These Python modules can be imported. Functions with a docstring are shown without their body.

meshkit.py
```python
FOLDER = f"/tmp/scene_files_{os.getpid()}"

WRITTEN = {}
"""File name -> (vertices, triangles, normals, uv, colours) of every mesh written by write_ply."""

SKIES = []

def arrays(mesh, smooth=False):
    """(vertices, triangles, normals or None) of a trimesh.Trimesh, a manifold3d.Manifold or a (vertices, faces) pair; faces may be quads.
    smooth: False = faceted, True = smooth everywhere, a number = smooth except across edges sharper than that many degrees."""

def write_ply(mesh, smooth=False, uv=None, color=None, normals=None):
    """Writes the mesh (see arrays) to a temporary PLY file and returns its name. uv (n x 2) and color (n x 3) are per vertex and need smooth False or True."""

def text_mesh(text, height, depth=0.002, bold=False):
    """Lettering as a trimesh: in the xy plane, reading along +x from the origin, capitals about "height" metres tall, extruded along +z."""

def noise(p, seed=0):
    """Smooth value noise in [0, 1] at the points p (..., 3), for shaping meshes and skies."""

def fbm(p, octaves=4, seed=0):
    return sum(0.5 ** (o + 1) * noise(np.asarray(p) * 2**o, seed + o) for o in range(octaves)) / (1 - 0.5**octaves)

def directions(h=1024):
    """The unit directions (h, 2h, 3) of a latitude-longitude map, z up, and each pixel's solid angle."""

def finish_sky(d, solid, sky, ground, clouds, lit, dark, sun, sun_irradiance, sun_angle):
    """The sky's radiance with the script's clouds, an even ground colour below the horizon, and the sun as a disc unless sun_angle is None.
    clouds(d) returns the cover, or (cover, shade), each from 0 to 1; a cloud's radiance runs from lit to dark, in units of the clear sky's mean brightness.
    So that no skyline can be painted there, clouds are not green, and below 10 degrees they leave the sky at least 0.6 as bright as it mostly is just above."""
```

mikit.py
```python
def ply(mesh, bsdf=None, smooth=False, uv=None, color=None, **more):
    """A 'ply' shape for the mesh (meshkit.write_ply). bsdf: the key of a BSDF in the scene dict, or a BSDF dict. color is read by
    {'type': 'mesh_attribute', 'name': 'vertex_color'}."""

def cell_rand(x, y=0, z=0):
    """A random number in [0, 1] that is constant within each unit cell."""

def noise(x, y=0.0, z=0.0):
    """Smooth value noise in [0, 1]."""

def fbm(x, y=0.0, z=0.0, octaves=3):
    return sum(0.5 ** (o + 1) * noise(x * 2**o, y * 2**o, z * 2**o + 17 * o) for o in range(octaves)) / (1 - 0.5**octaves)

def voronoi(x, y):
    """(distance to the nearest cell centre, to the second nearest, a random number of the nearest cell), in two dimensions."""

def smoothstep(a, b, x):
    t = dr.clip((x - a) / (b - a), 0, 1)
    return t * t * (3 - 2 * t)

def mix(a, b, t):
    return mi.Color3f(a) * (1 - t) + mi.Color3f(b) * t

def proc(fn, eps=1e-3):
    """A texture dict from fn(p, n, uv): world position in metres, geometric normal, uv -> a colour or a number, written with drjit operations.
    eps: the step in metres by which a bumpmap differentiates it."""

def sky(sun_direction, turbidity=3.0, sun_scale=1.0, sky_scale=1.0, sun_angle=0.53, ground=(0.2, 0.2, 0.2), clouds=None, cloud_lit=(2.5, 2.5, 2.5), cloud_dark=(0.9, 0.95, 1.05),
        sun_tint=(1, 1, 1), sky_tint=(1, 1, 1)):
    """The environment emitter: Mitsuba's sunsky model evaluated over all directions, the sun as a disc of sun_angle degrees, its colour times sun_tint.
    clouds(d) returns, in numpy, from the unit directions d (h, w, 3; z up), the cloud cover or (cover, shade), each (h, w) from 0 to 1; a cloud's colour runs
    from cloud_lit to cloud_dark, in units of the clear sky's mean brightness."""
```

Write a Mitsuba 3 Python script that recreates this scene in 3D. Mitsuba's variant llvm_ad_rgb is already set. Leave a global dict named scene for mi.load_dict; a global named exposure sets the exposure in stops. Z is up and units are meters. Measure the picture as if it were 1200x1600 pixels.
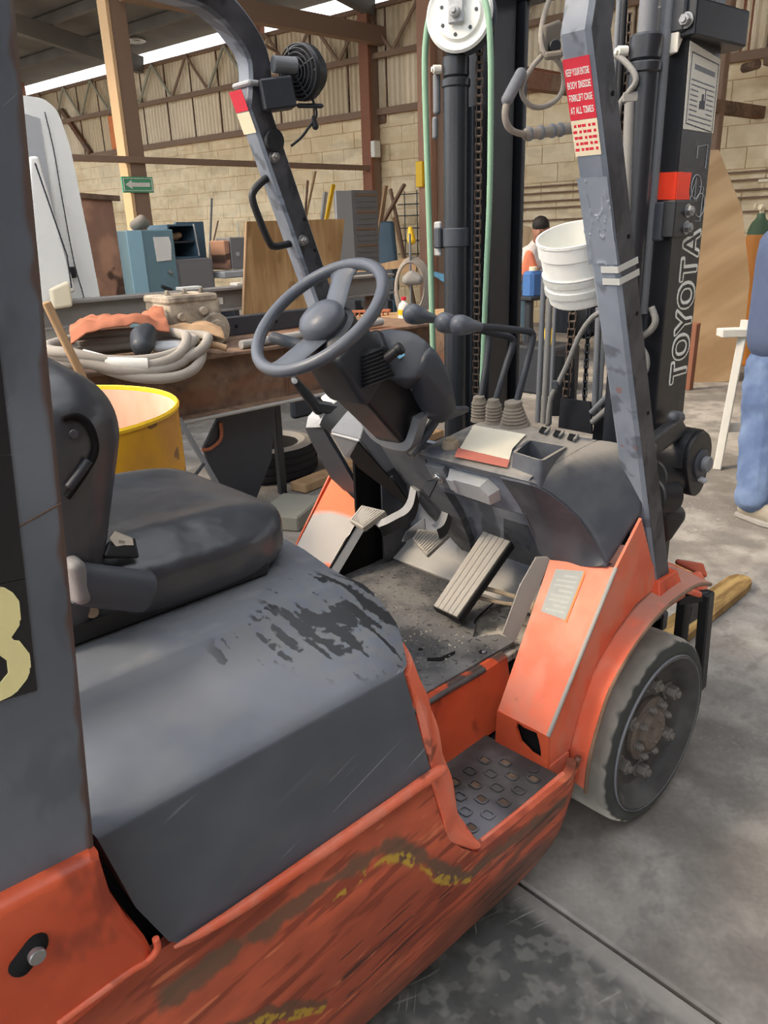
import math, random
import numpy as np, trimesh, drjit as dr, mitsuba as mi
import mikit, meshkit
from mikit import noise, fbm, cell_rand, smoothstep, mix
random.seed(4)
rng = np.random.default_rng(4)
T4 = mi.ScalarTransform4f
scene, labels = {}, {}

# ------------------------------------------------------------------ camera, sky, exposure
CAM = [-1.5373, -0.7163, 1.43]
scene['camera'] = {'type': 'perspective', 'fov': 2 * math.degrees(math.atan(600 / 1202.0)), 'fov_axis': 'x', 'near_clip': 0.02, 'far_clip': 300.0,
                   'to_world': T4().look_at(origin=CAM, target=[-0.9025, -0.0248, 1.0853], up=[0.25778, 0.23102, 0.93818])}
exposure = 4.05

def cloud_cover(d):
    n = meshkit.fbm(d * 2.3 + 5.0, 4, 3)
    return np.full(d.shape[:2], 0.97), np.clip((n - 0.35) * 1.4, 0, 1)

scene['sky'] = mikit.sky((-0.68, 0.32, 0.66), turbidity=4.0, sun_scale=0.16, sky_scale=1.0, sun_angle=16.0, clouds=cloud_cover, cloud_lit=(1.55, 1.6, 1.68), cloud_dark=(1.05, 1.1, 1.18), ground=(0.22, 0.215, 0.2))

# ------------------------------------------------------------------ materials
def C(r, g, b):
    v = np.array([r, g, b]) / 255.0
    return [float(x) for x in np.where(v <= 0.04045, v / 12.92, ((v + 0.055) / 1.055) ** 2.4)]

def mat(name, base, rough=0.6, metallic=0.0, spec=0.5, bump=None, **kw):
    col = mikit.proc(base) if callable(base) else {'type': 'rgb', 'value': base}
    if callable(rough):
        rough = mikit.proc(rough)
    b = {'type': 'principled', 'base_color': col, 'roughness': rough, 'metallic': metallic, 'specular': spec, **kw}
    if bump:
        b = {'type': 'bumpmap', 'arbitrary': mikit.proc(bump[0], eps=bump[2] if len(bump) > 2 else 1e-3), 'scale': bump[1], 'bsdf': b}
    scene[name] = {'type': 'twosided', 'bsdf': b}

def seg_dist(x, z, pts):
    d = mi.Float(9.0)
    for (x0, z0), (x1, z1) in zip(pts[:-1], pts[1:]):
        dx, dz = x1 - x0, z1 - z0
        t = dr.clip(((x - x0) * dx + (z - z0) * dz) / (dx * dx + dz * dz), 0, 1)
        d = dr.minimum(d, dr.sqrt(dr.square(x - x0 - t * dx) + dr.square(z - z0 - t * dz)))
    return d

def f_floor(p, n, uv):
    a = fbm(p.x * 1.1, p.y * 1.1, 0, 4); b = fbm(p.x * 9, p.y * 9, 3, 4); g = noise(p.x * 120, p.y * 120, 1)
    c = mix(C(116, 111, 105), C(164, 158, 150), smoothstep(0.3, 0.72, a * 0.55 + b * 0.45))
    c = mix(c, C(92, 87, 82), smoothstep(0.52, 0.68, fbm(p.x * 2.3 + 7, p.y * 1.5, 5, 4)) * 0.45)
    sp = smoothstep(0.84, 0.90, noise(p.x * 110, p.y * 110, 4)) * smoothstep(0.55, 0.7, noise(p.x * 2, p.y * 2, 9))
    c = mix(c, C(190, 184, 176), sp * 0.35)
    c = mix(c, C(118, 112, 106), smoothstep(0.55, 0.75, fbm(p.x * 14, p.y * 20, 2, 4)) * 0.5)
    return c * (0.93 + 0.14 * g)

def f_slab(p, n, uv):
    a = fbm(p.x * 3, p.y * 3, 0, 4); b = fbm(p.x * 22, p.y * 22, 3, 3)
    c = mix(C(84, 85, 82), C(134, 130, 122), smoothstep(0.34, 0.66, a * 0.6 + b * 0.4))
    wx, wy = p.x + 0.05 * fbm(p.x * 4, p.y * 4, 31, 2), p.y + 0.05 * fbm(p.x * 4, p.y * 4, 37, 2)
    s1 = smoothstep(0.86, 0.93, noise((wx + wy) * 9, (wx - wy) * 190, 4)) * smoothstep(0.5, 0.7, noise(p.x * 7, p.y * 7, 11))
    s2 = smoothstep(0.86, 0.93, noise((wx - wy * 0.3) * 11, (wx * 0.3 + wy) * 200, 8)) * smoothstep(0.5, 0.7, noise(p.x * 9, p.y * 9, 15))
    c = mix(c, C(176, 172, 162), dr.clip(s1 + s2, 0, 1) * 0.6)
    c = mix(c, C(150, 146, 138), smoothstep(0.55, 0.7, fbm(p.x * 34, p.y * 34, 21, 3)) * 0.35)
    c = mix(c, C(70, 68, 65), smoothstep(0.58, 0.74, fbm(p.x * 14, p.y * 14, 6, 4)) * 0.4)
    edge = smoothstep(0.06, 0.02, dr.abs(p.x + 0.43) + 0.02 * b)
    return mix(c, C(160, 154, 146), edge * 0.7)

def f_block(p, n, uv):
    a = fbm(p.y * 0.8, p.z * 1.6, 2, 3); b = fbm(p.y * 9, p.z * 9, 1, 3)
    c = mix(C(216, 193, 154), C(233, 215, 180), smoothstep(0.3, 0.7, a * 0.6 + b * 0.4))
    row = cell_rand(dr.floor(p.z / 0.26), dr.floor(p.y / 0.5), 3)
    c = c * (0.93 + 0.12 * row)
    return mix(c, C(130, 112, 84), smoothstep(0.6, 0.72, fbm(p.y * 1.7 + 4, p.z * 5, 8, 4)) * 0.2)

def f_corr(p, n, uv):
    a = fbm(p.y * 1.3, p.z * 0.8, 5, 3)
    sheet = cell_rand(dr.floor(p.y / 0.8), 1, 2)
    c = mix(C(200, 181, 150), C(224, 208, 180), smoothstep(0.3, 0.7, a)) * (0.86 + 0.26 * sheet)
    return c

def f_ply(p, n, uv):
    a = fbm(p.x * 30 + p.y * 30, p.z * 3.0, 2, 3); b = fbm(p.x * 3 + p.y * 3, p.z * 3, 5, 3)
    c = mix(C(138, 104, 66), C(176, 140, 98), smoothstep(0.25, 0.75, a * 0.5 + b * 0.5))
    return mix(c, C(96, 66, 38), smoothstep(0.64, 0.72, fbm(p.x * 8 + p.y * 8, p.z * 4, 9, 3)) * 0.35)

def f_ply_pale(p, n, uv):
    a = fbm(p.x * 18 + p.y * 22, p.z * 2.0, 2, 3); b = fbm(p.x * 2 + p.y * 2, p.z * 1.5, 5, 3)
    return mix(C(146, 118, 86), C(184, 158, 124), smoothstep(0.25, 0.75, a * 0.5 + b * 0.5))

def f_rust(p, n, uv):
    a = fbm(p.x * 4 + p.y * 2, p.z * 4, 2, 4); b = fbm(p.x * 30, p.z * 30, p.y * 20, 3)
    c = mix(C(92, 74, 62), C(128, 104, 86), smoothstep(0.3, 0.7, a * 0.6 + b * 0.4))
    return mix(c, C(118, 74, 52), smoothstep(0.56, 0.7, fbm(p.x * 3 + 9, p.z * 6, 4, 3)) * 0.5)

def f_rustpanel(p, n, uv):
    a = fbm(p.x * 4, p.z * 3, 2, 4)
    c = mix(C(138, 106, 90), C(178, 136, 112), smoothstep(0.3, 0.7, a))
    return mix(c, C(48, 40, 38), smoothstep(0.62, 0.7, fbm(p.x * 5 + 3, p.z * 5, 4, 3)) * 0.8)

def f_wood(p, n, uv):
    a = fbm(p.x * 20, p.y * 20, p.z * 4, 3)
    return mix(C(136, 108, 80), C(176, 146, 112), a)

def hood_wear(p):
    a = fbm(p.x * 26, p.y * 26, p.z * 26, 4)
    m = noise(p.x * 18 + p.y * 42, p.y * 16 - p.x * 30, 3)
    # rubbed corner at the front right of the cover, and a band of scuffs along its ridge
    dx, dy = (p.x + 0.86) / 0.15, (p.y - 0.15) / 0.13
    corner = smoothstep(1.1, 0.35, dr.sqrt(dx * dx + dy * dy))
    ridge = smoothstep(0.05, 0.015, dr.abs(p.y - 0.165 - 0.03 * (p.x + 0.95))) * smoothstep(-1.12, -1.0, p.x) * smoothstep(-0.85, -0.95, p.x)
    fringe = smoothstep(0.035, 0.0, dr.abs(p.x + 0.785 - 0.35 * (p.y - 0.1))) * smoothstep(0.03, 0.06, p.y) * smoothstep(0.28, 0.2, p.y)
    cover = dr.clip(corner * 0.95 + ridge * 0.8 + fringe * 0.9, 0, 1)
    st = noise(p.x * 120 + p.y * 30, p.y * 15 - p.x * 6, 7)
    st2 = noise(p.x * 46 + p.y * 16, p.y * 26, 9)
    fine = fbm(p.x * 120, p.y * 120, p.z * 120, 3)
    v = a * 0.22 + m * 0.10 + st * 0.26 + st2 * 0.2 + fine * 0.22
    return smoothstep(0.56 - 0.06 * cover, 0.60 - 0.06 * cover, v) * smoothstep(0.1, 0.55, cover), cover

def f_hood(p, n, uv):
    a = fbm(p.x * 7, p.y * 7, p.z * 7, 4); w, cover = hood_wear(p)
    c = mix(C(78, 83, 92), C(94, 99, 108), smoothstep(0.3, 0.7, a))
    dust = smoothstep(0.52, 0.68, fbm(p.x * 9, p.y * 20, p.z * 20, 3))
    c = mix(c, C(112, 108, 100), dust * 0.15)
    c = mix(c, C(110, 108, 98), cover * 0.35 * smoothstep(0.35, 0.6, fbm(p.x * 60, p.y * 60, p.z * 40, 3)))
    strip = smoothstep(0.19, 0.215, p.y) * smoothstep(0.855, 0.87, p.z)
    c = mix(c, C(120, 121, 121), strip * (0.25 + 0.3 * smoothstep(0.4, 0.65, fbm(p.x * 18, p.y * 30, 5, 3))))
    c = mix(c, C(26, 27, 29), w * 0.88)
    lower = smoothstep(0.80, 0.78, p.z) * smoothstep(0.10, 0.05, p.y)
    c = mix(c, C(66, 70, 74), lower * 0.45)
    s = smoothstep(0.86, 0.90, noise((p.x + p.z * 0.8) * 5, (p.z - p.x * 0.3) * 190, 3)) * smoothstep(0.52, 0.66, noise(p.x * 4, p.z * 5, 7)) * lower
    c = mix(c, C(138, 142, 146), s * 0.5)
    blot = smoothstep(0.62, 0.72, fbm(p.x * 8 + 4, p.z * 20, p.y * 9, 4)) * smoothstep(-1.02, -0.95, p.x) * smoothstep(0.68, 0.72, p.z) * lower
    return mix(c, C(112, 110, 98), blot * 0.6)

def r_hood(p, n, uv):
    a = fbm(p.x * 14, p.y * 14, p.z * 14, 3); w, cover = hood_wear(p)
    return 0.42 + 0.16 * a - 0.16 * w

def f_plastic_dusty(p, n, uv):
    a = fbm(p.x * 12, p.y * 12, p.z * 12, 4); b = noise(p.x * 60, p.y * 60, p.z * 60)
    c = mix(C(72, 76, 84), C(92, 95, 100), smoothstep(0.3, 0.7, a))
    dust = smoothstep(0.925, 0.975, p.z + 0.02 * (a - 0.5)) * smoothstep(0.2, 0.9, dr.abs(n.z)) * smoothstep(0.25, 0.5, a)
    c = mix(c, C(158, 149, 136), dr.clip(dust, 0, 1) * 0.72)
    sc = smoothstep(0.62, 0.7, fbm(p.y * 14 + p.x * 9, p.z * 22, 5, 4))
    c = mix(c, C(40, 42, 46), sc * 0.55 * smoothstep(0.9, 0.86, p.z))
    return c * (0.95 + 0.1 * b)

def f_panel(p, n, uv):
    a = fbm(p.x * 16, p.y * 16, p.z * 9, 4)
    return mix(C(60, 63, 70), C(78, 80, 87), smoothstep(0.3, 0.7, a))

def f_firewall(p, n, uv):
    a = fbm(p.x * 12, p.y * 12, p.z * 12, 4)
    c = mix(C(104, 110, 122), C(140, 145, 154), smoothstep(0.3, 0.7, a))
    c = mix(c, C(60, 63, 72), smoothstep(0.58, 0.7, fbm(p.y * 16, p.z * 12, 4, 3)) * 0.6)
    return mix(c, C(164, 163, 160), smoothstep(0.60, 0.54, p.z))

def f_floor_mat(p, n, uv):
    a = fbm(p.x * 12, p.y * 12, p.z * 4, 4); g = noise(p.x * 210, p.y * 210, 2)
    c = mix(C(78, 78, 79), C(116, 114, 112), smoothstep(0.3, 0.7, a))
    c = mix(c, C(150, 145, 136), smoothstep(0.82, 0.92, g) * 0.4)
    c = mix(c, C(38, 38, 38), smoothstep(0.8, 0.88, noise(p.x * 130, p.y * 130, 6)) * 0.6)
    return c

def f_grit(p, n, uv):
    a = fbm(p.x * 25, p.y * 25, p.z * 9, 4)
    c = mix(C(128, 122, 114), C(182, 176, 166), smoothstep(0.3, 0.7, a))
    return mix(c, C(70, 66, 62), smoothstep(0.78, 0.86, noise(p.x * 120, p.y * 120, 3)) * 0.7)

BAND = [(-1.288, 0.000, 0.532), (-1.214, 0.000, 0.539), (-1.144, 0.000, 0.533), (-1.067, 0.000, 0.533), (-0.995, 0.000, 0.528), (-0.904, 0.000, 0.521), (-0.848, 0.000, 0.470), (-0.772, -0.000, 0.387), (-0.721, 0.000, 0.336), (-0.686, 0.000, 0.337), (-0.572, 0.000, 0.329), (-0.424, 0.000, 0.323)]
BAND = [(q[0], q[2]) for q in BAND]
BAND_YELLOW = [(q[0], q[2]) for q in ((-1.033, 0.000, 0.513), (-0.918, 0.000, 0.520), (-0.876, 0.000, 0.500), (-0.819, 0.000, 0.430), (-0.755, 0.000, 0.361), (-0.704, 0.000, 0.330))]
BAND2 = [(q[0], q[2]) for q in ((-1.217, 0.000, 0.430), (-1.157, 0.000, 0.408), (-1.054, 0.000, 0.328))]

def f_side(p, n, uv):
    a = fbm(p.x * 6, p.z * 14, 2, 4); fine = fbm(p.x * 8, p.z * 62 - p.x * 5, 3, 3)
    c = mix(C(158, 74, 50), C(194, 92, 62), smoothstep(0.3, 0.7, a))
    c = mix(c, C(122, 52, 36), smoothstep(0.56, 0.68, fine) * 0.75)
    c = mix(c, C(208, 120, 82), smoothstep(0.70, 0.78, fbm(p.x * 11 + 3, p.z * 60 - p.x * 3, 9, 3)) * 0.6)
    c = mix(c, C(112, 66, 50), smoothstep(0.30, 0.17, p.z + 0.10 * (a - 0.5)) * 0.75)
    d = seg_dist(p.x, p.z, BAND)
    wob = fbm(p.x * 30, p.z * 30, 6, 4)
    band = smoothstep(0.020, 0.006, d + (wob - 0.5) * 0.036)
    c = mix(c, C(92, 76, 60), band * 0.85)
    dy = seg_dist(p.x, p.z, BAND_YELLOW)
    g60 = fbm(p.x * 85, p.z * 85, 2, 3)
    dys = seg_dist(p.x, p.z + 0.013, BAND_YELLOW)
    yel = smoothstep(0.010, 0.003, dys + (wob - 0.5) * 0.022) * smoothstep(0.42, 0.55, g60)
    c = mix(c, C(186, 152, 52), yel * 0.85)
    d2 = seg_dist(p.x, p.z, BAND2)
    c = mix(c, C(92, 70, 52), smoothstep(0.016, 0.006, d2 + (wob - 0.5) * 0.03) * 0.8)
    c = mix(c, C(184, 148, 48), smoothstep(0.009, 0.003, seg_dist(p.x, p.z + 0.012, BAND2) + (wob - 0.5) * 0.022) * smoothstep(0.42, 0.55, g60) * 0.8)
    fr = smoothstep(-0.70, -0.62, p.x) * smoothstep(0.42, 0.60, fbm(p.x * 6, p.z * 22 - p.x * 3, 4, 4))
    c = mix(c, C(78, 58, 46), fr * 0.75)
    gouge = smoothstep(0.80, 0.84, noise(p.x * 9, p.z * 130 - p.x * 9, 7)) * smoothstep(0.5, 0.6, noise(p.x * 4, p.z * 6, 12))
    return mix(c, C(56, 34, 28), gouge * 0.8)

def r_side(p, n, uv):
    return 0.34 + 0.3 * fbm(p.x * 8, p.z * 30, 3, 3)

def f_orange(p, n, uv):
    a = fbm(p.x * 7, p.y * 7, p.z * 7, 4); b = fbm(p.x * 30, p.y * 30, p.z * 12, 3)
    c = mix(C(204, 92, 62), C(220, 110, 80), smoothstep(0.3, 0.7, a))
    c = mix(c, C(206, 134, 112), smoothstep(0.42, 0.7, b) * 0.45)
    return mix(c, C(108, 58, 44), smoothstep(0.70, 0.78, fbm(p.x * 16, p.y * 16 + 3, p.z * 16, 4)) * 0.7)

def f_arch(p, n, uv):
    c = f_orange(p, n, uv)
    d = smoothstep(-0.26, -0.06, p.x) * smoothstep(0.3, 0.6, fbm(p.x * 14, p.y * 20, p.z * 14, 3) + 0.15)
    return mix(c, C(150, 120, 106), d * 0.75)

def f_orange_deep(p, n, uv):
    a = fbm(p.x * 7, p.y * 7, p.z * 7, 4)
    c = mix(C(188, 74, 44), C(208, 92, 58), smoothstep(0.3, 0.7, a))
    c = mix(c, C(120, 50, 36), smoothstep(0.62, 0.74, fbm(p.x * 18 + 3, p.y * 18, p.z * 8, 4)) * 0.6)
    edge = smoothstep(0.495, 0.51, p.z) * smoothstep(0.52, 0.6, p.y * 0 + fbm(p.x * 14, p.y * 9, 2, 3) + 0.12)
    return mix(c, C(86, 72, 66), edge * smoothstep(0.1, 0.2, p.y) * smoothstep(-0.56, -0.5, p.x))

def f_left_panel(p, n, uv):
    a = fbm(p.x * 9, p.y * 9, p.z * 9, 3)
    d = smoothstep(0.665, 0.65, p.z + 0.05 * (a - 0.5) + 0.02 * (p.y - 0.9))
    low = smoothstep(0.575, 0.56, p.z + 0.03 * a) * smoothstep(0.87, 0.85, p.y)
    return mix(mix(C(236, 120, 84), C(172, 167, 162), d), C(226, 100, 62), low)

def f_pillar(p, n, uv):
    a = fbm(p.x * 6, p.y * 6, p.z * 4, 4)
    c = mix(C(88, 93, 101), C(106, 111, 119), smoothstep(0.3, 0.7, a))
    c = mix(c, C(60, 62, 68), smoothstep(0.58, 0.74, fbm(p.x * 26, p.z * 12, 3, 4)) * 0.3)
    c = mix(c, C(150, 146, 140), smoothstep(0.88, 0.92, noise(p.x * 14 + p.z * 26, p.z * 420 - p.x * 330, 3)) * 0.35 * smoothstep(0.55, 0.7, noise(p.x * 11, p.z * 11, 5)))
    edge = smoothstep(0.011, 0.003, dr.abs(p.x + 1.326 - (p.z - 0.806) * 0.0858) + 0.008 * (noise(p.z * 40, 1, 2) - 0.5))
    return mix(c, C(86, 62, 50), edge * 0.85)

def f_leg(p, n, uv):
    a = fbm(p.x * 9, p.y * 9, p.z * 6, 4)
    c = mix(C(112, 119, 130), C(134, 141, 152), smoothstep(0.3, 0.7, a))
    c = mix(c, C(52, 54, 60), smoothstep(0.6, 0.7, fbm(p.y * 20 + p.x * 20, p.z * 22, 4, 4)) * 0.5)
    return mix(c, C(132, 84, 70), smoothstep(0.76, 0.8, fbm(p.x * 25, p.y * 25, p.z * 25, 3)) * 0.6)

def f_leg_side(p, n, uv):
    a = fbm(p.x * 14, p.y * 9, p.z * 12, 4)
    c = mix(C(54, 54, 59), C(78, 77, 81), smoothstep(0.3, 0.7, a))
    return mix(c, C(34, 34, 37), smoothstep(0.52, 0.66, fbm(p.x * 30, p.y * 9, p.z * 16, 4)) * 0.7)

def f_tread(p, n, uv):
    a = fbm(p.x * 9, p.y * 14, p.z * 9, 4)
    c = mix(C(146, 141, 132), C(180, 175, 165), smoothstep(0.3, 0.7, a))
    rr = dr.sqrt(p.x * p.x + dr.square(p.z - 0.259))
    side = smoothstep(0.232, 0.226, rr + 0.008 * (noise(p.x * 60, p.z * 60, 2) - 0.5)) * smoothstep(0.03, 0.02, p.y)
    return mix(c, mix(C(58, 60, 58), C(84, 86, 82), a), side)

def f_rim(p, n, uv):
    a = fbm(p.x * 20, p.y * 20, p.z * 20, 3)
    return mix(C(56, 56, 56), C(88, 87, 85), a)

def f_hub(p, n, uv):
    a = fbm(p.x * 40, p.y * 40, p.z * 40, 3)
    return mix(C(84, 74, 68), C(122, 110, 100), a)

def f_step(p, n, uv):
    a = fbm(p.x * 14, p.y * 14, 2, 4)
    c = mix(C(58, 54, 52), C(88, 84, 82), smoothstep(0.3, 0.7, a))
    return mix(c, C(126, 128, 136), smoothstep(0.14, 0.05, dr.sqrt(dr.square(p.x + 0.68) + dr.square(p.y - 0.03))) * 0.6)

def f_vinyl(p, n, uv):
    a = fbm(p.x * 16, p.y * 16, p.z * 16, 3)
    return mix(C(46, 48, 53), C(64, 66, 71), a)

def f_drum(p, n, uv):
    a = fbm(p.x * 5 + p.y * 4, p.y * 5, p.z * 4, 4)
    c = mix(C(214, 158, 26), C(196, 140, 50), smoothstep(0.4, 0.7, a))
    return mix(c, C(96, 66, 40), smoothstep(0.68, 0.74, fbm(p.x * 14, p.y * 14, p.z * 14, 4)) * 0.8)

def f_drum_in(p, n, uv):
    a = fbm(p.x * 14, p.y * 14, p.z * 5, 4)
    return mix(C(196, 150, 120), C(222, 196, 172), a)

def f_denim(p, n, uv):
    a = fbm(p.x * 11, p.y * 11, p.z * 7, 4)
    return mix(C(84, 100, 132), C(108, 126, 156), smoothstep(0.3, 0.7, a))

def f_engine(p, n, uv):
    a = fbm(p.x * 12, p.y * 12, p.z * 12, 4)
    return mix(C(112, 102, 90), C(180, 166, 146), smoothstep(0.3, 0.7, a))

def f_fork(p, n, uv):
    a = fbm(p.x * 8, p.y * 40, 2, 4)
    return mix(C(126, 98, 58), C(172, 142, 90), smoothstep(0.3, 0.7, a))

def f_roof(p, n, uv):
    return mix(C(98, 94, 90), C(124, 120, 114), fbm(p.x * 2, p.y * 2, 1, 3))

def f_knob(p, n, uv):
    return mix(C(128, 112, 92), C(160, 148, 130), fbm(p.x * 50, p.y * 50, p.z * 50, 2))

mat('m_floor', f_floor, 0.85, spec=0.2, bump=(lambda p, n, uv: fbm(p.x * 40, p.y * 40, 1, 3), 0.0012))
mat('m_slab', f_slab, 0.7, spec=0.3, bump=(lambda p, n, uv: fbm(p.x * 60, p.y * 60, 1, 3), 0.001))
mat('m_block', f_block, 0.9, spec=0.1)
mat('m_corr', f_corr, 0.7, spec=0.2)
mat('m_roof', f_roof, 0.9, spec=0.1)
mat('m_ply', f_ply, 0.8, spec=0.2)
mat('m_ply_pale', f_ply_pale, 0.75, spec=0.25)
mat('m_rust', f_rust, 0.8, spec=0.2)
mat('m_rustpanel', f_rustpanel, 0.9, spec=0.1)
mat('m_wood', f_wood, 0.85, spec=0.15)
mat('m_hood', f_hood, r_hood, spec=0.5)
mat('m_cowl', f_plastic_dusty, 0.5, spec=0.4)
mat('m_mat', f_floor_mat, 0.85, spec=0.15)
mat('m_grit', f_grit, 0.95, spec=0.1)
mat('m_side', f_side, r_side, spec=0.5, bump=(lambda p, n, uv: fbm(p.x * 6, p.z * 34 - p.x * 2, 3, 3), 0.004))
mat('m_orange', f_orange, 0.5, spec=0.4)
mat('m_arch', f_arch, 0.6, spec=0.3)
mat('m_orange_deep', f_orange_deep, 0.45, spec=0.45)
mat('m_left_panel', f_left_panel, 0.7, spec=0.2)
mat('m_pillar', f_pillar, 0.45, spec=0.5)
mat('m_leg', f_leg, 0.45, spec=0.5)
mat('m_tread', f_tread, 0.9, spec=0.15)
mat('m_rim', f_rim, 0.45, metallic=0.3, spec=0.5)
mat('m_hub', f_hub, 0.7, spec=0.3)
mat('m_step', f_step, 0.6, spec=0.4)
mat('m_vinyl', f_vinyl, 0.34, spec=0.6, clearcoat=0.4, clearcoat_gloss=0.8, bump=(lambda p, n, uv: fbm(p.x * 25, p.y * 25, p.z * 25, 3), 0.003))
mat('m_drum', f_drum, 0.5, spec=0.4)
mat('m_drum_in', f_drum_in, 0.8, spec=0.2)
mat('m_denim', f_denim, 0.9, spec=0.1)
mat('m_engine', f_engine, 0.8, spec=0.2)
mat('m_fork', f_fork, 0.7, spec=0.3)
mat('m_knob', f_knob, 0.8, spec=0.2)
mat('m_black', C(28, 29, 32), 0.45)
mat('m_black_matte', C(22, 22, 23), 0.85, spec=0.2)
mat('m_black_metal', C(26, 27, 31), 0.4, spec=0.55)
mat('m_dark', C(46, 49, 55), 0.5)
mat('m_darkgrey', C(62, 66, 73), 0.5)
mat('m_grey', C(112, 114, 118), 0.55)
mat('m_lightgrey', C(164, 165, 166), 0.6)
mat('m_wheel', C(82, 86, 94), 0.38, spec=0.5)
mat('m_dustgrey', C(150, 147, 142), 0.85, spec=0.2)
mat('m_boot', C(126, 118, 108), 0.9, spec=0.1)
mat('m_steel', C(150, 150, 150), 0.35, metallic=0.7)
mat('m_chrome', C(205, 205, 205), 0.2, metallic=0.9)
mat('m_pedal', C(166, 162, 155), 0.8, spec=0.2)
mat('m_rubber', C(40, 40, 41), 0.8, spec=0.2)
mat('m_white', C(226, 225, 218), 0.6)
mat('m_offwhite', C(214, 210, 198), 0.6)
mat('m_truck', C(228, 228, 222), 0.3, spec=0.5)
mat('m_cream', C(226, 212, 182), 0.6)
mat('m_red', C(206, 44, 62), 0.6)
mat('m_redorange', C(250, 62, 24), 0.5)
mat('m_yellow', C(232, 220, 158), 0.6)
mat('m_yellow_bright', C(238, 190, 30), 0.5)
mat('m_greenhose', C(132, 166, 138), 0.55)
mat('m_hose', C(150, 142, 132), 0.85, spec=0.15)
mat('m_cable', C(128, 126, 122), 0.6)
mat('m_chain', C(108, 92, 80), 0.6, metallic=0.4)
mat('m_clay', C(164, 104, 80), 0.85, spec=0.1)
mat('m_tan', C(176, 144, 112), 0.85, spec=0.1)
mat('m_bluecab', C(104, 134, 144), 0.55)
mat('m_bluecab_light', C(150, 190, 206), 0.55)
mat('m_navycab', C(70, 94, 110), 0.6)
mat('m_greycab', C(118, 116, 116), 0.6)
mat('m_column', C(134, 110, 92), 0.8, spec=0.2)
mat('m_column_red', C(136, 92, 72), 0.8, spec=0.2)
mat('m_column_painted_lit', C(206, 170, 128), 0.8, spec=0.2)  # column brown with the light on its flange painted into the colour
mat('m_pinkpost', C(172, 132, 110), 0.8, spec=0.2)
mat('m_green_sign', C(84, 150, 112), 0.6)
mat('m_green_truss', C(150, 146, 126), 0.8)
mat('m_blue', C(66, 108, 166), 0.6)
mat('m_orange_plain', C(214, 120, 56), 0.6)
mat('m_tank', C(196, 126, 54), 0.5)
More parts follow.
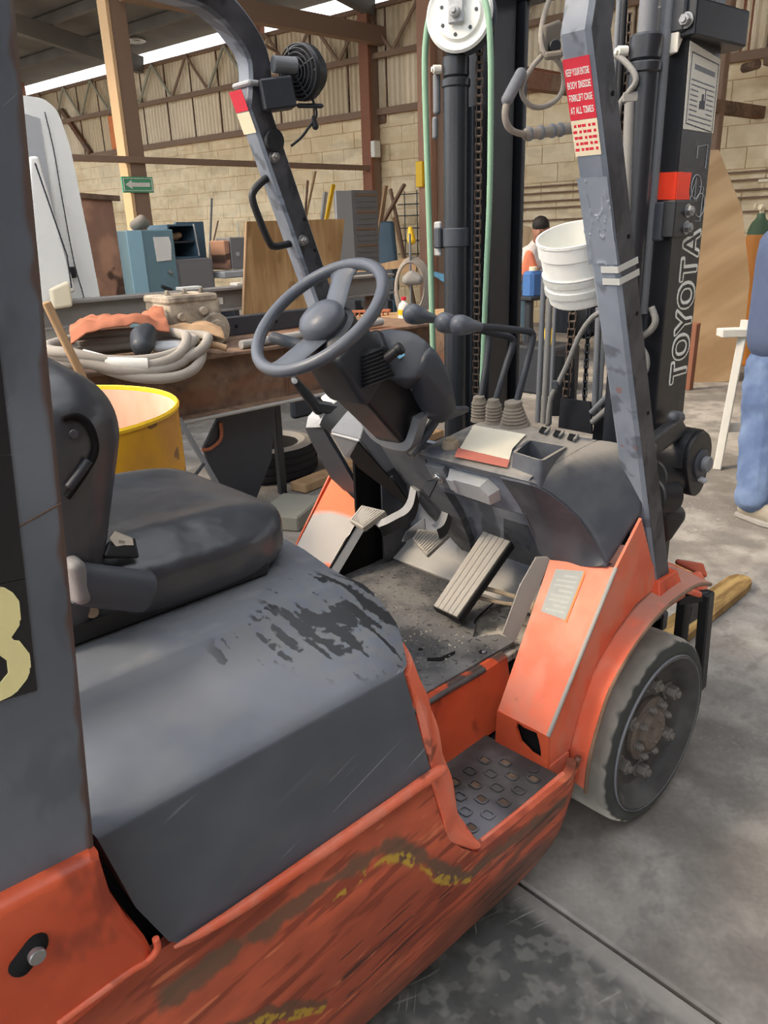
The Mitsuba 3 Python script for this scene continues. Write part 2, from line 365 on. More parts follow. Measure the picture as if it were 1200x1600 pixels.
mat('m_tank_green', C(72, 96, 70), 0.6)
mat('m_skin', C(150, 104, 80), 0.6)
mat('m_hair', C(32, 26, 24), 0.7)
mat('m_shirt', C(80, 90, 114), 0.9, spec=0.1)
mat('m_shoe', C(150, 142, 128), 0.8, spec=0.2)
mat('m_concrete', C(126, 124, 114), 0.9, spec=0.1)
mat('m_lightblue', C(120, 180, 210), 0.6)
mat('m_tape', C(196, 196, 190), 0.35, spec=0.6)
mat('m_beam', C(128, 122, 116), 0.7, spec=0.3)
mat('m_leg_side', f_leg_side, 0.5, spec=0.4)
mat('m_leg_tape', C(128, 135, 145), 0.28, spec=0.7)
mat('m_cylinder', C(40, 42, 47), 0.35, spec=0.6)
mat('m_pale_shirt', C(206, 198, 192), 0.9, spec=0.1)
mat('m_peach', C(222, 130, 100), 0.9, spec=0.1)
mat('m_decal_metal', C(132, 136, 134), 0.5)
mat('m_decal_line', C(156, 160, 156), 0.6)
mat('m_sawhorse', C(196, 194, 186), 0.7)
mat('m_nut', C(120, 114, 108), 0.55, metallic=0.3)
mat('m_label', C(206, 198, 178), 0.8, spec=0.2)
mat('m_faded_red', C(178, 106, 92), 0.8, spec=0.2)
mat('m_panel', f_panel, 0.5, spec=0.4)
mat('m_firewall', f_firewall, 0.6, spec=0.4)
scene['m_clear_tape'] = {'type': 'thindielectric', 'int_ior': 1.2}
scene['m_glass'] = {'type': 'thindielectric', 'int_ior': 1.5}

# ------------------------------------------------------------------ mesh helpers
V = lambda *a: np.array(a, float)
def unit(v):
    v = np.asarray(v, float); return v / np.linalg.norm(v)

def frame_of(z, x=(1, 0, 0)):
    z = unit(z); x = np.asarray(x, float)
    if abs(unit(x) @ z) > 0.98: x = V(0, 1, 0)
    x = unit(x - (x @ z) * z); return np.stack([x, np.cross(z, x), z], 1)

def xf(m, R=None, t=(0, 0, 0)):
    v = np.asarray(m.vertices)
    if R is not None: v = v @ np.asarray(R).T
    return trimesh.Trimesh(v + np.asarray(t, float), m.faces, process=False)

cat = lambda *ms: trimesh.util.concatenate([m for m in ms])
SPH = trimesh.creation.icosphere(2)

def hull(pts, r=0.0):
    pts = np.asarray(pts, float)
    if np.ndim(r) or r > 0:
        rr = np.broadcast_to(r, (len(pts),))
        s = SPH.vertices
        pts = np.vstack([p + q * s for p, q in zip(pts, rr)])
    return trimesh.Trimesh(pts, process=False).convex_hull

def rbox(lo, hi, r=0.004):
    lo, hi = np.minimum(lo, hi).astype(float), np.maximum(lo, hi).astype(float)
    r = min(r, 0.45 * float((hi - lo).min()))
    c, pts = (lo + hi) / 2, []
    for s in np.ndindex(2, 2, 2):
        s = np.array(s) * 2 - 1
        k = c + s * (hi - lo) / 2
        for a in range(3):
            q = k - s * r; q[a] = k[a]; pts.append(q)
    return trimesh.Trimesh(np.array(pts), process=False).convex_hull

def obox(c, R, half, r=0.004):
    h = np.asarray(half, float)
    return xf(rbox(-h, h, r), R, c)

def beam(a, b, w, h, up=(0, 0, 1), r=0.004):
    """A bar of rectangular section from a to b; h is measured along up."""
    a, b = np.asarray(a, float), np.asarray(b, float)
    z = unit(b - a); u = np.asarray(up, float); u = unit(u - (u @ z) * z)
    return obox((a + b) / 2, np.stack([np.cross(u, z), u, z], 1), (w / 2, h / 2, np.linalg.norm(b - a) / 2), r)

def smooth_path(pts, k=6, closed=False):
    P = np.asarray(pts, float); n = len(P); out = []
    for i in range(n if closed else n - 1):
        g = (lambda j: P[j % n]) if closed else (lambda j: P[min(max(j, 0), n - 1)])
        a, b, c, d = g(i - 1), g(i), g(i + 1), g(i + 2)
        for t in np.arange(k) / k:
            out.append(0.5 * (2 * b + (c - a) * t + (2 * a - 5 * b + 4 * c - d) * t * t + (3 * b - a - 3 * c + d) * t ** 3))
    if not closed: out.append(P[-1])
    return np.array(out)

def tube(path, r, n=10, closed=False):
    P = np.asarray(path, float); m = len(P)
    rr = np.broadcast_to(np.asarray(r, float), (m,))
    t = (np.roll(P, -1, 0) - np.roll(P, 1, 0)) if closed else np.gradient(P, axis=0)
    t /= np.linalg.norm(t, axis=1, keepdims=True) + 1e-12
    a = np.cross(t[0], [0, 0, 1] if abs(t[0][2]) < 0.9 else [1, 0, 0]); A = []
    for i in range(m):
        a = a - (a @ t[i]) * t[i]; a = a / (np.linalg.norm(a) + 1e-12); A.append(a)
    A = np.array(A); B = np.cross(t, A)
    ang = np.arange(n) * 2 * np.pi / n
    v = P[:, None] + rr[:, None, None] * (np.cos(ang)[None, :, None] * A[:, None] + np.sin(ang)[None, :, None] * B[:, None])
    return loft(v, caps=not closed, wrap=closed)

def loft(L, caps=True, wrap=False):
    """Closed loops (m, n, 3) skinned one to the next."""
    L = np.asarray(L, float); m, n = L.shape[:2]; f = []
    i, j = np.meshgrid(np.arange(m if wrap else m - 1), np.arange(n), indexing='ij')
    i2, j2 = (i + 1) % m, (j + 1) % n
    q = np.stack([i * n + j, i * n + j2, i2 * n + j2, i2 * n + j], -1).reshape(-1, 4)
    f = [q[:, [0, 1, 2]], q[:, [0, 2, 3]]]
    v = L.reshape(-1, 3)
    if caps and not wrap:
        v = np.vstack([v, L[0].mean(0), L[-1].mean(0)]); k = np.arange(n); k2 = (k + 1) % n
        f += [np.stack([k2, k, k * 0 + m * n], 1), np.stack([(m - 1) * n + k, (m - 1) * n + k2, k * 0 + m * n + 1], 1)]
    ms = trimesh.Trimesh(v, np.vstack(f), process=False)
    if ms.volume < 0: ms.invert()
    return ms

def sheet(G, t):
    """A grid of points (m, n, 3) as a sheet of thickness t, thickened away from its normal."""
    G = np.asarray(G, float); m, n = G.shape[:2]
    du, dv = np.gradient(G, axis=0), np.gradient(G, axis=1)
    N = np.cross(du, dv); N /= np.linalg.norm(N, axis=-1, keepdims=True) + 1e-12
    B = G - N * t
    i, j = np.meshgrid(np.arange(m - 1), np.arange(n - 1), indexing='ij')
    q = np.stack([i * n + j, (i + 1) * n + j, (i + 1) * n + j + 1, i * n + j + 1], -1).reshape(-1, 4)
    top = np.vstack([q[:, [0, 1, 2]], q[:, [0, 2, 3]]]); k = m * n
    rim = [i * n for i in range(m)] + [(m - 1) * n + j for j in range(1, n)] + [i * n + n - 1 for i in range(m - 2, -1, -1)] + [j for j in range(n - 2, 0, -1)]
    rim = np.array(rim); r2 = np.roll(rim, -1)
    f = np.vstack([top, top[:, ::-1] + k, np.stack([rim, r2, r2 + k], 1)[:, ::-1], np.stack([rim, r2 + k, rim + k], 1)[:, ::-1]])
    return trimesh.Trimesh(np.vstack([G.reshape(-1, 3), B.reshape(-1, 3)]), f, process=False)

def plate(pts, t, away=None):
    """A flat polygon given by its corners in space, of thickness t; 'away': a point on the side it grows to."""
    from shapely.geometry import Polygon
    P = np.asarray(pts, float); c = P.mean(0)
    n = sum(np.cross(P[i] - c, P[(i + 1) % len(P)] - c) for i in range(len(P))); n = unit(n)
    if away is not None and (np.asarray(away) - c) @ n < 0: n = -n
    R = frame_of(n, P[1] - P[0])
    q = (P - c) @ R
    m = trimesh.creation.extrude_polygon(Polygon(q[:, :2]).buffer(0), t, engine='earcut')
    return xf(m, R, c)

def lathe(prof, o=(0, 0, 0), axis=(0, 0, 1), n=40, x=(1, 0, 0), ring=False):
    prof = np.asarray(prof, float); ang = np.arange(n) * 2 * np.pi / n
    R = frame_of(axis, x)
    L = np.stack([np.stack([r * np.cos(ang), r * np.sin(ang), np.full(n, h)], -1) for r, h in prof]) @ R.T + np.asarray(o, float)
    return loft(L, caps=not ring, wrap=ring)

def disc(o, axis, r, h, n=24, bev=None):
    b = min(r, h) * 0.15 if bev is None else bev
    return lathe([(r - b, 0), (r, b), (r, h - b), (r - b, h)], o, axis, n)

def cyl(a, b, r, n=16):
    a, b = np.asarray(a, float), np.asarray(b, float)
    return disc(a, b - a, r, float(np.linalg.norm(b - a)), n, bev=r * 0.08)

def hexnut(o, axis, r, h):
    return cat(disc(o, axis, r * 1.3, h * 0.25, 20), disc(np.asarray(o) + unit(axis) * h * 0.22, axis, r, h, 6, bev=r * 0.12), disc(np.asarray(o) + unit(axis) * h * 1.1, axis, r * 0.55, h * 0.45, 12))

def text_on(txt, height, o, right, up, depth=0.0012, bold=False):
    m = meshkit.text_mesh(txt, height, depth, bold)
    r = unit(right); u = np.asarray(up, float); u = unit(u - (u @ r) * r)
    return xf(m, np.stack([r, u, np.cross(r, u)], 1), o)

def grid_on(o, du, dv, fn, m, n):
    """Points o + u du + v dv + fn(u, v) for a sheet."""
    u, v = np.meshgrid(np.linspace(0, 1, m), np.linspace(0, 1, n), indexing='ij')
    return np.asarray(o) + u[..., None] * np.asarray(du) + v[..., None] * np.asarray(dv) + fn(u, v)

count = {}
def numbered(key):
    k = count.get(key, -1) + 1; count[key] = k
    return key if k == 0 else f'{key}_{k:03d}'

def add(key, mesh, m, smooth=35, label=None, category=None, group=None, kind=None):
    key = numbered(key)
    scene[key] = mikit.ply(mesh, m, smooth=smooth)
    tag(key, label, category, group, kind)
    return key

def share(key, src, to_world, label=None, category=None, group=None):
    key = numbered(key)
    scene[key] = {**scene[src], 'to_world': to_world}
    tag(key, label, category, group)
    return key

def tag(key, label=None, category=None, group=None, kind=None):
    d = {k: v for k, v in (('label', label), ('category', category), ('group', group), ('kind', kind)) if v}
    if d: labels[key] = d

def thing(name, label, category, group=None):
    key = numbered(name); tag(key, label, category, group); return key

# ------------------------------------------------------------------ the setting
GZ = 0.02
add('floor', rbox((-0.408, -8, GZ - 0.2), (10.5, 34, GZ), 0.006), 'm_floor', False, 'dusty grey concrete floor of the workshop', kind='structure')
add('floor__slab', rbox((-14, -8, GZ - 0.2), (-0.416, 34, GZ - 0.004), 0.003), 'm_slab', False, 'darker scratched concrete slab under the rear of the forklift')

WO, WU, WN = V(8.29, 6.38, 0), V(-0.1335, 0.991, 0), V(-0.991, -0.1335, 0)
def wallbox(s0, s1, z0, z1, d0, d1, r=0.004):
    """A box on the back wall: s along the wall, z up, d out from it."""
    R = np.stack([WU, WN, V(0, 0, 1)], 1)
    return obox(WO + WU * (s0 + s1) / 2 + WN * (d0 + d1) / 2 + V(0, 0, (z0 + z1) / 2), R, (abs(s1 - s0) / 2, abs(d1 - d0) / 2, abs(z1 - z0) / 2), r)

wall = add('wall_back', wallbox(-12, 24, 0, 3.2, -0.25, -0.02), 'm_block', False, 'beige block wall with corrugated sheets above it', kind='structure')
stuffb = []
for r_ in range(13):
    z0 = 0.02 + r_ * 0.245
    for c_ in range(48):
        s0 = -5.2 + c_ * 0.5 + (0.25 if r_ % 2 else 0)
        e = float(rng.uniform(-0.002, 0.003))
        m = wallbox(s0 + 0.003, s0 + 0.497, z0 + 0.003, z0 + 0.242, -0.03, e, 0.004)
        if 5 <= r_ and s0 > -4.2 and s0 < 13.2 and (s0 < 10.5 or r_ >= 8): add(wall + '__block', m, 'm_block', False)
        else: stuffb.append(m)
add(wall + '__far_blocks', cat(*stuffb), 'm_block', False, kind='stuff')
for k in range(26):                                   # ribbed sheets above the blocks
    s0 = -5.2 + k * 0.8
    u = np.linspace(0, 0.815, 57)
    ph = (u / 0.102) % 1.0
    d = np.interp(ph, [0, 0.18, 0.38, 0.56, 0.76, 1.0], [0, 0, 0.026, 0.026, 0, 0]) + (0.006 if k % 2 else 0)
    G = np.stack([np.stack([WO + WU * (s0 + uu) + WN * (0.01 + dd) + V(0, 0, z) for z in (3.17, 4.63)]) for uu, dd in zip(u, d)])
    add(wall + '__corrugated_sheet', sheet(G, -0.004), 'm_corr', False)
for k in range(27):
    s0 = -5.2 + k * 0.8
    add(wall + '__seam', wallbox(s0 - 0.006, s0 + 0.012, 3.2, 4.62, 0.0, 0.045, 0.001), 'm_rust', False)
add(wall + '__rail', wallbox(-12, 24, 3.14, 3.24, 0.0, 0.09), 'm_column', 30)
add(wall + '__top_chord', wallbox(-12, 24, 3.92, 4.0, 0.08, 0.15), 'm_column', 30)
lat = [cat(*[beam(WO + WU * (s + a) + WN * 0.13 + V(0, 0, 3.98), WO + WU * (s + b) + WN * 0.13 + V(0, 0, 4.62), 0.03, 0.05) for a, b in ((0, 0.55), (1.1, 0.55))]) for s in np.arange(-4, 14, 1.1)]
for m in lat: add(wall + '__truss_brace', m, 'm_green_truss' if random.random() < 0.35 else 'm_column', 30)
stripe = wallbox(10.0, 10.5, 3.25, 3.9, 0.045, 0.055)
add(wall + '__patch', stripe, 'm_orange_plain', 30, 'orange patch on the corrugated sheets')
add(wall + '__brace', beam(WO + WU * 11.3 + WN * 0.1 + V(0, 0, 3.25), WO + WU * 12.2 + WN * 0.1 + V(0, 0, 4.2), 0.08, 0.1), 'm_rust', 30)
add(wall + '__gutter', wallbox(-12, 24, 4.6, 4.66, -0.05, 0.1), 'm_column', 30)
for s in (-2.6, 1.4, 5.6, 9.8, 14): add(wall + '__post', wallbox(s, s + 0.12, 3.2, 5.0, -0.1, 0.02), 'm_column_red', 30)
wr = add('wall_added_shade', rbox((-6.5, -7.2, 0), (9.5, -7.0, 6.2), 0.01), 'm_rust', False, kind='structure')  # unseen wall, added to hold back light from the right

def at_wall(s, d, z): return WO + WU * s + WN * d + V(0, 0, z)
def roofz(d): return 5.0 + d * 0.14
rf = [hull([at_wall(s, d, roofz(d) + h) for d in (-0.25, 7.2) for s in (s0, s0 + 0.8) for h in (0, 0.03)]) for s0 in np.arange(-13.0, 26, 0.78)]
roof = add('ceiling', rf[0], 'm_roof', False, 'dark sheet roof', kind='structure')
for m in rf[1:]: add(roof + '__roof_sheet', m, 'm_roof', False)
for d in np.arange(0.9, 7.2, 1.05):
    add(roof + '__purlin', beam(at_wall(-13, d, roofz(d) - 0.11), at_wall(26, d, roofz(d) - 0.11), 0.08, 0.17), 'm_roof', False)
for s in (-9.0, -3.0, 3.0, 9.0, 15.5, 22.0):
    add(roof + '__rafter', beam(at_wall(s, 0.1, roofz(0.1) - 0.36), at_wall(s, 7.1, roofz(7.1) - 0.36), 0.14, 0.3), 'm_roof', 30)

shade_roof = add('ceiling_added_shade', rbox((-6.5, -7.2, 4.6), (1.6, -2.5, 4.7), 0.01), 'm_roof', False, 'added unseen roof that shades the right side of the forklift', kind='structure')  # unseen roof, added to keep sky light off the right-facing sides
for x in (-6.0, -2.5, 1.0):
    add(shade_roof + '__rafter', rbox((x, -7.0, 4.35), (x + 0.12, -2.55, 4.6), 0.01), 'm_roof', False)

# steel frame between wall and camera
def ibeam(a, b, w, h, tf, tw, up=(0, 0, 1)):
    a, b = np.asarray(a, float), np.asarray(b, float); u = np.asarray(up, float)
    return cat(beam(a + u * (h - tf) / 2, b + u * (h - tf) / 2, w, tf, up, 0.002), beam(a - u * (h - tf) / 2, b - u * (h - tf) / 2, w, tf, up, 0.002), beam(a, b, tw, h - 2 * tf + 0.002, up, 0.001))

k = thing('steel_column', 'brown steel column carrying the green arrow sign, left of the fan', 'column')
add(k + '__web', rbox((3.52, 9.4, GZ), (3.74, 9.6, 6.1), 0.01), 'm_column', 30)
add(k + '__flange', rbox((3.47, 9.39, GZ), (3.52, 9.62, 6.1), 0.005), 'm_column_painted_lit', 30, 'pale edge with light painted in')
k = thing('steel_column', 'rust red steel column with a small white switch box, right of the fan', 'column')
add(k + '__web', rbox((7.70, 9.32, GZ), (7.86, 9.5, 5.3), 0.01), 'm_column', 30)
add(k + '__flange', rbox((7.64, 9.30, GZ), (7.70, 9.52, 5.3), 0.005), 'm_column_red', 30)
add(k + '__switch_box', rbox((7.62, 9.2, 2.52), (7.76, 9.29, 2.76), 0.01), 'm_offwhite', 30, 'small white box')
add(k + '__bracket', rbox((7.86, 9.2, 3.02), (8.16, 9.4, 3.2), 0.02), 'm_rust', 30)
k = thing('steel_column', 'pale brown post just left of the green mast hose', 'column')
add(k + '__web', rbox((7.36, 7.72, GZ), (7.5, 7.98, 6.0), 0.01), 'm_pinkpost', 30)
add(k + '__flange', rbox((7.5, 7.6, GZ), (7.6, 8.0, 6.0), 0.01), 'm_column', 30)
add(k + '__yellow_tag', rbox((7.3, 7.84, 2.0), (7.36, 7.98, 2.35), 0.01), 'm_yellow_bright', 30, 'yellow green strip')
k = thing('steel_column', 'thin brown post right behind the lettered mast rail', 'column')
add(k + '__post', rbox((7.5, 3.55, GZ), (7.62, 3.66, 5.4), 0.01), 'm_column', 30)
add('horizontal_rail', beam((2.2, 9.38, 2.37), (7.9, 9.38, 2.37), 0.09, 0.075), 'm_column', 30, 'brown horizontal rail running between the two steel columns', 'rail')
add('roof_beam', beam((3.6, 9.2, 4.22), (9.2, 9.2, 4.22), 0.16, 0.24), 'm_column', 30, 'long brown overhead beam passing behind the fan to the wall', 'beam')
add('roof_beam', beam((5.2, 5.0, 2.93), (8.4, 5.0, 2.93), 0.1, 0.14), 'm_column_red', 30, 'short rust brown beam seen through the cable loops beside the right guard leg', 'beam')
add('roof_beam', beam((4.0, 3.6, 2.52), (8.9, 3.6, 2.58), 0.1, 0.13), 'm_rust', 30, 'dark brown beam joined to the thin post right of the mast', 'beam')
add('pipe_bracket', cat(rbox((8.2, 3.35, 3.0), (8.5, 3.45, 3.08), 0.01), cyl((8.2, 3.5, 3.02), (8.3, 3.7, 3.02), 0.05)), 'm_rust', 30, 'small rusty pipe stub on the wall at the top right', 'bracket')
k = thing('exit_sign', 'green sign with a white arrow pointing left on the brown column', 'sign')
add(k + '__board', rbox((3.36, 9.36, 1.98), (3.79, 9.392, 2.17), 0.004), 'm_green_sign', 30)
arrow = [(3.40, 2.075), (3.49, 2.13), (3.49, 2.10), (3.74, 2.10), (3.74, 2.05), (3.49, 2.05), (3.49, 2.02)]
add(k + '__border', cat(*[rbox((a, 9.354, b), (c, 9.36, d), 0.001) for a, b, c, d in ((3.375, 2.005, 3.385, 2.15), (3.765, 2.005, 3.775, 2.15), (3.375, 2.145, 3.775, 2.152), (3.375, 2.0, 3.775, 2.007))]), 'm_offwhite', False)
add(k + '__arrow', plate([(x, 9.36, z) for x, z in arrow], 0.005, (3.5, 0, 2)), 'm_offwhite', False, 'white arrow')
k = thing('ceiling_lamp', 'white bell lamp hanging under the dark roof', 'lamp')
add(k + '__shade', lathe([(0.05, 0.12), (0.09, 0.1), (0.22, 0.0), (0.2, -0.01), (0.08, 0.08)], (6.75, 15.0, 5.0)), 'm_white', 30)
add(k + '__rod', cyl((6.75, 15.0, 5.1), (6.75, 15.0, 5.36), 0.015), 'm_grey', 30)
add('overhead_wire', tube(smooth_path([(2.8, 9.8, 5.3), (4.4, 9.72, 4.5), (6.2, 9.66, 3.9)], 6), 0.02, 6), 'm_column', True, 'slanting rod from the top of the brown column to the roof', 'rod')

# ------------------------------------------------------------------ the forklift
F = thing('forklift', 'orange and dark grey forklift with open cab, tall mast and scuffed side, filling the foreground', 'forklift')
F_ = lambda s: F + '__' + s
YC = 0.505

# engine cover: sections from the rear edge to the front edge
def hood_loop(s):
    prof = [(0.000, 0.600, -1.252, -0.795), (0.002, 0.612, -1.264, -0.797), (0.012, 0.680, -1.292, -0.808), (0.029, 0.782, -1.313, -0.822), (0.031, 0.787, -1.314, -0.822), (0.045, 0.799, -1.320, -0.800), (0.085, 0.821, -1.322, -0.772),
            (0.110, 0.835, -1.322, -0.760), (0.135, 0.847, -1.322, -0.755), (0.158, 0.858, -1.322, -0.753), (0.180, 0.868, -1.322, -0.752), (0.194, 0.8755, -1.322, -0.756), (0.204, 0.8785, -1.322, -0.760), (0.228, 0.8830, -1.322, -0.768), (0.260, 0.889, -1.322, -0.772), (0.36, 0.893, -1.322, -0.756), (YC, 0.895, -1.322, -0.745)]
    pts = []
    for y, z, xr, xf_ in prof:
        x = xr + (xf_ - xr) * s
        zz = z
        if s > 0.86 and y > 0.04:
            zz = z - 0.016 * ((s - 0.86) / 0.14) ** 2
        sag = (0.030 * (1 - s) ** 1.6 + 0.002) * math.sin(math.pi * min(1, max(0, (y - 0.045) / 0.15)) ** 2.0) if y < 0.195 else 0
        pts.append((x, y, zz - sag))
    left = [(x, 2 * YC - y, z) for x, y, z in pts[:-1]][::-1]
    x = pts[0][0]
    return pts + left + [(x + 0.02, 2 * YC - 0.04, 0.53), (x + 0.02, 0.04, 0.53)]
ss = np.concatenate([np.linspace(0, 0.86, 14), np.linspace(0.88, 1.0, 8)])
add(F_('engine_cover'), loft([hood_loop(s) for s in ss]), 'm_hood', 32, 'dark grey plastic engine cover with rubbed black scuffs')
for q in ((-1.207, 0.249, 0.876), (-1.204, 0.213, 0.872)):
    add(F_('engine_cover__screw_hole'), lathe([(0.0045, 0), (0.004, 0.004), (0.002, 0.003)], V(*q), (0, -0.3, 1), 12), 'm_black_matte', 30)

# side panel: bulging scuffed skin with a rolled top edge
def side_pt(x, v):
    top = float(np.interp(x, [-0.794, -0.785, -0.772, -0.735, -0.697], [0.597, 0.51, 0.455, 0.41, 0.375]))
    front = max(0.0, (x + 0.52) / 0.165)
    bot = 0.135 + 0.12 * front ** 2
    z = top + (bot - top) * v
    k = (z - 0.13) / 0.47
    y = 0.028 - 0.062 * math.sin(math.pi * min(1, max(0.0, k)) ** 0.8) if k < 1 else 0.0
    y = 0.03 - 0.05 * math.sin(math.pi * min(1, max(0, k * 0.85 + 0.02)))
    y = y + 0.022 * max(0, (x + 0.42) / 0.065) ** 2 if x > -0.42 else y
    return (x, y, z)
xs = np.concatenate([np.linspace(-1.9, -0.80, 40), np.linspace(-0.795, -0.69, 22), np.linspace(-0.68, -0.352, 22)])
G = np.array([[side_pt(x, v) for v in np.linspace(0, 1, 18)] for x in xs])
N_ = meshkit.fbm(G * 7, 3, 1) - 0.5
G[..., 1] += N_ * 0.006
add(F_('side_panel'), sheet(G, -0.02), 'm_side', 40, 'dented orange side panel with dark and yellow scrapes')
lip = [(-1.262, -0.006, 0.606), (-1.22, -0.008, 0.602), (-1.14, -0.008, 0.598), (-0.9, -0.007, 0.597), (-0.80, -0.006, 0.597), (-0.765, -0.005, 0.592)]
lp_ = smooth_path(lip, 8); add(F_('side_panel__rolled_edge'), tube(lp_, np.interp(np.arange(len(lp_)), [0, 8, 20, len(lp_) - 6, len(lp_) - 1], [0.002, 0.006, 0.009, 0.010, 0.004]), 10), 'm_orange', True, 'smooth lighter rolled edge')
add(F_('side_panel__front_edge'), tube(smooth_path([(-0.352, 0.0, 0.38), (-0.35, 0.012, 0.33), (-0.352, 0.02, 0.26)], 6), 0.008, 8), 'm_side', True)
add(F_('chassis'), hull([(x, y, z) for x in (-1.9, -0.36) for y in (0.06, 2 * YC - 0.06) for z in (0.14, 0.36)]), 'm_black_matte', False)
add(F_('chassis__core'), cat(rbox((-1.9, 0.05, 0.34), (-0.76, 2 * YC - 0.05, 0.595), 0.01), rbox((-0.77, 0.29, 0.34), (0.0, 2 * YC - 0.20, 0.49), 0.01), rbox((-0.45, 0.24, 0.2), (0.30, 2 * YC - 0.24, 0.48), 0.01)), 'm_black_matte', False)

# counterweight at the rear right, with a bolt in a pocket
cw = [(-2.0, 0.845), (-1.425, 0.812), (-1.335, 0.807), (-1.326, 0.80), (-1.322, 0.745), (-1.309, 0.690), (-1.294, 0.650), (-1.289, 0.628), (-1.30, 0.618), (-1.40, 0.60), (-2.0, 0.52)]
def bev_plate(poly, y0, y1, b):
    from shapely.geometry import Polygon
    P = Polygon(poly); loops = []
    for yy, off in ((y1, 0), (y0 + b, 0), (y0 + b * 0.35, -b * 0.3), (y0, -b)):
        Q = P.buffer(off, join_style=2) if off else P
        c = np.array(Q.exterior.coords)[:-1]
        loops.append((yy, c))
    src = np.array(poly); cen = src.mean(0); out = []
    for yy, off in ((y1, 0), (y0 + b, 0), (y0 + b * 0.35, b * 0.3), (y0, b)):
        d = src - cen; l = np.linalg.norm(d, axis=1, keepdims=True)
        out.append(np.column_stack([(cen + d * (1 - off / l))[:, 0], np.full(len(src), yy), (cen + d * (1 - off / l))[:, 1]]))
    return out
L = bev_plate(cw, -0.02, 0.35, 0.016)
add(F_('counterweight'), loft(L), 'm_orange_deep', 30, 'glossy orange counterweight corner')
add(F_('counterweight__bolt_pocket'), hull([V(*(-1.427, 0.000, 0.732)) + V(0, -0.019, 0), V(*(-1.409, 0.000, 0.745)) + V(0, -0.019, 0)], 0.0125), 'm_black_matte', 30, 'dark pocket')
add(F_('counterweight__bolt'), disc(V(*(-1.413, 0.000, 0.742)) + V(0, -0.028, 0), (0, -1, 0), 0.009, 0.008, 14), 'm_steel', 30, 'dull bolt')
add(F_('counterweight__lower_seam'), tube(smooth_path([(-1.287, -0.020, 0.653), (-1.287, -0.020, 0.637), (-1.300, -0.020, 0.629), (-1.325, -0.020, 0.631), (-1.364, -0.020, 0.629), (-1.408, -0.020, 0.626)], 6), 0.0045, 8), 'm_orange', True, 'raised lip')

# rear guard pillar with stencilled plates
def px(z): return -1.326 + (z - 0.806) * 0.0858
add(F_('rear_pillar'), hull([(px(z) - d, y, z) for z, d0 in ((0.795, 0.66), (2.0, 0.5)) for y, d in ((0.0, 0.006), (0.006, 0.0), (0.06, 0.0), (0.0, d0), (0.06, d0))]), 'm_pillar', False, 'dark grey rear guard pillar with rusty edge')
add(F_('rear_pillar__weld_seam'), tube([V(*(-1.295, 0.000, 1.196)), V(*(-1.336, 0.000, 1.184)), V(*(-1.376, 0.000, 1.175))], 0.0010, 6), 'm_rust', True)
add(F_('rear_pillar__number_plate'), plate([(-1.3405, 0, 1.133), (-1.351, 0, 1.016), (-1.47, 0, 1.030), (-1.47, 0, 1.148)], 0.0015, (-1.4, -1, 1.1)), 'm_black', False, 'black plate with a large pale yellow numeral')
add(F_('rear_pillar__number_plate'), plate([(-1.3305, 0, 1.251), (-1.3405, 0, 1.134), (-1.47, 0, 1.149), (-1.46, 0, 1.265)], 0.0015, (-1.4, -1, 1.2)), 'm_black', False, 'black plate')
add(F_('rear_pillar__number_plate'), plate([(-1.3205, 0, 1.37), (-1.3305, 0, 1.252), (-1.46, 0, 1.266), (-1.45, 0, 1.384)], 0.0015, (-1.4, -1, 1.2)), 'm_black', False, 'black plate')
NR, NU = unit((1, 0, -0.10)), unit((0.0858, 0, 1))
def glyph(ch, h, o):
    return text_on(ch, h, o, NR, NU, 0.0012, True)
tm = glyph('8', 0.112, (0, 0, 0)); ex = tm.vertices @ NR
add(F_('rear_pillar__numeral'), xf(tm, None, V(-1.3545, -0.0015, 1.021) - NR * ex.max()), 'm_yellow', False, 'pale yellow numeral')
tm = glyph('1', 0.098, (0, 0, 0)); ex = tm.vertices @ NR
add(F_('rear_pillar__numeral'), xf(tm, None, V(-1.3635, -0.0015, 1.152) - NR * ex.max()), 'm_yellow', False, 'pale yellow numeral')
tm = glyph('L', 0.098, (0, 0, 0)); ex = tm.vertices @ NR
add(F_('rear_pillar__numeral'), xf(tm, None, V(-1.3465, -0.0015, 1.272) - NR * ex.max()), 'm_yellow', False, 'pale yellow character')

# crumpled orange post between engine cover and step
PO = [((-0.812, 0.03, 0.775), (-0.742, 0.115, 0.775)), ((-0.800, 0.008, 0.71), (-0.728, 0.10, 0.715)), ((-0.796, 0.002, 0.66), (-0.715, 0.088, 0.665)), ((-0.790, 0.0, 0.60), (-0.702, 0.074, 0.60)), ((-0.785, -0.004, 0.55), (-0.698, 0.066, 0.55)),
      ((-0.780, -0.012, 0.505), (-0.694, 0.047, 0.505)), ((-0.772, -0.016, 0.455), (-0.694, 0.040, 0.445)), ((-0.735, -0.016, 0.415), (-0.688, 0.018, 0.41)), ((-0.705, -0.014, 0.385), (-0.684, 0.0, 0.388))]
PO = np.array([[smooth_path([q[k] for q in PO], 4)] for k in (0, 1)])[:, 0]
u = np.linspace(0, 1, 9)[None, :, None]
G = PO[0][:, None] * (1 - u) + PO[1][:, None] * u
bulge = np.sin(np.pi * u[..., 0]) * 0.010 + 0.006 * (meshkit.noise(G * 26, 3) - 0.5)
G[..., 1] -= bulge; G[..., 0] += bulge * 0.4
add(F_('cover_post'), sheet(G, 0.012), 'm_orange', 40, 'crumpled orange post')

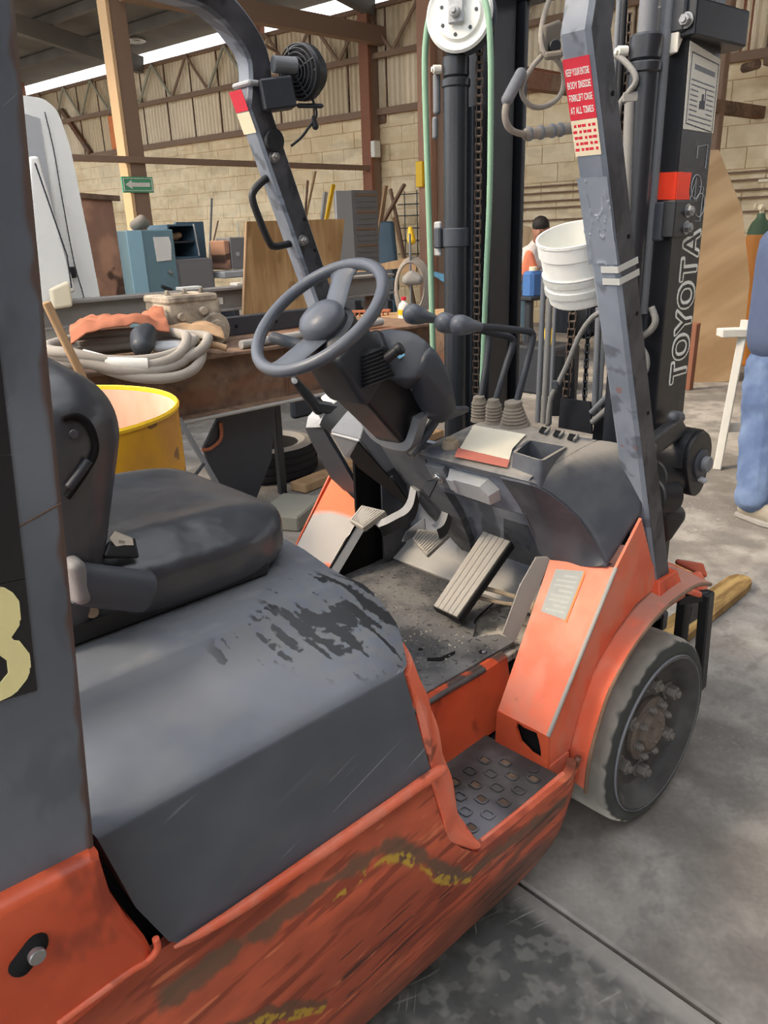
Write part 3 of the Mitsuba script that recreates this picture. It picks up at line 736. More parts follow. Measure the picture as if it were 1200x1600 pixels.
# step, riser and floor
step = rbox((-0.70, 0.0, 0.355), (-0.415, 0.2, 0.372), 0.003)
add(F_('step'), step, 'm_step', False, 'worn grey step plate with raised tread cups')
for r_, cols in enumerate((5, 4, 5, 4)):
    for c_ in range(cols):
        x = -0.655 + c_ * 0.048 + (0.024 if cols == 4 else 0); y = 0.032 + r_ * 0.036
        if x > -0.44: continue
        ang = np.linspace(0, 2 * np.pi, 16, endpoint=False)
        ring = np.stack([x + 0.010 * np.sign(np.cos(ang)) * np.abs(np.cos(ang)) ** 0.6, y + 0.012 * np.sign(np.sin(ang)) * np.abs(np.sin(ang)) ** 0.6, np.full(16, 0.3735)], 1)
        add(F_('step__tread_cup'), tube(ring, 0.0024, 6, closed=True), 'm_step', True)
        if (r_ + c_) % 2 == 0: add(F_('step__tread_fill'), hull([(x + a, y + b, z) for a in (-0.007, 0.007) for b in (-0.008, 0.008) for z in (0.3715, 0.373)]), 'm_rust', False)
for x, y in ((-0.665, 0.165), (-0.44, 0.05), (-0.67, 0.05)):
    add(F_('step__dimple'), disc((x, y, 0.3715), (0, 0, 1), 0.012, 0.0025, 14), 'm_step', 30)
add(F_('step__edge'), tube([(-0.70, -0.003, 0.372), (-0.55, -0.004, 0.371), (-0.41, -0.003, 0.373)], 0.006, 8), 'm_orange', True)
rg = np.array([[(x, y, z) for y, z in ((0.262, 0.507), (0.244, 0.512), (0.230, 0.503), (0.221, 0.46), (0.207, 0.42), (0.192, 0.368))] for x in np.linspace(-0.73, -0.30, 26)])
rg[..., 1] += 0.006 * (meshkit.noise(rg * 13, 2) - 0.5)
add(F_('step_riser'), sheet(rg, -0.008), 'm_orange_deep', 40, 'deep orange step riser with scraped top edge')
add(F_('riser_edge_wear'), tube(smooth_path([(-0.64, 0.229, 0.506), (-0.52, 0.231, 0.508), (-0.42, 0.230, 0.507), (-0.38, 0.231, 0.507)], 6), [0.003] + [0.006] * 17 + [0.003], 8), 'm_step', True, 'bare scraped edge')
fz = 0.512
floor_poly = [(-0.76, 0.255), (-0.245, 0.252), (-0.245, 0.30), (-0.30, 0.335), (-0.20, 0.40), (-0.10, 0.40), (-0.10, 0.86), (-0.76, 0.86)]
from shapely.geometry import Polygon
add(F_('floor_mat'), xf(trimesh.creation.extrude_polygon(Polygon(floor_poly), 0.008, engine='earcut'), None, (0, 0, fz - 0.006)), 'm_mat', False, 'gritty dark floor plate')
add(F_('floor_under'), rbox((-0.74, 0.235, 0.482), (-0.02, 0.86, 0.500), 0.002), 'm_grit', False, 'dusty bare floor under the cut plate')
def zpt(q, dz=0.0): return V(q[0], q[1], q[2] + dz)
cut = [(-0.452, 0.339, 0.514), (-0.431, 0.314, 0.514), (-0.386, 0.314, 0.514), (-0.377, 0.322, 0.514), (-0.421, 0.327, 0.514), (-0.444, 0.347, 0.514)]
add(F_('floor_mat__tear'), plate(cut, 0.0012, (-0.5, 0.4, 2)), 'm_black_matte', False, 'dark tear')
add(F_('floor_mat__cut_edge'), tube(smooth_path([(-0.246, 0.374, 0.514), (-0.219, 0.389, 0.514), (-0.134, 0.410, 0.514), (-0.083, 0.421, 0.514), (-0.050, 0.424, 0.513)], 5), 0.0022, 6), 'm_black_matte', True)
for q, r_ in (((-0.336, 0.274, 0.514), 0.009), ((-0.106, 0.844, 0.514), 0.011), ((-0.426, 0.385, 0.514), 0.006)):
    add(F_('floor_mat__hole'), lathe([(r_, 0), (r_ * 0.9, 0.0012), (r_ * 0.4, 0.0008)], V(*q), (0, 0, 1), 16), 'm_black_matte', 30)
for q in ((-0.338, 0.269, 0.515),):
    add(F_('floor_mat__bolt'), disc(V(*q), (0, 0, 1), 0.005, 0.004, 10), 'm_grey', 30)
grit = [trimesh.creation.icosphere(0, 0.0012 + 0.0022 * random.random()) for _ in range(260)]
grit = [xf(g, None, (random.uniform(-0.72, -0.30), random.uniform(0.3, 0.74), fz + 0.0025)) for g in grit]
add(F_('floor_grit'), cat(*grit), 'm_grit', False, 'loose grit scattered over the floor plate', kind='stuff')
# toe board and firewall
tb = [[(-0.11, y, 0.513), (-0.055, y, 0.545), (-0.03, y, 0.60), (-0.035, y, 0.70), (-0.055, y, 0.80), (-0.10, y, 0.90)] for y in np.linspace(0.2, 0.86, 12)]
add(F_('firewall'), sheet(np.array(tb), 0.01), 'm_firewall', 30, 'grey sheet firewall')
add(F_('firewall__tunnel_shelf'), hull([V(*(-0.231, 0.620, 0.685)), V(*(-0.169, 0.620, 0.703)), V(*(-0.187, 0.600, 0.685)), V(*(-0.246, 0.620, 0.666))], 0.004), 'm_grey', 30)

# right front box: sloped dusty panel, rear face with hole, side plate, wheel arch
A1, A2, B1, B2 = V(-0.42, 0.03, 0.453), V(-0.204, 0.03, 0.757), V(-0.43, 0.155, 0.460), V(-0.222, 0.18, 0.735)
add(F_('front_panel'), plate([A1, A2, B2, B1], 0.006, (0, 0.1, 0)), 'm_orange', False, 'pinkish dusty orange sloped panel with a worn data plate')
add(F_('front_panel__corner_edge'), tube([A1 + V(0, 0.001, 0), A2 + V(0, 0.001, 0)], 0.0045, 8), 'm_dustgrey', True, 'bare grey edge')
def on_panel(u, v): return A1 + (A2 - A1) * u + (B1 - A1) * v + ((B2 - A2) - (B1 - A1)) * u * v
NP = unit(np.cross(A2 - A1, B1 - A1)); NP = NP if NP[2] > 0 else -NP
add(F_('front_panel__data_plate_border'), plate([on_panel(*q) + NP * 0.0006 for q in ((0.63, 0.40), (0.945, 0.40), (0.965, 0.46), (0.65, 0.50))], 0.001, A1 + NP * 9), 'm_orange_plain', False, 'orange border strip')
add(F_('front_panel__data_plate'), plate([on_panel(*q) + NP * 0.0008 for q in ((0.645, 0.43), (0.955, 0.43), (0.945, 0.86), (0.665, 0.86))], 0.0012, A1 + NP * 9), 'm_decal_metal', False, 'scuffed grey data plate')
for k in range(8):
    u0 = 0.68 + k * 0.032
    add(F_('front_panel__data_plate_line'), plate([on_panel(*q) + NP * 0.0019 for q in ((u0, 0.48), (u0 + 0.012, 0.48), (u0 + 0.012, 0.80 - 0.1 * (k % 3 == 1)), (u0, 0.80 - 0.1 * (k % 3 == 1)))], 0.0004, A1 + NP * 9), 'm_decal_line', False)
# rear face of the box with a torn opening
C1, C2 = V(-0.418, 0.03, 0.372), V(-0.422, 0.165, 0.372)
from shapely.geometry import Polygon as PG
face = PG([(0, 0), (1, 0), (1, 1), (0, 1)], [[(0.12, 0.20), (0.30, 0.22), (0.52, 0.40), (0.62, 0.75), (0.60, 0.95), (0.45, 0.90), (0.22, 0.93), (0.17, 0.72), (0.13, 0.45)]])
fm = trimesh.creation.extrude_polygon(face, 0.03, engine='earcut')
fv = fm.vertices
w_ = lambda u_, v_: C1 * (1 - u_) * (1 - v_) + C2 * u_ * (1 - v_) + B1 * u_ * v_ + A1 * (1 - u_) * v_
fm = trimesh.Trimesh(np.array([w_(u_, v_) + V(d_ * 0.25, 0, 0) for u_, v_, d_ in fv]), fm.faces, process=False)
add(F_('front_box_face'), fm, 'm_orange_deep', False, 'bright orange face with a torn black opening')
add(F_('front_box_liner'), rbox((-0.40, 0.045, 0.374), (-0.30, 0.16, 0.45), 0.003), 'm_black_matte', False)
add(F_('side_plate'), plate([A1, C1, (-0.335, 0.03, 0.375), (-0.315, 0.03, 0.43), (-0.255, 0.032, 0.545), (-0.18, 0.033, 0.60), (-0.10, 0.034, 0.635), (0.0, 0.034, 0.645), (-0.01, 0.033, 0.672), (-0.05, 0.032, 0.72), (-0.118, 0.03, 0.842), A2], 0.006, (0, 5, 0)), 'm_orange', False, 'orange side plate above the wheel arch')
arch_in = [(-0.333, 0.30), (-0.327, 0.38), (-0.300, 0.455), (-0.262, 0.525), (-0.205, 0.575), (-0.135, 0.612), (-0.06, 0.634), (0.02, 0.642), (0.10, 0.638), (0.17, 0.615)]
arch_in = [(x, z) for x, _, z in smooth_path([(x, 0, z) for x, z in arch_in], 4)]
add(F_('wheel_arch'), sheet(np.array([[(x, y, z - 0.012 * (0.04 - y) / 0.07) for y in (-0.012, 0.0, 0.02, 0.045, 0.2)] for x, z in arch_in]), 0.006), 'm_arch', 40, 'flared orange wheel arch')
add(F_('wheel_arch__dark_rim'), tube([(x, -0.012, z - 0.014) for x, z in arch_in], 0.0045, 8), 'm_rust', True, 'bare edge')
add(F_('box_underside'), hull([(-0.415, 0.03, 0.373), (-0.34, 0.03, 0.373), (-0.415, 0.02, 0.30), (-0.35, 0.02, 0.30), (-0.415, 0.1, 0.373), (-0.34, 0.1, 0.373), (-0.415, 0.1, 0.3), (-0.35, 0.1, 0.3)]), 'm_orange', False)
# inner strip
add(F_('inner_strip'), plate([(-0.240, 0.205, 0.738), (-0.213, 0.183, 0.738), (-0.265, 0.238, 0.524), (-0.291, 0.252, 0.549), (-0.261, 0.232, 0.670)], 0.006, (0, 5, 0)), 'm_dustgrey', False, 'light grey rubber strip')

# guard front legs
LZ = lambda z: (-0.022 - 0.368 * (z - 0.652))
def leg(y0, y1, outer):
    zs = [0.60, 1.70]
    L = []
    w = 0.068
    pts = [(LZ(z), z) for z in (0.615, 0.9, 1.2, 1.5, 1.70)] + ([(-0.395, 1.79), (-0.425, 1.838), (-0.47, 1.872), (-0.54, 1.89), (-0.80, 1.90), (-1.40, 1.905)])
    P = np.array([(x, 0, z) for x, z in pts])
    P = np.vstack([P[:5], smooth_path(P[4:], 4)[1:]])
    t = np.gradient(P, axis=0); t /= np.linalg.norm(t, axis=1, keepdims=True)
    nrm = np.stack([t[:, 2], 0 * t[:, 0], -t[:, 0]], 1)
    hw = 0.063
    b = 0.007
    sec = [(0, y0 + b), (b, y0), (hw - b, y0), (hw, y0 + b), (hw, y1 - b), (hw - b, y1), (b, y1), (0, y1 - b)]
    side = sheet(np.array([[q + n_ * d + V(0, y0 - 0.0006, 0) for d in (b, hw - b)] for q, n_ in zip(P, nrm)]), 0.0004)  # thin strip in a darker colour over one side of the leg
    return loft([[q + n_ * d + V(0, y, 0) for d, y in sec] for q, n_ in zip(P, nrm)]), side
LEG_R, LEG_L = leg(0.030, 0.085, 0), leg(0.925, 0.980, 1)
add(F_('guard_leg'), LEG_R[0], 'm_leg', 30, 'grey right guard leg with a red warning sticker')
add(F_('guard_leg'), LEG_L[0], 'm_leg', 30, 'dark grey left guard leg with grab handle and fan')
add(F_('guard_leg__side_face'), LEG_R[1], 'm_leg_side', False, 'darker side face')
add(F_('guard_leg_001__side_face'), LEG_L[1], 'm_leg_side', False, 'darker side face')
add(F_('leg_foot'), hull([(-0.035, 0.01, 0.60), (0.075, 0.01, 0.60), (-0.035, 0.10, 0.60), (0.075, 0.10, 0.60), (-0.02, 0.025, 0.66), (0.055, 0.025, 0.66), (-0.02, 0.09, 0.66), (0.055, 0.09, 0.66)], 0.006), 'm_orange_deep', 30, 'orange foot of the guard leg')
for k, x in enumerate((-0.52, -0.7, -0.88, -1.06, -1.24)):
    add(F_('roof_bar'), rbox((x, 0.08, 1.90), (x + 0.03, 0.93, 1.95), 0.006), 'm_black', 30)
SN = unit((-1, 0, -0.368)); SU = unit((-0.368, 0, 1))
def on_leg(z, y, d=0.0): return V(LZ(z), y, z) + SN * d
add(F_('guard_leg__warning_sticker'), plate([on_leg(z, y, 0.0008) for z, y in ((1.585, 0.082), (1.585, 0.034), (1.668, 0.034), (1.668, 0.082))], 0.0008, (-5, 0, 1)), 'm_red', False, 'red sticker with white warning lettering')
add(F_('guard_leg__white_sticker'), plate([on_leg(z, y, 0.0008) for z, y in ((1.533, 0.082), (1.533, 0.034), (1.5845, 0.034), (1.5845, 0.082))], 0.0008, (-5, 0, 1)), 'm_cream', False, 'cream sticker with small red lettering')
for k, s in enumerate(('KEEP YOUR ENTIRE', 'BODY INSIDE', 'FORKLIFT CAGE', 'AT ALL TIMES')):
    m = meshkit.text_mesh(s, 0.0095, 0.0004, True); wd = m.vertices[:, 0].max() - m.vertices[:, 0].min()
    m = trimesh.Trimesh(m.vertices * [min(1.0, 0.042 / wd), 1, 1], m.faces, process=False); wd = min(wd, 0.042)
    add(F_('guard_leg__sticker_text'), xf(m, np.stack([V(0, -1, 0), SU, np.cross(V(0, -1, 0), SU)], 1), on_leg(1.6455 - k * 0.0172, 0.058 + wd / 2, 0.0018)), 'm_white', False, 'white lettering')
for k in range(5):
    for j in range(5):
        w0 = 0.0045 + 0.003 * ((k * 7 + j * 5) % 3) / 2
        add(F_('guard_leg__sticker_mark'), plate([on_leg(z, y, 0.0017) for z, y in ((1.5405 + k * 0.0085, 0.0375 + j * 0.0088 + w0), (1.5405 + k * 0.0085, 0.0375 + j * 0.0088), (1.5445 + k * 0.0085, 0.0375 + j * 0.0088), (1.5445 + k * 0.0085, 0.0375 + j * 0.0088 + w0))], 0.0003, (-5, 0, 1)), 'm_red', False)
for z0, z1, sd_ in ((1.36, 1.47, 5), (1.44, 1.50, 8)):             # crumpled clear tape
    G = grid_on(on_leg(z0, 0.029, 0.001), on_leg(z1, 0.029, 0.001) - on_leg(z0, 0.029, 0.001), V(0, 0.057, 0), lambda u, v: 0 * u[..., None] + 0, 40, 22)
    rdg = np.abs(meshkit.fbm(G * V(16, 30, 14) + G[..., 1:2] * 20, 2, sd_) - 0.5)
    G = G + SN * (np.clip(0.03 - rdg, 0, 1) * 0.07)[..., None]
    add(F_('guard_leg__crumpled_tape'), sheet(G, 0.0004), 'm_leg_tape', 20, 'crumpled clear tape')
for z in (1.62, 1.405, 1.27, 1.07):
    add(F_('guard_leg__bolt_hole'), disc(V(LZ(z) + 0.045, 0.0290, z), (0, -1, 0), 0.004, 0.0012, 10), 'm_black_matte', 30)
for z0, z1 in ((1.700, 1.742), (1.655, 1.698)):
    add(F_('guard_leg_001__sticker'), plate([V(LZ(z), y, z) + SN * 0.0008 for z, y in ((z0 - 0.004, 0.978), (z0 - 0.004, 0.927), (z1 - 0.004, 0.927), (z1 - 0.004, 0.978))], 0.0008, (-5, 0, 1)), 'm_red' if z0 > 1.68 else 'm_cream', False, 'red sticker' if z0 > 1.68 else 'cream sticker')
for z in (1.60, 1.41):
    add(F_('guard_leg_001__stud'), hexnut(V(LZ(z) + 0.022, 0.925, z), (0, -1, 0), 0.010, 0.012), 'm_steel', 30)
for z in (1.46, 1.385, 1.245):
    add(F_('guard_leg_001__stud_hole'), disc(V(LZ(z) + 0.05, 0.9240, z), (0, -1, 0), 0.004, 0.0012, 10), 'm_black_matte', 30)
hp = [(-0.325, 0.952, 1.565), (-0.36, 0.952, 1.552), (-0.393, 0.952, 1.528), (-0.400, 0.952, 1.508), (-0.386, 0.952, 1.465), (-0.362, 0.952, 1.41), (-0.348, 0.952, 1.399), (-0.325, 0.952, 1.40), (-0.29, 0.952, 1.405)]
add(F_('grab_handle'), tube(smooth_path(hp, 5), 0.009, 10), 'm_black', True, 'bent black grab handle')
add(F_('clamp_band'), beam(V(-0.392, 0.915, 1.752), V(-0.392, 0.99, 1.752), 0.03, 0.012, (0, 0, 1)), 'm_lightgrey', 30, 'pale clamp')
add(F_('leg_grommet'), disc(V(LZ(1.635) + 0.035, 0.925, 1.635), (0, -1, 0), 0.026, 0.014, 20), 'm_black', 30)
# small fan on the left leg
FC = V(-0.287, 0.888, 1.778)
fa = unit((-0.98, -0.18, -0.08))
add(F_('fan'), cat(disc(FC + fa * -0.032, fa, 0.060, 0.03, 32, 0.006), disc(FC + fa * -0.055, fa, 0.045, 0.03, 24)), 'm_black', 30, 'small black round fan')
FR = frame_of(fa, (0, 0, 1))
for r_ in (0.012, 0.021, 0.030, 0.039, 0.048, 0.057):
    ang = np.linspace(0, 2 * np.pi, 36, endpoint=False)
    add(F_('fan__cage_ring'), tube(FC + (np.stack([r_ * np.cos(ang), r_ * np.sin(ang), 0 * ang + 0.012 * (1 - (r_ / 0.06) ** 2) + 0.002], 1)) @ FR.T, 0.0019, 6, closed=True), 'm_dark', True)
for k in range(4):
    a = k * math.pi / 2 + 0.4
    add(F_('fan__cage_bar'), tube([FC + FR @ V(0.008 * math.cos(a), 0.008 * math.sin(a), 0.014), FC + FR @ V(0.058 * math.cos(a), 0.058 * math.sin(a), 0.003)], 0.0022, 6), 'm_dark', True)
for k in range(5):
    a = k * 2 * math.pi / 5
    add(F_('fan__blade'), hull([FC + FR @ V(r_ * math.cos(a + da), r_ * math.sin(a + da), h) for r_, da, h in ((0.012, -0.3, -0.004), (0.012, 0.3, -0.010), (0.05, -0.35, -0.002), (0.05, 0.3, -0.012))], 0.001), 'm_darkgrey', 30)
add(F_('fan__bracket'), cat(beam((-0.375, 0.925, 1.725), (-0.305, 0.895, 1.735), 0.06, 0.065), beam((-0.29, 0.90, 1.71), (-0.24, 0.86, 1.708), 0.012, 0.01)), 'm_dark', 30, 'grey bracket')
add(F_('fan__mount'), cyl(V(-0.35, 0.90, 1.79), V(-0.295, 0.885, 1.79), 0.018), 'm_grey', 30)
add(F_('fan__cord'), tube(smooth_path([(-0.262, 0.875, 1.725), (-0.255, 0.87, 1.69), (-0.275, 0.88, 1.66), (-0.285, 0.90, 1.64), (-0.30, 0.918, 1.625)], 6), 0.003, 6), 'm_black', True)
add(F_('fan__plug'), hull([(-0.262, 0.873, 1.683), (-0.258, 0.873, 1.665)], [0.005, 0.008]), 'm_black', 30)

# ------------------------------------------------------------------ front wheel
W0 = V(0, 0, 0.259)
wh = thing_key = F_('front_wheel')
AX = (0, 1, 0)      # heights of the profiles run along +y, into the machine
tire = lathe([(0.196, 0.0), (0.205, -0.004), (0.222, -0.003), (0.231, 0.004), (0.2365, 0.020), (0.2375, 0.05), (0.2375, 0.13), (0.2355, 0.158), (0.222, 0.172), (0.196, 0.172)], W0, AX, 72, ring=True)
v = tire.vertices; nz = meshkit.noise(v * 60, 4) - 0.5
tire.vertices = v + (v - W0) * V(1, 0, 1) * (0.010 * nz * (v[:, 1] < 0.01))[:, None]
add(F_('front_wheel'), tire, 'm_tread', 40, 'worn solid front wheel with pale dusty tread')
add(F_('front_wheel__rim'), lathe([(0.198, 0.01), (0.1985, -0.006), (0.193, -0.009), (0.188, -0.006), (0.184, 0.000), (0.176, 0.004), (0.166, 0.018), (0.156, 0.032), (0.146, 0.038), (0.120, 0.040), (0.085, 0.036), (0.078, 0.034), (0.02, 0.034), (0.02, 0.075), (0.150, 0.08), (0.190, 0.06)], W0, AX, 64, ring=True), 'm_rim', 30, 'dark dished steel rim')
add(F_('front_wheel__rim_bead'), lathe([(0.1975, -0.004), (0.1992, -0.0085), (0.2012, -0.004), (0.1992, 0.0)], W0, AX, 64, ring=True), 'm_grey', 40, 'thin bright bead')
add(F_('front_wheel__hub'), lathe([(0.082, 0.038), (0.082, 0.024), (0.078, 0.020), (0.055, 0.018), (0.050, 0.008), (0.046, 0.005), (0.01, 0.004)], W0, AX, 40), 'm_hub', 30, 'rusty brown hub')
for k in range(6):
    a = k * math.pi / 3 + 0.45
    add(F_('front_wheel__lug_nut'), hexnut(W0 + V(0.120 * math.cos(a), 0.040, 0.120 * math.sin(a)), (0, -1, 0), 0.0175, 0.024), 'm_nut', 30)
for k in range(8):
    a = k * math.pi / 4 + 0.2
    add(F_('front_wheel__hub_bolt'), hexnut(W0 + V(0.066 * math.cos(a), 0.020, 0.066 * math.sin(a)), (0, -1, 0), 0.0095, 0.013), 'm_nut', 30)
for k in range(5):
    a = k * math.pi * 0.4 + 1.0
    add(F_('front_wheel__hub_stud'), disc(W0 + V(0.030 * math.cos(a), 0.005, 0.030 * math.sin(a)), (0, -1, 0), 0.004, 0.006, 8), 'm_hub', 30)

# ------------------------------------------------------------------ dashboard cowl
def cowl_profile(y):
    """Section in x, z from the front foot over the top to the lower rear lip, at one y."""
    xl, zl, xf0, zf = -0.36, 0.962, -0.11, 0.993
    if y > 0.45: zf += 0.02 * min(1, (y - 0.45) / 0.1)
    return [(-0.03, 0.55), (-0.045, 0.75), (xf0 + 0.012, zf - 0.06), (xf0, zf - 0.012), (xf0 - 0.012, zf), (xf0 * 0.66 + xl * 0.34, zf * 0.66 + zl * 0.34 + 0.004), (xf0 * 0.33 + xl * 0.67, zf * 0.33 + zl * 0.67 + 0.003), (xl + 0.008, zl + 0.003), (xl, zl - 0.004), (xl + 0.004, zl - 0.014)]
ys = [0.145, 0.165, 0.20, 0.25, 0.3, 0.35, 0.40, 0.432, 0.448]
RID = smooth_path([(-0.360, 0.145, 0.958), (-0.345, 0.132, 0.950), (-0.318, 0.118, 0.929), (-0.285, 0.107, 0.900), (-0.250, 0.090, 0.862), (-0.225, 0.069, 0.815), (-0.206, 0.048, 0.759)], 4)
FRO = smooth_path([(-0.122, 0.145, 0.993), (-0.112, 0.115, 0.992), (-0.102, 0.088, 0.986), (-0.092, 0.064, 0.970), (-0.088, 0.050, 0.940), (-0.092, 0.043, 0.895), (-0.112, 0.038, 0.846)], 4)
sg = np.linspace(0, 1, 15)[None, :, None]
SHD = RID[:, None] * (1 - sg) + FRO[:, None] * sg
tt = np.linspace(0, 1, len(RID))[:, None]; s1_ = sg[..., 0]
SHD[..., 2] += 0.004 * np.sin(np.pi * s1_) * (1 - tt); SHD[..., 1] += 0.012 * np.sin(np.pi * s1_) * np.sin(np.pi * np.clip(tt * 1.1, 0, 1))
add(F_('cowl_shoulder'), sheet(SHD, 0.005), 'm_cowl', True, 'scooped right shoulder of the dashboard cowl')
add(F_('cowl_cheek'), sheet(np.array([[q, V(-0.02, 0.060, q[2] - 0.01)] for q in FRO[8:]]), 0.004), 'm_cowl', 40)
# dark rear face under the lip at the right end
kb_ = np.array([(-0.212, 0.212 - (0.212 - 0.048) * k, 0.737 + 0.018 * k ** 3) for k in np.linspace(0, 1, len(RID) + 3)])
kt_ = np.vstack([[(-0.360, 0.212, 0.955), (-0.360, 0.19, 0.955), (-0.360, 0.165, 0.956)], RID + V(0.0015, 0, -0.003)])
KP = np.array([[a_ * (1 - k) + b_ * k + V(0.014 * math.sin(math.pi * k), 0, 0) for k in np.linspace(0, 1, 7)] for a_, b_ in zip(kt_, kb_)])
add(F_('knee_panel'), sheet(KP, 0.005), 'm_panel', 30, 'dark grey knee panel')
add(F_('knee_panel__inner_wall'), plate([(-0.345, 0.212, 0.95), (-0.212, 0.212, 0.737), (-0.205, 0.212, 0.53), (-0.05, 0.212, 0.53), (-0.05, 0.212, 0.95)], 0.005, (0, -3, 0)), 'm_panel', False)
UL = [[(-0.356, y, 0.950), (-0.338, y, 0.944), (-0.318, y, 0.905), (-0.283, y, 0.852), (-0.24, y, 0.83), (-0.12, y, 0.83), (-0.09, y, 0.80)] for y in (0.205, 0.26, 0.32, 0.38, 0.448)]
add(F_('under_panel'), sheet(np.array(UL), 0.005), 'm_firewall', 20, 'blue grey panel below the cowl lip')
fo = V(-0.335, 0, 0.934); fd = unit(V(0.046, 0, -0.075)); fn_ = unit(V(-0.075, 0, -0.046))
fp = lambda y, d, h=0.0: V(0, y, 0) + fo + fd * d + fn_ * h
add(F_('ticket_box'), hull([fp(y, d, h) for y, d, h in ((0.375, 0.004, 0), (0.375, 0.056, 0), (0.268, 0.004, 0), (0.25, 0.03, 0), (0.262, 0.066, 0), (0.366, 0.008, 0.022), (0.366, 0.052, 0.022), (0.278, 0.008, 0.022), (0.262, 0.030, 0.022), (0.270, 0.060, 0.022))], 0.002), 'm_lightgrey', 25, 'light grey box under the lip')
add(F_('ticket_box__tab'), hull([fp(y, d, h) for y in (0.350, 0.368) for d in (0.008, 0.04) for h in (0.021, 0.0265)], 0.0015), 'm_lightgrey', 25)
add(F_('key_switch'), hull([fp(y, d, h) for y in (0.39, 0.44) for d in (0.0, 0.062) for h in (0, 0.008)], 0.002), 'm_grey', 25, 'key switch plate')
kc = fp(0.412, 0.028, 0.010)
add(F_('key_switch__barrel'), cat(disc(kc, fn_, 0.014, 0.008, 20), disc(kc + fn_ * 0.006, fn_, 0.010, 0.006, 20)), 'm_chrome', 30, 'chrome key barrel')
add(F_('key_switch__key'), hull([kc + fn_ * h + V(0, w, dz) for h, w, dz in ((0.012, 0.002, 0), (0.012, -0.002, 0), (0.045, 0.014, 0.002), (0.045, -0.004, -0.012), (0.030, 0.012, 0.006))], 0.003), 'm_black', 30, 'black key')
for y, d in ((0.335, 0.078), (0.315, 0.080)):
    add(F_('under_panel__screw'), disc(fp(y, d, 0.0), fn_, 0.004, 0.005, 10), 'm_black', 30)
# things on the cowl
TOPN = unit(np.cross(V(0, 1, 0), V(-0.25, 0, -0.034))); TOPN = TOPN if TOPN[2] > 0 else -TOPN
def top(x, y, h=0.0): return V(x, y, 0.993 + (x + 0.11) * 0.136) + TOPN * h
def topz(q): return top(q[0], q[1], 0.0045)
lab = [(-0.184, 0.436, 0.980), (-0.178, 0.289, 0.985), (-0.259, 0.263, 0.972), (-0.342, 0.211, 0.966), (-0.348, 0.346, 0.966)]
add(F_('cowl_label'), plate([top(q[0], q[1], 0.0085) for q in lab], 0.0012, (0, 0, 9)), 'm_label', False, 'dirty white label with a red stripe')
lab2 = [(-0.312, 0.371, 0.968), (-0.312, 0.228, 0.968), (-0.346, 0.208, 0.966), (-0.353, 0.344, 0.966)]
add(F_('cowl_label__red_stripe'), plate([top(q[0], q[1], 0.0099) for q in lab2], 0.0006, (0, 0, 9)), 'm_faded_red', False, 'faded red stripe')
kb = top(-0.305, 0.398, 0.003)
add(F_('cowl_knob'), lathe([(0.020, 0), (0.021, 0.006), (0.017, 0.016), (0.012, 0.018), (0.011, 0.024), (0.004, 0.026)], kb, TOPN, 20), 'm_knob', 40, 'dusty knob')
# cup holder with a real well
CH = [V(-0.330, 0.209, 1.000), V(-0.203, 0.264, 0.990), V(-0.193, 0.170, 0.990), V(-0.347, 0.124, 1.000)]
from shapely.geometry import Polygon as PG2
chc = np.mean(CH, 0); CN = unit(np.cross(CH[1] - CH[3], CH[0] - CH[2])); CN = CN if CN[2] > 0 else -CN; CR = frame_of(CN, V(0, 1, 0))
q2 = np.array([(c - chc) @ CR for c in CH])[:, :2]
outer = PG2(q2).buffer(-0.010).buffer(0.010); inner = outer.buffer(-0.006)
walls = trimesh.creation.extrude_polygon(outer.difference(inner), 0.058, engine='earcut')
base = trimesh.creation.extrude_polygon(inner, 0.004, engine='earcut')
add(F_('cup_holder'), cat(xf(walls, CR, chc - CN * 0.058), xf(base, CR, chc - CN * 0.058)), 'm_cowl', 25, 'square cup holder')
cowl_mesh = sheet(np.array([[(x, y, z) for x, z in cowl_profile(y)] for y in ys]), 0.006)
import manifold3d as m3
def to_m3(m): return m3.Manifold(m3.Mesh(np.asarray(m.vertices, np.float32), np.asarray(m.faces, np.uint32)))
cutter = xf(trimesh.creation.extrude_polygon(inner, 0.12, engine='earcut'), CR, chc - CN * 0.06)
res = (to_m3(cowl_mesh) - to_m3(cutter)).to_mesh()
cowl_cut = trimesh.Trimesh(res.vert_properties[:, :3], res.tri_verts, process=False)
add(F_('dash_cowl'), cowl_cut if len(cowl_cut.faces) > 100 else cowl_mesh, 'm_cowl', 40, 'dusty grey dashboard cowl with cup holder and lever boots')
for k, y in enumerate((0.285, 0.245, 0.205)):         # slots in the front edge of the cowl
    c = top(-0.128 - 0.004 * k, y, 0.0048)
    add(F_('cowl_slot'), hull([c + V(dx, dy, 0) for dx, dy in ((-0.022, -0.022), (0.016, -0.004), (-0.020, -0.010), (0.018, 0.010))], 0.0015), 'm_black_matte', False)
    add(F_('cowl_slot_rib'), tube([c + V(-0.026, -0.030, 0.001), c + V(0.0, -0.020, 0.003), c + V(0.022, -0.006, 0.0)], 0.004, 8), 'm_cowl', True)
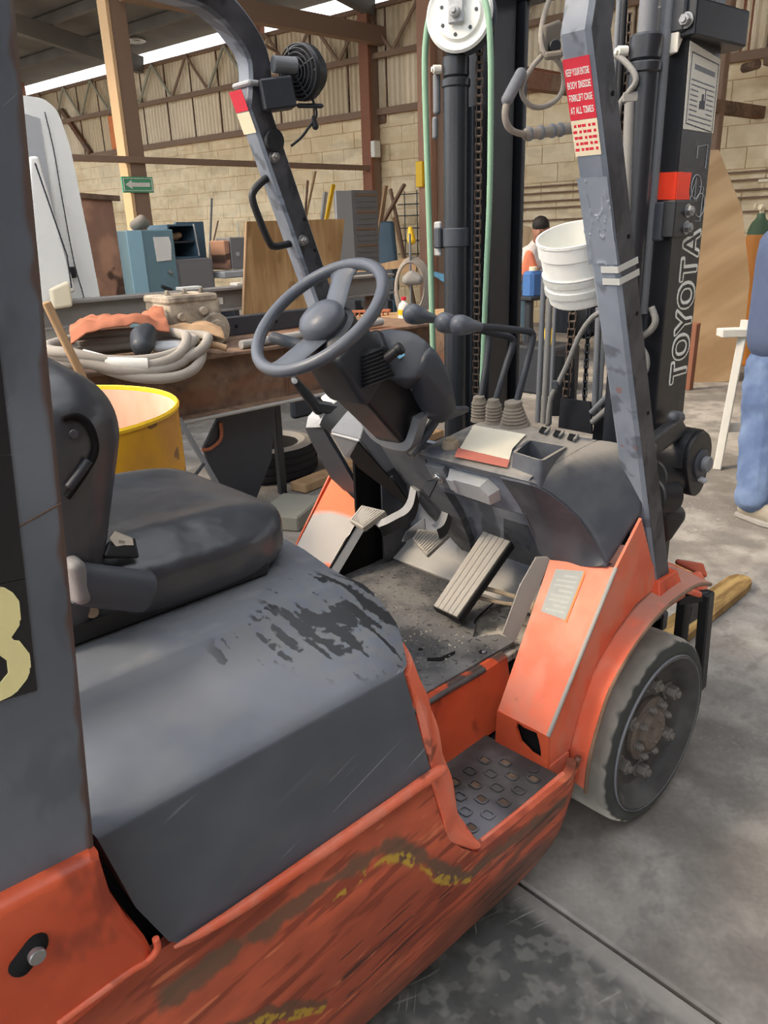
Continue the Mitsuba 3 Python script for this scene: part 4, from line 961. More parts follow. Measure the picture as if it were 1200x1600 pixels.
# three levers with rubber boots
boots = [(-0.128, 0.462, 0.023), (-0.132, 0.415, 0.023), (-0.125, 0.362, 0.034)]
for k, (x, y, r_) in enumerate(boots):
    prof = [(r_ * 1.08, 0)]
    for j in range(6):
        h = 0.006 + j * 0.0075; q = r_ * (1.02 - 0.070 * j * (1 if k == 2 else 0.5))
        prof += [(q, h), (q * 0.86, h + 0.004)]
    prof += [(r_ * 0.62, 0.054), (r_ * 0.58, 0.059), (r_ * 0.22, 0.060)]
    add(F_('lever_boot'), lathe(prof, top(x, y, 0.0), TOPN, 24), 'm_boot', 30, 'ribbed dusty rubber boot')
rods = [[(-0.128, 0.462, 1.04), (-0.10, 0.470, 1.12), (-0.085, 0.475, 1.185), (-0.105, 0.478, 1.203), (-0.20, 0.488, 1.225), (-0.305, 0.500, 1.252)],
        [(-0.132, 0.415, 1.04), (-0.095, 0.415, 1.12), (-0.070, 0.415, 1.170), (-0.082, 0.417, 1.186), (-0.18, 0.428, 1.212), (-0.27, 0.438, 1.234)],
        [(-0.122, 0.362, 1.04), (-0.085, 0.365, 1.12), (-0.058, 0.368, 1.185), (-0.068, 0.371, 1.200), (-0.16, 0.388, 1.216), (-0.262, 0.402, 1.231)]]
for k, P in enumerate(rods):
    P = np.array(P)
    Q = np.vstack([P[:2], smooth_path(P[1:4], 4)[1:], P[4:]])
    add(F_('control_lever'), tube(Q, 0.0080, 10), 'm_dark', True, 'cranked hydraulic lever')
    d = unit(P[-1] - P[-2]); e = P[-1]
    L_ = lathe([(0.010, -0.050), (0.013, -0.030), (0.019, -0.012), (0.0225, 0.004), (0.0215, 0.018), (0.015, 0.027), (0.004, 0.030)], e, d, 24)
    add(F_('control_lever' if k == 0 else f'control_lever_{k:03d}') + '__knob', L_, 'm_wheel', True, 'round dark knob')

# left half of the cowl: shelf, box, bracket, parking lever, column cover
add(F_('dash_box'), hull([V(*q) for q in ((-0.348, 0.655, 0.956), (-0.274, 0.655, 0.854), (-0.316, 0.800, 0.944), (-0.277, 0.800, 0.870), (-0.233, 0.800, 1.003), (-0.313, 0.660, 1.020))] + [(-0.15, 0.66, 0.98), (-0.15, 0.80, 0.98), (-0.15, 0.8, 0.87), (-0.15, 0.66, 0.87)], 0.004), 'm_grey', 25, 'light grey dusty box')
add(F_('dash_box__lid_lip'), tube([(-0.316, 0.800, 0.938), (-0.349, 0.655, 0.951)], 0.0045, 8), 'm_lightgrey', True)
fr = [(-0.281, 0.960, 0.922), (-0.268, 0.960, 0.860), (-0.232, 0.955, 0.812), (-0.204, 0.950, 0.762), (-0.193, 0.910, 0.719), (-0.172, 0.860, 0.686), (-0.179, 0.850, 0.725), (-0.219, 0.860, 0.790), (-0.242, 0.870, 0.849), (-0.267, 0.880, 0.892), (-0.288, 0.885, 0.938)]
add(F_('dash_bracket'), plate(fr, 0.012, (5, 2, 0)), 'm_darkgrey', False, 'grey left dashboard bracket')
add(F_('dash_bracket__top'), hull([V(*q) for q in ((-0.281, 0.955, 0.924), (-0.276, 0.950, 0.951), (-0.270, 0.930, 0.971), (-0.287, 0.885, 0.956), (-0.288, 0.885, 0.938))], 0.003), 'm_lightgrey', 30)
hoop = smooth_path([(-0.288, 0.885, 0.942), (-0.282, 0.870, 0.971), (-0.262, 0.855, 0.997), (-0.231, 0.840, 1.017), (-0.200, 0.820, 1.030), (-0.177, 0.800, 1.037)], 5)
add(F_('dash_bracket__hoop'), sheet(np.array([[q + V(0.0, 0.0, 0.0), q + V(0.02, -0.05, -0.03)] for q in hoop]), 0.006), 'm_black', 30, 'dark curved hoop')
add(F_('dash_bracket__hoop_edge'), tube(hoop, 0.006, 8), 'm_lightgrey', True)
add(F_('dash_shelf'), hull([V(*q) for q in ((-0.238, 0.930, 1.001), (-0.203, 0.930, 1.013), (-0.170, 0.900, 1.015), (-0.205, 0.880, 1.002), (-0.241, 0.900, 0.988))], 0.006), 'm_offwhite', 30, 'pale shelf')
add(F_('parking_lever'), hull([V(*(-0.353, 0.900, 1.071)), V(*(-0.332, 0.890, 1.039)), V(*(-0.295, 0.880, 0.986))], [0.010, 0.013, 0.015]), 'm_black', 30, 'black parking brake lever')
add(F_('parking_lever__arm'), beam(V(*(-0.299, 0.885, 0.996)), V(*(-0.249, 0.850, 0.982)), 0.03, 0.028), 'm_black', 30)
add(F_('parking_lever__pin'), disc(V(*(-0.355, 0.895, 1.068)), (-0.6, -0.7, 0.3), 0.008, 0.010, 12), 'm_steel', 30)
cc = [(-0.372, 0.575, 0.985), (-0.372, 0.455, 0.985), (-0.355, 0.443, 0.955), (-0.20, 0.455, 0.78), (-0.135, 0.49, 0.66), (-0.11, 0.52, 0.60), (-0.09, 0.555, 0.61), (-0.165, 0.60, 0.74), (-0.30, 0.60, 0.89), (-0.355, 0.587, 0.955)]
add(F_('column_cover'), plate(cc, 0.02, (3, 0.5, 0.5)), 'm_cowl', 25, 'dark grey column cover')
col = smooth_path([(-0.402, 0.575, 1.025), (-0.399, 0.570, 1.006), (-0.396, 0.555, 0.990), (-0.392, 0.530, 0.980), (-0.394, 0.490, 0.979), (-0.398, 0.455, 0.986), (-0.392, 0.445, 1.008), (-0.382, 0.440, 1.042)], 5)
add(F_('column_cover__collar'), sheet(np.array([[q + V(0, 0, 0.006), q + V(0.030, 0.0, 0.012)] for q in col]), 0.02), 'm_grey', 40, 'pale grey collar')
add(F_('column_cover__screw'), disc(V(*(-0.328, 0.565, 0.872)), (-0.7, -0.3, -0.4), 0.006, 0.006, 12), 'm_black', 30)
add(F_('dash_gap'), plate([(-0.368, 0.640, 0.955), (-0.298, 0.610, 0.864), (-0.300, 0.600, 0.837), (-0.217, 0.600, 0.743), (-0.277, 0.750, 0.848), (-0.308, 0.750, 0.881)], 0.004, (9, 9, 0)), 'm_black_matte', False)
add(F_('inner_wall'), rbox((-0.22, 0.832, 0.50), (-0.02, 0.842, 0.92), 0.002), 'm_black_matte', False)
add(F_('inner_wall'), sheet(np.array([[(x, 0.80, z) for z in (0.52, 0.7, 0.86)] for x in (-0.15, -0.1, -0.04)]), 0.006), 'm_panel', False)
# left front panel, mirrored from the right one
ML = lambda q: V(q[0], 2 * YC - q[1], q[2])
lp = [(-0.200, 0.955, 0.760), (-0.184, 0.845, 0.709), (-0.199, 0.835, 0.645), (-0.42, 0.86, 0.46), (-0.42, 0.98, 0.453), (-0.322, 0.975, 0.581)]
add(F_('front_panel'), plate([(-0.19, 0.975, 0.755), (-0.20, 0.84, 0.700), (-0.212, 0.83, 0.655), (-0.43, 0.83, 0.44), (-0.43, 0.98, 0.445)], 0.006, (0, 1, -2)), 'm_left_panel', False, 'left sloped panel, grey with dust over salmon orange')
add(F_('front_panel_001__inner_side'), plate([(-0.20, 0.828, 0.685), (-0.425, 0.828, 0.450), (-0.425, 0.828, 0.50), (-0.40, 0.828, 0.513), (-0.16, 0.828, 0.513), (-0.16, 0.828, 0.64)], 0.006, (0, 5, 0)), 'm_black_matte', False)
add(F_('front_panel_001__edge'), sheet(np.array([[V(-0.215, 0.83, 0.66) + V(-0.212, 0, -0.208) * u + V(0, -0.022 * v, -0.022 * v) for v in (0, 1)] for u in (0, 0.5, 1)]), 0.004), 'm_grey', False)
add(F_('front_panel_001__side'), plate([(-0.19, 0.982, 0.755), (-0.43, 0.982, 0.445), (-0.43, 0.982, 0.2), (0.0, 0.982, 0.645)], 0.006, (0, 9, 0)), 'm_orange', False)

# pedals
PA, PB_, PC_, PD = V(-0.305, 0.452, 0.555), V(-0.305, 0.375, 0.552), V(-0.110, 0.375, 0.685), V(-0.122, 0.452, 0.695)
pn = unit(np.cross(PC_ - PB_, PA - PB_)); pn = pn if pn[2] > 0 else -pn
add(F_('accelerator_pedal'), hull([q + pn * h for q in (PA, PB_, PC_, PD) for h in (-0.016, 0.0)], 0.004), 'm_rubber', 30, 'long ribbed accelerator pedal')
for k in range(5):
    t0, t1 = (k + 0.10) / 5, (k + 0.86) / 5
    add(F_('accelerator_pedal__rib'), hull([(PB_ + (PA - PB_) * t) * (1 - s_) + (PC_ + (PD - PC_) * t) * s_ + pn * h for t in (t0, t1) for s_ in (0.0, 1.0) for h in (0.003, 0.008)], 0.0015), 'm_pedal', 30)
add(F_('accelerator_pedal__linkage'), cat(tube(smooth_path([(-0.20, 0.40, 0.59), (-0.18, 0.34, 0.585), (-0.17, 0.29, 0.58), (-0.16, 0.25, 0.56)], 5), 0.006, 8), tube(smooth_path([(-0.22, 0.40, 0.57), (-0.19, 0.33, 0.565), (-0.165, 0.27, 0.57)], 5), 0.005, 8), disc((-0.16, 0.255, 0.565), (0.3, 1, 0), 0.014, 0.02, 12)), 'm_knob', 30, 'rusty linkage')
def pad(pts, key, lab):
    P = [V(*q) for q in pts]; n_ = unit(np.cross(P[1] - P[0], P[3] - P[0])); n_ = n_ if n_[2] > 0 else -n_
    add(key, hull([q + n_ * h for q in P for h in (-0.012, 0)], 0.004), 'm_pedal', 30, lab)
    for k in range(9):
        a = (k + 0.5) / 9
        add(key + '__ridge', tube([(P[0] + (P[3] - P[0]) * a) * 0.97 + (P[1] + (P[2] - P[1]) * a) * 0.03 + n_ * 0.004, (P[0] + (P[3] - P[0]) * a) * 0.03 + (P[1] + (P[2] - P[1]) * a) * 0.97 + n_ * 0.004], 0.0020, 6), 'm_pedal', True)
pad([(-0.226, 0.600, 0.671), (-0.206, 0.600, 0.688), (-0.166, 0.535, 0.682), (-0.228, 0.550, 0.643)], F_('brake_pedal'), 'grey ribbed brake pedal')
pad([(-0.339, 0.715, 0.725), (-0.300, 0.715, 0.752), (-0.274, 0.660, 0.744), (-0.338, 0.670, 0.717)], F_('inching_pedal'), 'grey ribbed inching pedal')
def arm(P, key):
    P = smooth_path(P, 5); s_ = V(0.0, -0.006, 0.0)
    add(key, sheet(np.array([[q + V(0.0, 0.010, 0.004), q - V(0, 0.010, 0.004)] for q in P]), 0.016), 'm_lightgrey', 20, 'curved steel pedal arm')
    add(key + '__side', sheet(np.array([[q - V(0, 0.0105, 0.004), q - V(-0.01, 0.0105, 0.034)] for q in P]), 0.002), 'm_black', 20)
arm([(-0.265, 0.560, 0.828), (-0.272, 0.565, 0.792), (-0.278, 0.580, 0.768), (-0.281, 0.610, 0.748), (-0.289, 0.645, 0.725), (-0.302, 0.660, 0.717)], F_('pedal_arm'))
arm([(-0.207, 0.500, 0.802), (-0.205, 0.510, 0.762), (-0.204, 0.525, 0.730), (-0.209, 0.545, 0.713)], F_('pedal_arm_001'))

# ------------------------------------------------------------------ steering column, wheel and meter pod
def refined(m, size):
    r_ = to_m3(m).refine_to_length(size).to_mesh()
    return trimesh.Trimesh(r_.vert_properties[:, :3], r_.tri_verts, process=False)
def soft(m, size=0.008, it=22):
    m = refined(m, size)
    lo, hi = m.bounds
    m = trimesh.smoothing.filter_laplacian(m, lamb=0.5, iterations=it)
    l2, h2 = m.bounds
    m.vertices = (m.vertices - (l2 + h2) / 2) * (0.4 + 0.6 * (hi - lo) / (h2 - l2)) + (lo + hi) / 2
    return m

TN = unit((-math.sin(math.radians(38.86)), 0, math.cos(math.radians(38.86))))
SC = V(-0.574, YC, 1.275)
SR = frame_of(TN, V(0, -1, 0))            # local x to the right, y up the wheel
def on_wheel(r_, a, h=0.0): return SC + SR @ V(r_ * math.cos(a), r_ * math.sin(a), h)
ang = np.linspace(0, 2 * np.pi, 72, endpoint=False)
add(F_('steering_wheel'), tube(np.array([on_wheel(0.1455, a) for a in ang]), 0.0125, 16, closed=True), 'm_wheel', True, 'dark grey three spoke steering wheel')
def spoke(a, w):
    c0, c1 = on_wheel(0.03, a, -0.030), on_wheel(0.146, a, -0.002)
    t = unit(np.cross(TN, unit(c1 - c0)))
    rows = []
    for k in np.linspace(0, 1, 9):
        c = c0 + (c1 - c0) * k; ww = w * (1.0 + 0.9 * max(0, (k - 0.7) / 0.3) ** 2)
        rows.append([c + t * ww * math.cos(b) + TN * 0.008 * math.sin(b) for b in np.linspace(0, 2 * np.pi, 14, endpoint=False)])
    return loft(np.array(rows))
sp_ang = [math.radians(q) for q in (106, 272)]
for a, w in zip(sp_ang, (0.028, 0.034)):
    add(F_('steering_wheel__spoke'), spoke(a, w), 'm_wheel', 40)
add(F_('steering_wheel__hub_cap'), lathe([(0.048, -0.030), (0.050, -0.016), (0.0475, -0.004), (0.040, 0.006), (0.026, 0.013), (0.008, 0.016)], SC, TN, 36), 'm_wheel', True, 'domed hub cap')
add(F_('steering_wheel__hub_base'), lathe([(0.040, -0.075), (0.058, -0.060), (0.060, -0.036), (0.050, -0.030)], SC, TN, 36), 'm_black', 30)
add(F_('steering_column'), soft(hull([SC + TN * h + V(0, w, 0) + SR @ V(0, u_, 0) for h, w, u_ in ((-0.07, 0.048, 0.03), (-0.07, -0.048, 0.03), (-0.07, 0.048, -0.045), (-0.07, -0.048, -0.045), (-0.16, 0.050, 0.05), (-0.16, -0.050, 0.05), (-0.175, 0.05, -0.055), (-0.175, -0.05, -0.055))], 0.014), 0.010, 6), 'm_dark', True, 'dark steering column shroud')
add(F_('steering_column__tube'), hull([SC + TN * h + V(0, w, 0) + SR @ V(0, u_, 0) for h, w, u_ in ((-0.15, 0.048, 0.05), (-0.15, -0.048, 0.05), (-0.15, 0.05, -0.05), (-0.15, -0.05, -0.05), (-0.335, 0.038, 0.035), (-0.335, -0.036, 0.035), (-0.345, 0.038, -0.030), (-0.345, -0.036, -0.030))], 0.012), 'm_black', 30)
add(F_('steering_column__ring'), lathe([(0.050, -0.10), (0.058, -0.085), (0.052, -0.072)], SC, TN, 32), 'm_darkgrey', 30)
sw = SC + TN * -0.11
add(F_('direction_stalk'), tube([sw + V(0.0, 0.04, 0.0), sw + V(-0.03, 0.09, 0.012), sw + V(-0.04, 0.105, 0.018)], 0.005, 8), 'm_black', True, 'direction lever')
add(F_('direction_stalk__grip'), hull([sw + V(-0.038, 0.10, 0.015), sw + V(-0.062, 0.165, 0.030)], [0.0125, 0.0125]), 'm_darkgrey', 30, 'grey grip')
add(F_('stalk_joint'), hull([SC + TN * -0.07 + V(0, 0.055, 0.01), SC + TN * -0.06 + V(-0.01, 0.06, 0.03)], 0.010), 'm_offwhite', 30)
# ribbed gaiter of the tilt lever
g0, g1 = V(*(-0.486, 0.435, 1.140)), V(*(-0.496, 0.455, 1.202))
prof = []
for j in range(9):
    h = j / 9 * np.linalg.norm(g1 - g0); r_ = 0.040 - 0.010 * j / 9
    prof += [(r_, h), (r_ * 0.86, h + 0.0028)]
add(F_('lever_gaiter'), lathe(prof + [(0.012, np.linalg.norm(g1 - g0) + 0.004)], g0, g1 - g0, 28), 'm_black', 30, 'ribbed black gaiter')
add(F_('lever_gaiter__cap'), hull([V(*(-0.478, 0.475, 1.208)), V(*(-0.454, 0.470, 1.219)), V(*(-0.459, 0.450, 1.201))], [0.016, 0.018, 0.014]), 'm_black', 30)
a0, a1 = V(*(-0.478, 0.430, 1.179)), V(*(-0.462, 0.400, 1.203))
add(F_('pod_lever'), hull([a0, a0 * 0.4 + a1 * 0.6, a1], [0.011, 0.0095, 0.010]), 'm_black', 30, 'short black lever')
add(F_('pod_lever__tip'), disc(a1, unit(a1 - a0), 0.0125, 0.012, 16), 'm_black', 30)
podp = [(-0.422, 0.500, 1.221), (-0.395, 0.460, 1.225), (-0.389, 0.410, 1.215), (-0.378, 0.390, 1.193), (-0.349, 0.380, 1.148), (-0.321, 0.385, 1.085), (-0.301, 0.400, 1.055), (-0.338, 0.430, 1.046), (-0.367, 0.440, 1.100), (-0.370, 0.460, 1.115), (-0.470, 0.500, 1.179), (-0.401, 0.390, 1.157), (-0.428, 0.420, 1.141)]
pc = np.mean([V(*q) for q in podp], 0)
pp = [V(*q) for q in podp]
add(F_('meter_pod'), cat(soft(hull([pp[k] for k in (0, 1, 2, 3, 10, 11, 12, 9)] + [pp[1] + V(0.06, 0, -0.05), pp[3] + V(0.05, 0.02, -0.05)], 0.010)), soft(hull([pp[k] for k in (3, 4, 5, 6, 7, 8, 11)] + [pp[5] + V(0.03, 0.06, 0), pp[7] + V(0.03, 0.06, 0.02), pp[4] + V(0.02, 0.08, 0.02)], 0.010))), 'm_darkgrey', True, 'dark rounded meter pod')
gl = [(-0.439, 0.487, 1.199), (-0.420, 0.487, 1.212), (-0.395, 0.447, 1.212), (-0.387, 0.420, 1.202), (-0.392, 0.408, 1.182), (-0.410, 0.418, 1.168)]
gv = [V(*q) for q in gl]; gn = unit(np.cross(gv[2] - gv[0], gv[4] - gv[0])); gn = gn if gn @ (np.array(CAM) - gv[0]) > 0 else -gn
add(F_('meter_pod__display'), plate([q + gn * 0.010 for q in gv], 0.002, np.array(CAM)), 'm_grey', False, 'grey meter face')
add(F_('meter_pod__warning_label'), plate([q + gn * 0.0135 for q in [V(*t) for t in ((-0.432, 0.435, 1.180), (-0.405, 0.430, 1.191), (-0.404, 0.424, 1.183), (-0.428, 0.428, 1.172))]], 0.001, np.array(CAM)), 'm_lightblue', False, 'pale blue label')
add(F_('pod_pedestal'), hull([V(*(-0.352, 0.425, 1.049)), V(*(-0.297, 0.405, 1.053)), V(*(-0.208, 0.440, 1.033)), V(*(-0.291, 0.440, 1.025))], 0.008), 'm_panel', 30)
add(F_('cowl_lip'), tube([(-0.382, 0.450, 0.961), (-0.330, 0.450, 0.997), (-0.287, 0.455, 1.030), (-0.247, 0.460, 1.037)], [0.011, 0.011, 0.012, 0.010], 10), 'm_cowl', True, 'dusty raised edge')

# ------------------------------------------------------------------ seat
def cushion(c, h, power=3.2, bolster=0.014, taper=0.0):
    s = trimesh.creation.icosphere(5); d = s.vertices
    e = np.abs(d) ** power; k = e.sum(1, keepdims=True) ** (-1 / power)
    q = d * k
    upz = np.clip(q[:, 2], 0, 1)
    z = q[:, 2] + upz * (bolster / h[2]) * (np.exp(-((np.abs(q[:, 1]) - 0.70) / 0.20) ** 2) * 1.0 - 0.35) + upz * taper * np.clip(q[:, 0], -1, 1)
    v = np.column_stack([q[:, 0] * h[0], q[:, 1] * h[1] * (1 - 0.05 * np.clip(q[:, 0], 0, 1) ** 2), z * h[2]])
    return trimesh.Trimesh(v + np.asarray(c), s.faces, process=False)
st = F_('seat')
add(st, rbox((-1.26, 0.285, 0.885), (-0.875, 0.725, 0.935), 0.012), 'm_black', 30, 'black vinyl seat')
add(st + '__cushion', cushion((-1.005, YC, 0.940), (0.218, 0.235, 0.066), 3.4, 0.016, -0.10), 'm_vinyl', True, 'creased black vinyl cushion with light reflections')
cr = smooth_path([(-1.16, 0.42, 1.020), (-1.05, 0.44, 1.020), (-0.96, 0.40, 1.020), (-0.90, 0.36, 1.005), (-0.83, 0.33, 0.985)], 6)
bk = hull([(-1.205, 0.32, 0.95), (-1.205, 0.69, 0.95), (-1.205, 0.32, 1.06), (-1.205, 0.69, 1.06), (-1.175, 0.345, 1.185), (-1.175, 0.665, 1.185), (-1.185, 0.39, 1.225), (-1.185, 0.62, 1.225)], [0.045, 0.045, 0.042, 0.042, 0.090, 0.090, 0.068, 0.068])
bk = trimesh.smoothing.filter_taubin(refined(bk, 0.010), iterations=10)
add(st + '__backrest', bk, 'm_vinyl', True, 'black backrest with moulded rear shell')
ys_ = 0.268
def on_side(q, d=0.0): return V(q[0], q[1] - d, q[2])
def onto(path, lift):
    v_ = bk.vertices; out = []
    for q in path:
        d = np.hypot(v_[:, 0] - q[0], v_[:, 2] - q[2]); near = d < max(0.012, d.min() + 0.004)
        out.append((q[0], v_[near, 1].min() - lift, q[2]))
    return smooth_path(np.array(out)[::2], 3)
gro = onto(smooth_path([(-1.187, 0.270, 1.219), (-1.170, 0.270, 1.220), (-1.156, 0.270, 1.207), (-1.151, 0.270, 1.182), (-1.156, 0.270, 1.162), (-1.174, 0.270, 1.141), (-1.198, 0.270, 1.116)], 4), 0.001)
add(st + '__shell_groove', tube(gro, 0.0045, 8), 'm_black_matte', True)
gro2 = onto(smooth_path([(-1.164, 0.270, 1.160), (-1.178, 0.270, 1.146), (-1.195, 0.270, 1.129)], 4), 0.002)
add(st + '__shell_rib', tube(gro2, 0.0065, 8), 'm_dark', True)
sq = onto([V(*(-1.176, 0.270, 1.198)), V(*(-1.176, 0.270, 1.198)), V(*(-1.175, 0.270, 1.197))], 0.001)[0]
add(st + '__shell_screw', disc(sq, (-0.5, -0.8, 0), 0.006, 0.004, 12), 'm_dark', 30)
rt = [(-1.206, 0.262, 0.983), (-1.174, 0.262, 1.022), (-1.160, 0.262, 1.018), (-1.171, 0.262, 0.990), (-1.192, 0.262, 0.968), (-1.209, 0.262, 0.977)]
r0, r1 = V(-1.205, 0.262, 0.998), V(-1.112, 0.245, 0.958)
ax_ = unit(r1 - r0)
add(F_('belt_retractor'), loft([[o_ + (V(0, -1, 0) * 0.019 * math.cos(b) + unit(np.cross(ax_, V(0, -1, 0))) * 0.034 * math.sin(b) * (0.9 + 0.1 * math.sin(b))) * k for b in np.linspace(0, 2 * np.pi, 22, endpoint=False)] for o_, k in ((r0, 0.9), (r0 + ax_ * 0.005, 1.0), (r1 - ax_ * 0.006, 1.0), (r1, 0.85))]), 'm_darkgrey', 40, 'dark grey seat belt retractor')
add(F_('belt_retractor__end_cap'), hull([r0 + V(0, -0.008, 0.022) , r0 + V(0, 0.006, 0.024), r0 + V(0.0, -0.010, -0.018), r0 + V(0, 0.006, -0.022)], 0.012), 'm_greycab', 30, 'lighter end cap')
add(F_('belt_retractor__belt'), hull([V(*(-1.150, 0.290, 1.010)), V(*(-1.106, 0.290, 0.996)), V(*(-1.103, 0.300, 1.016)), V(*(-1.137, 0.300, 1.021))], 0.004), 'm_black', 30, 'black belt webbing')
add(F_('belt_retractor__tongue'), plate([(-1.139, 0.295, 1.033), (-1.130, 0.295, 1.041), (-1.106, 0.295, 1.023), (-1.105, 0.295, 1.001), (-1.132, 0.295, 1.018)], 0.002, np.array(CAM)), 'm_chrome', False, 'shiny steel belt tongue')
add(F_('belt_retractor__tongue_slot'), plate([(-1.126, 0.294, 1.026), (-1.117, 0.294, 1.021), (-1.118, 0.294, 1.015), (-1.127, 0.294, 1.021)], 0.001, np.array(CAM)), 'm_black', False)
add(F_('seat_bolt'), disc(V(*(-1.184, 0.283, 0.938)), (-0.4, -0.9, 0.1), 0.009, 0.006, 12), 'm_knob', 30, 'brass coloured bolt')

# ------------------------------------------------------------------ mast
M = F_('mast')
def rail(y0, y1, inner):
    """Outer channel, open towards the inside, with the inner mast's flange nested in it."""
    o = y1 if inner < 0 else y0                      # the closed side
    web = (o - 0.014, o) if inner < 0 else (o, o + 0.014)
    return cat(rbox((0.23, y0, 0.35), (0.246, y1, 2.2), 0.003), rbox((0.364, y0, 0.35), (0.38, y1, 2.2), 0.003), rbox((0.23, web[0], 0.35), (0.38, web[1], 2.2), 0.003),
               rbox((0.262, y0 + 0.018, 0.35), (0.348, y1 - 0.018, 2.3), 0.003))
add(M, rail(0.735, 0.86, -1), 'm_black_metal', 30, 'black steel mast')
add(M + '__rail', rail(0.20, 0.315, 1), 'm_black_metal', 30, 'black outer mast rail with white outlined lettering')
add(M + '__cross_beam', rbox((0.36, 0.2, 1.98), (0.42, 0.86, 2.1), 0.006), 'm_black_metal', 30)
add(M + '__tie_bar', hull([(0.215, 0.185, 1.795), (0.215, 0.185, 1.855), (0.40, 0.16, 1.79), (0.40, 0.16, 1.85), (0.43, 0.19, 1.79), (0.43, 0.19, 1.85), (0.43, 0.3, 1.79), (0.43, 0.3, 1.85), (0.215, 0.27, 1.795), (0.215, 0.27, 1.855)], 0.005), 'm_black_metal', 30)
add(M + '__tie_lug', rbox((0.20, 0.20, 1.80), (0.23, 0.245, 1.90), 0.004), 'm_dark', 30)
add(M + '__tie_bolt', hexnut(V(*(0.205, 0.198, 1.819)), (-1, 0, 0), 0.012, 0.012), 'm_steel', 30, 'bright bolt')
add(M + '__white_block', hull([q for q in (V(0.205, 0.243, 1.765), V(0.205, 0.214, 1.765), V(0.205, 0.243, 1.80), V(0.205, 0.214, 1.80), V(0.228, 0.243, 1.765), V(0.228, 0.214, 1.80))], 0.002), 'm_offwhite', 30)
for y, nm in ((0.800, 'left'), (0.262, 'right')):
    ztop = 1.845 if nm == 'left' else 1.80
    add(M + '__lift_cylinder', cat(cyl((0.16, y, 0.45), (0.16, y, ztop - 0.06), 0.0335, 28), disc((0.16, y, ztop - 0.075), (0, 0, 1), 0.0375, 0.022, 28), disc((0.16, y, ztop - 0.052), (0, 0, 1), 0.034, 0.052, 28)), 'm_cylinder', 30, 'dark lift cylinder')
    add(M + '__piston_rod', cyl((0.16, y, ztop - 0.01), (0.16, y, 2.15), 0.019, 20), 'm_grey', 30)
    add(M + '__bleed_fitting', cat(disc((0.135, y + 0.028, ztop - 0.03), (-0.7, 0.5, 0), 0.011, 0.022, 12), disc((0.122, y + 0.036, ztop - 0.03), (-0.7, 0.5, 0), 0.007, 0.012, 6)), 'm_offwhite', 30, 'pale fitting')
add(M + '__cylinder_band', cat(disc((0.16, 0.80, 1.375), (0, 0, 1), 0.0365, 0.055, 28), rbox((0.12, 0.825, 1.375), (0.15, 0.85, 1.43), 0.004)), 'm_darkgrey', 30)
add(M + '__safety_valve', cat(hull([(0.138, 0.848, 1.80), (0.138, 0.848, 1.72)], 0.010), hull([(0.135, 0.852, 1.70), (0.135, 0.852, 1.66)], 0.008)), 'm_grey', 30)
add(M + '__switch', hull([q for q in (V(0.14, 0.842, 1.44), V(0.14, 0.842, 1.36), V(0.14, 0.856, 1.44), V(0.14, 0.856, 1.36))], 0.006), 'm_lightgrey', 30)
# sheave and green hoses on the left
shc, sha = V(0.125, 0.760, 1.926), unit((-0.90, -0.42, 0.05))
add(M + '__hose_sheave', lathe([(0.083, -0.010), (0.086, -0.006), (0.080, 0.0), (0.074, -0.004), (0.062, -0.006), (0.056, 0.002), (0.02, 0.004), (0.018, 0.010), (0.006, 0.010)], shc, sha, 48), 'm_white', 30, 'white hose sheave')
add(M + '__hose_sheave_back', lathe([(0.086, -0.045), (0.086, -0.040), (0.074, -0.030), (0.074, -0.016), (0.083, -0.010)], shc, sha, 48), 'm_darkgrey', 30)
for k in range(7):
    R_ = frame_of(sha, (0, 0, 1)); a = k * 2 * math.pi / 7 + 0.3
    add(M + '__sheave_hole', disc(shc + R_ @ V(0.046 * math.cos(a), 0.046 * math.sin(a), 0.0032), sha, 0.0045, 0.0012, 10), 'm_dark', 30)
add(M + '__sheave_bracket', cat(beam(shc + V(-0.014, -0.004, -0.025), shc + V(-0.012, -0.004, 0.16), 0.042, 0.010, (1, 0.4, 0)), disc(shc + V(-0.020, -0.006, 0.0), sha, 0.013, 0.014, 18), disc(shc + V(-0.028, -0.010, 0.0), sha, 0.007, 0.014, 12)), 'm_lightgrey', 30, 'grey sheave bracket')
add(M + '__green_hose', tube(smooth_path([(0.130, 0.826, 1.968), (0.130, 0.862, 1.940), (0.130, 0.879, 1.878), (0.130, 0.883, 1.805), (0.130, 0.880, 1.683), (0.130, 0.874, 1.490), (0.130, 0.867, 1.268), (0.130, 0.862, 1.067), (0.130, 0.854, 0.875)], 6), 0.0085, 10), 'm_greenhose', True, 'pale green hydraulic hose')
add(M + '__green_hose', tube(smooth_path([(0.130, 0.692, 1.968), (0.130, 0.671, 1.911), (0.130, 0.662, 1.843), (0.130, 0.658, 1.731), (0.130, 0.657, 1.512), (0.130, 0.664, 1.323), (0.130, 0.672, 1.085), (0.130, 0.678, 0.893)], 6), 0.0075, 10), 'm_greenhose', True, 'pale green hydraulic hose')
add(M + '__inner_channel', rbox((0.195, 0.772, 0.4), (0.215, 0.795, 1.73), 0.003), 'm_darkgrey', 30, 'blue grey inner channel edge')
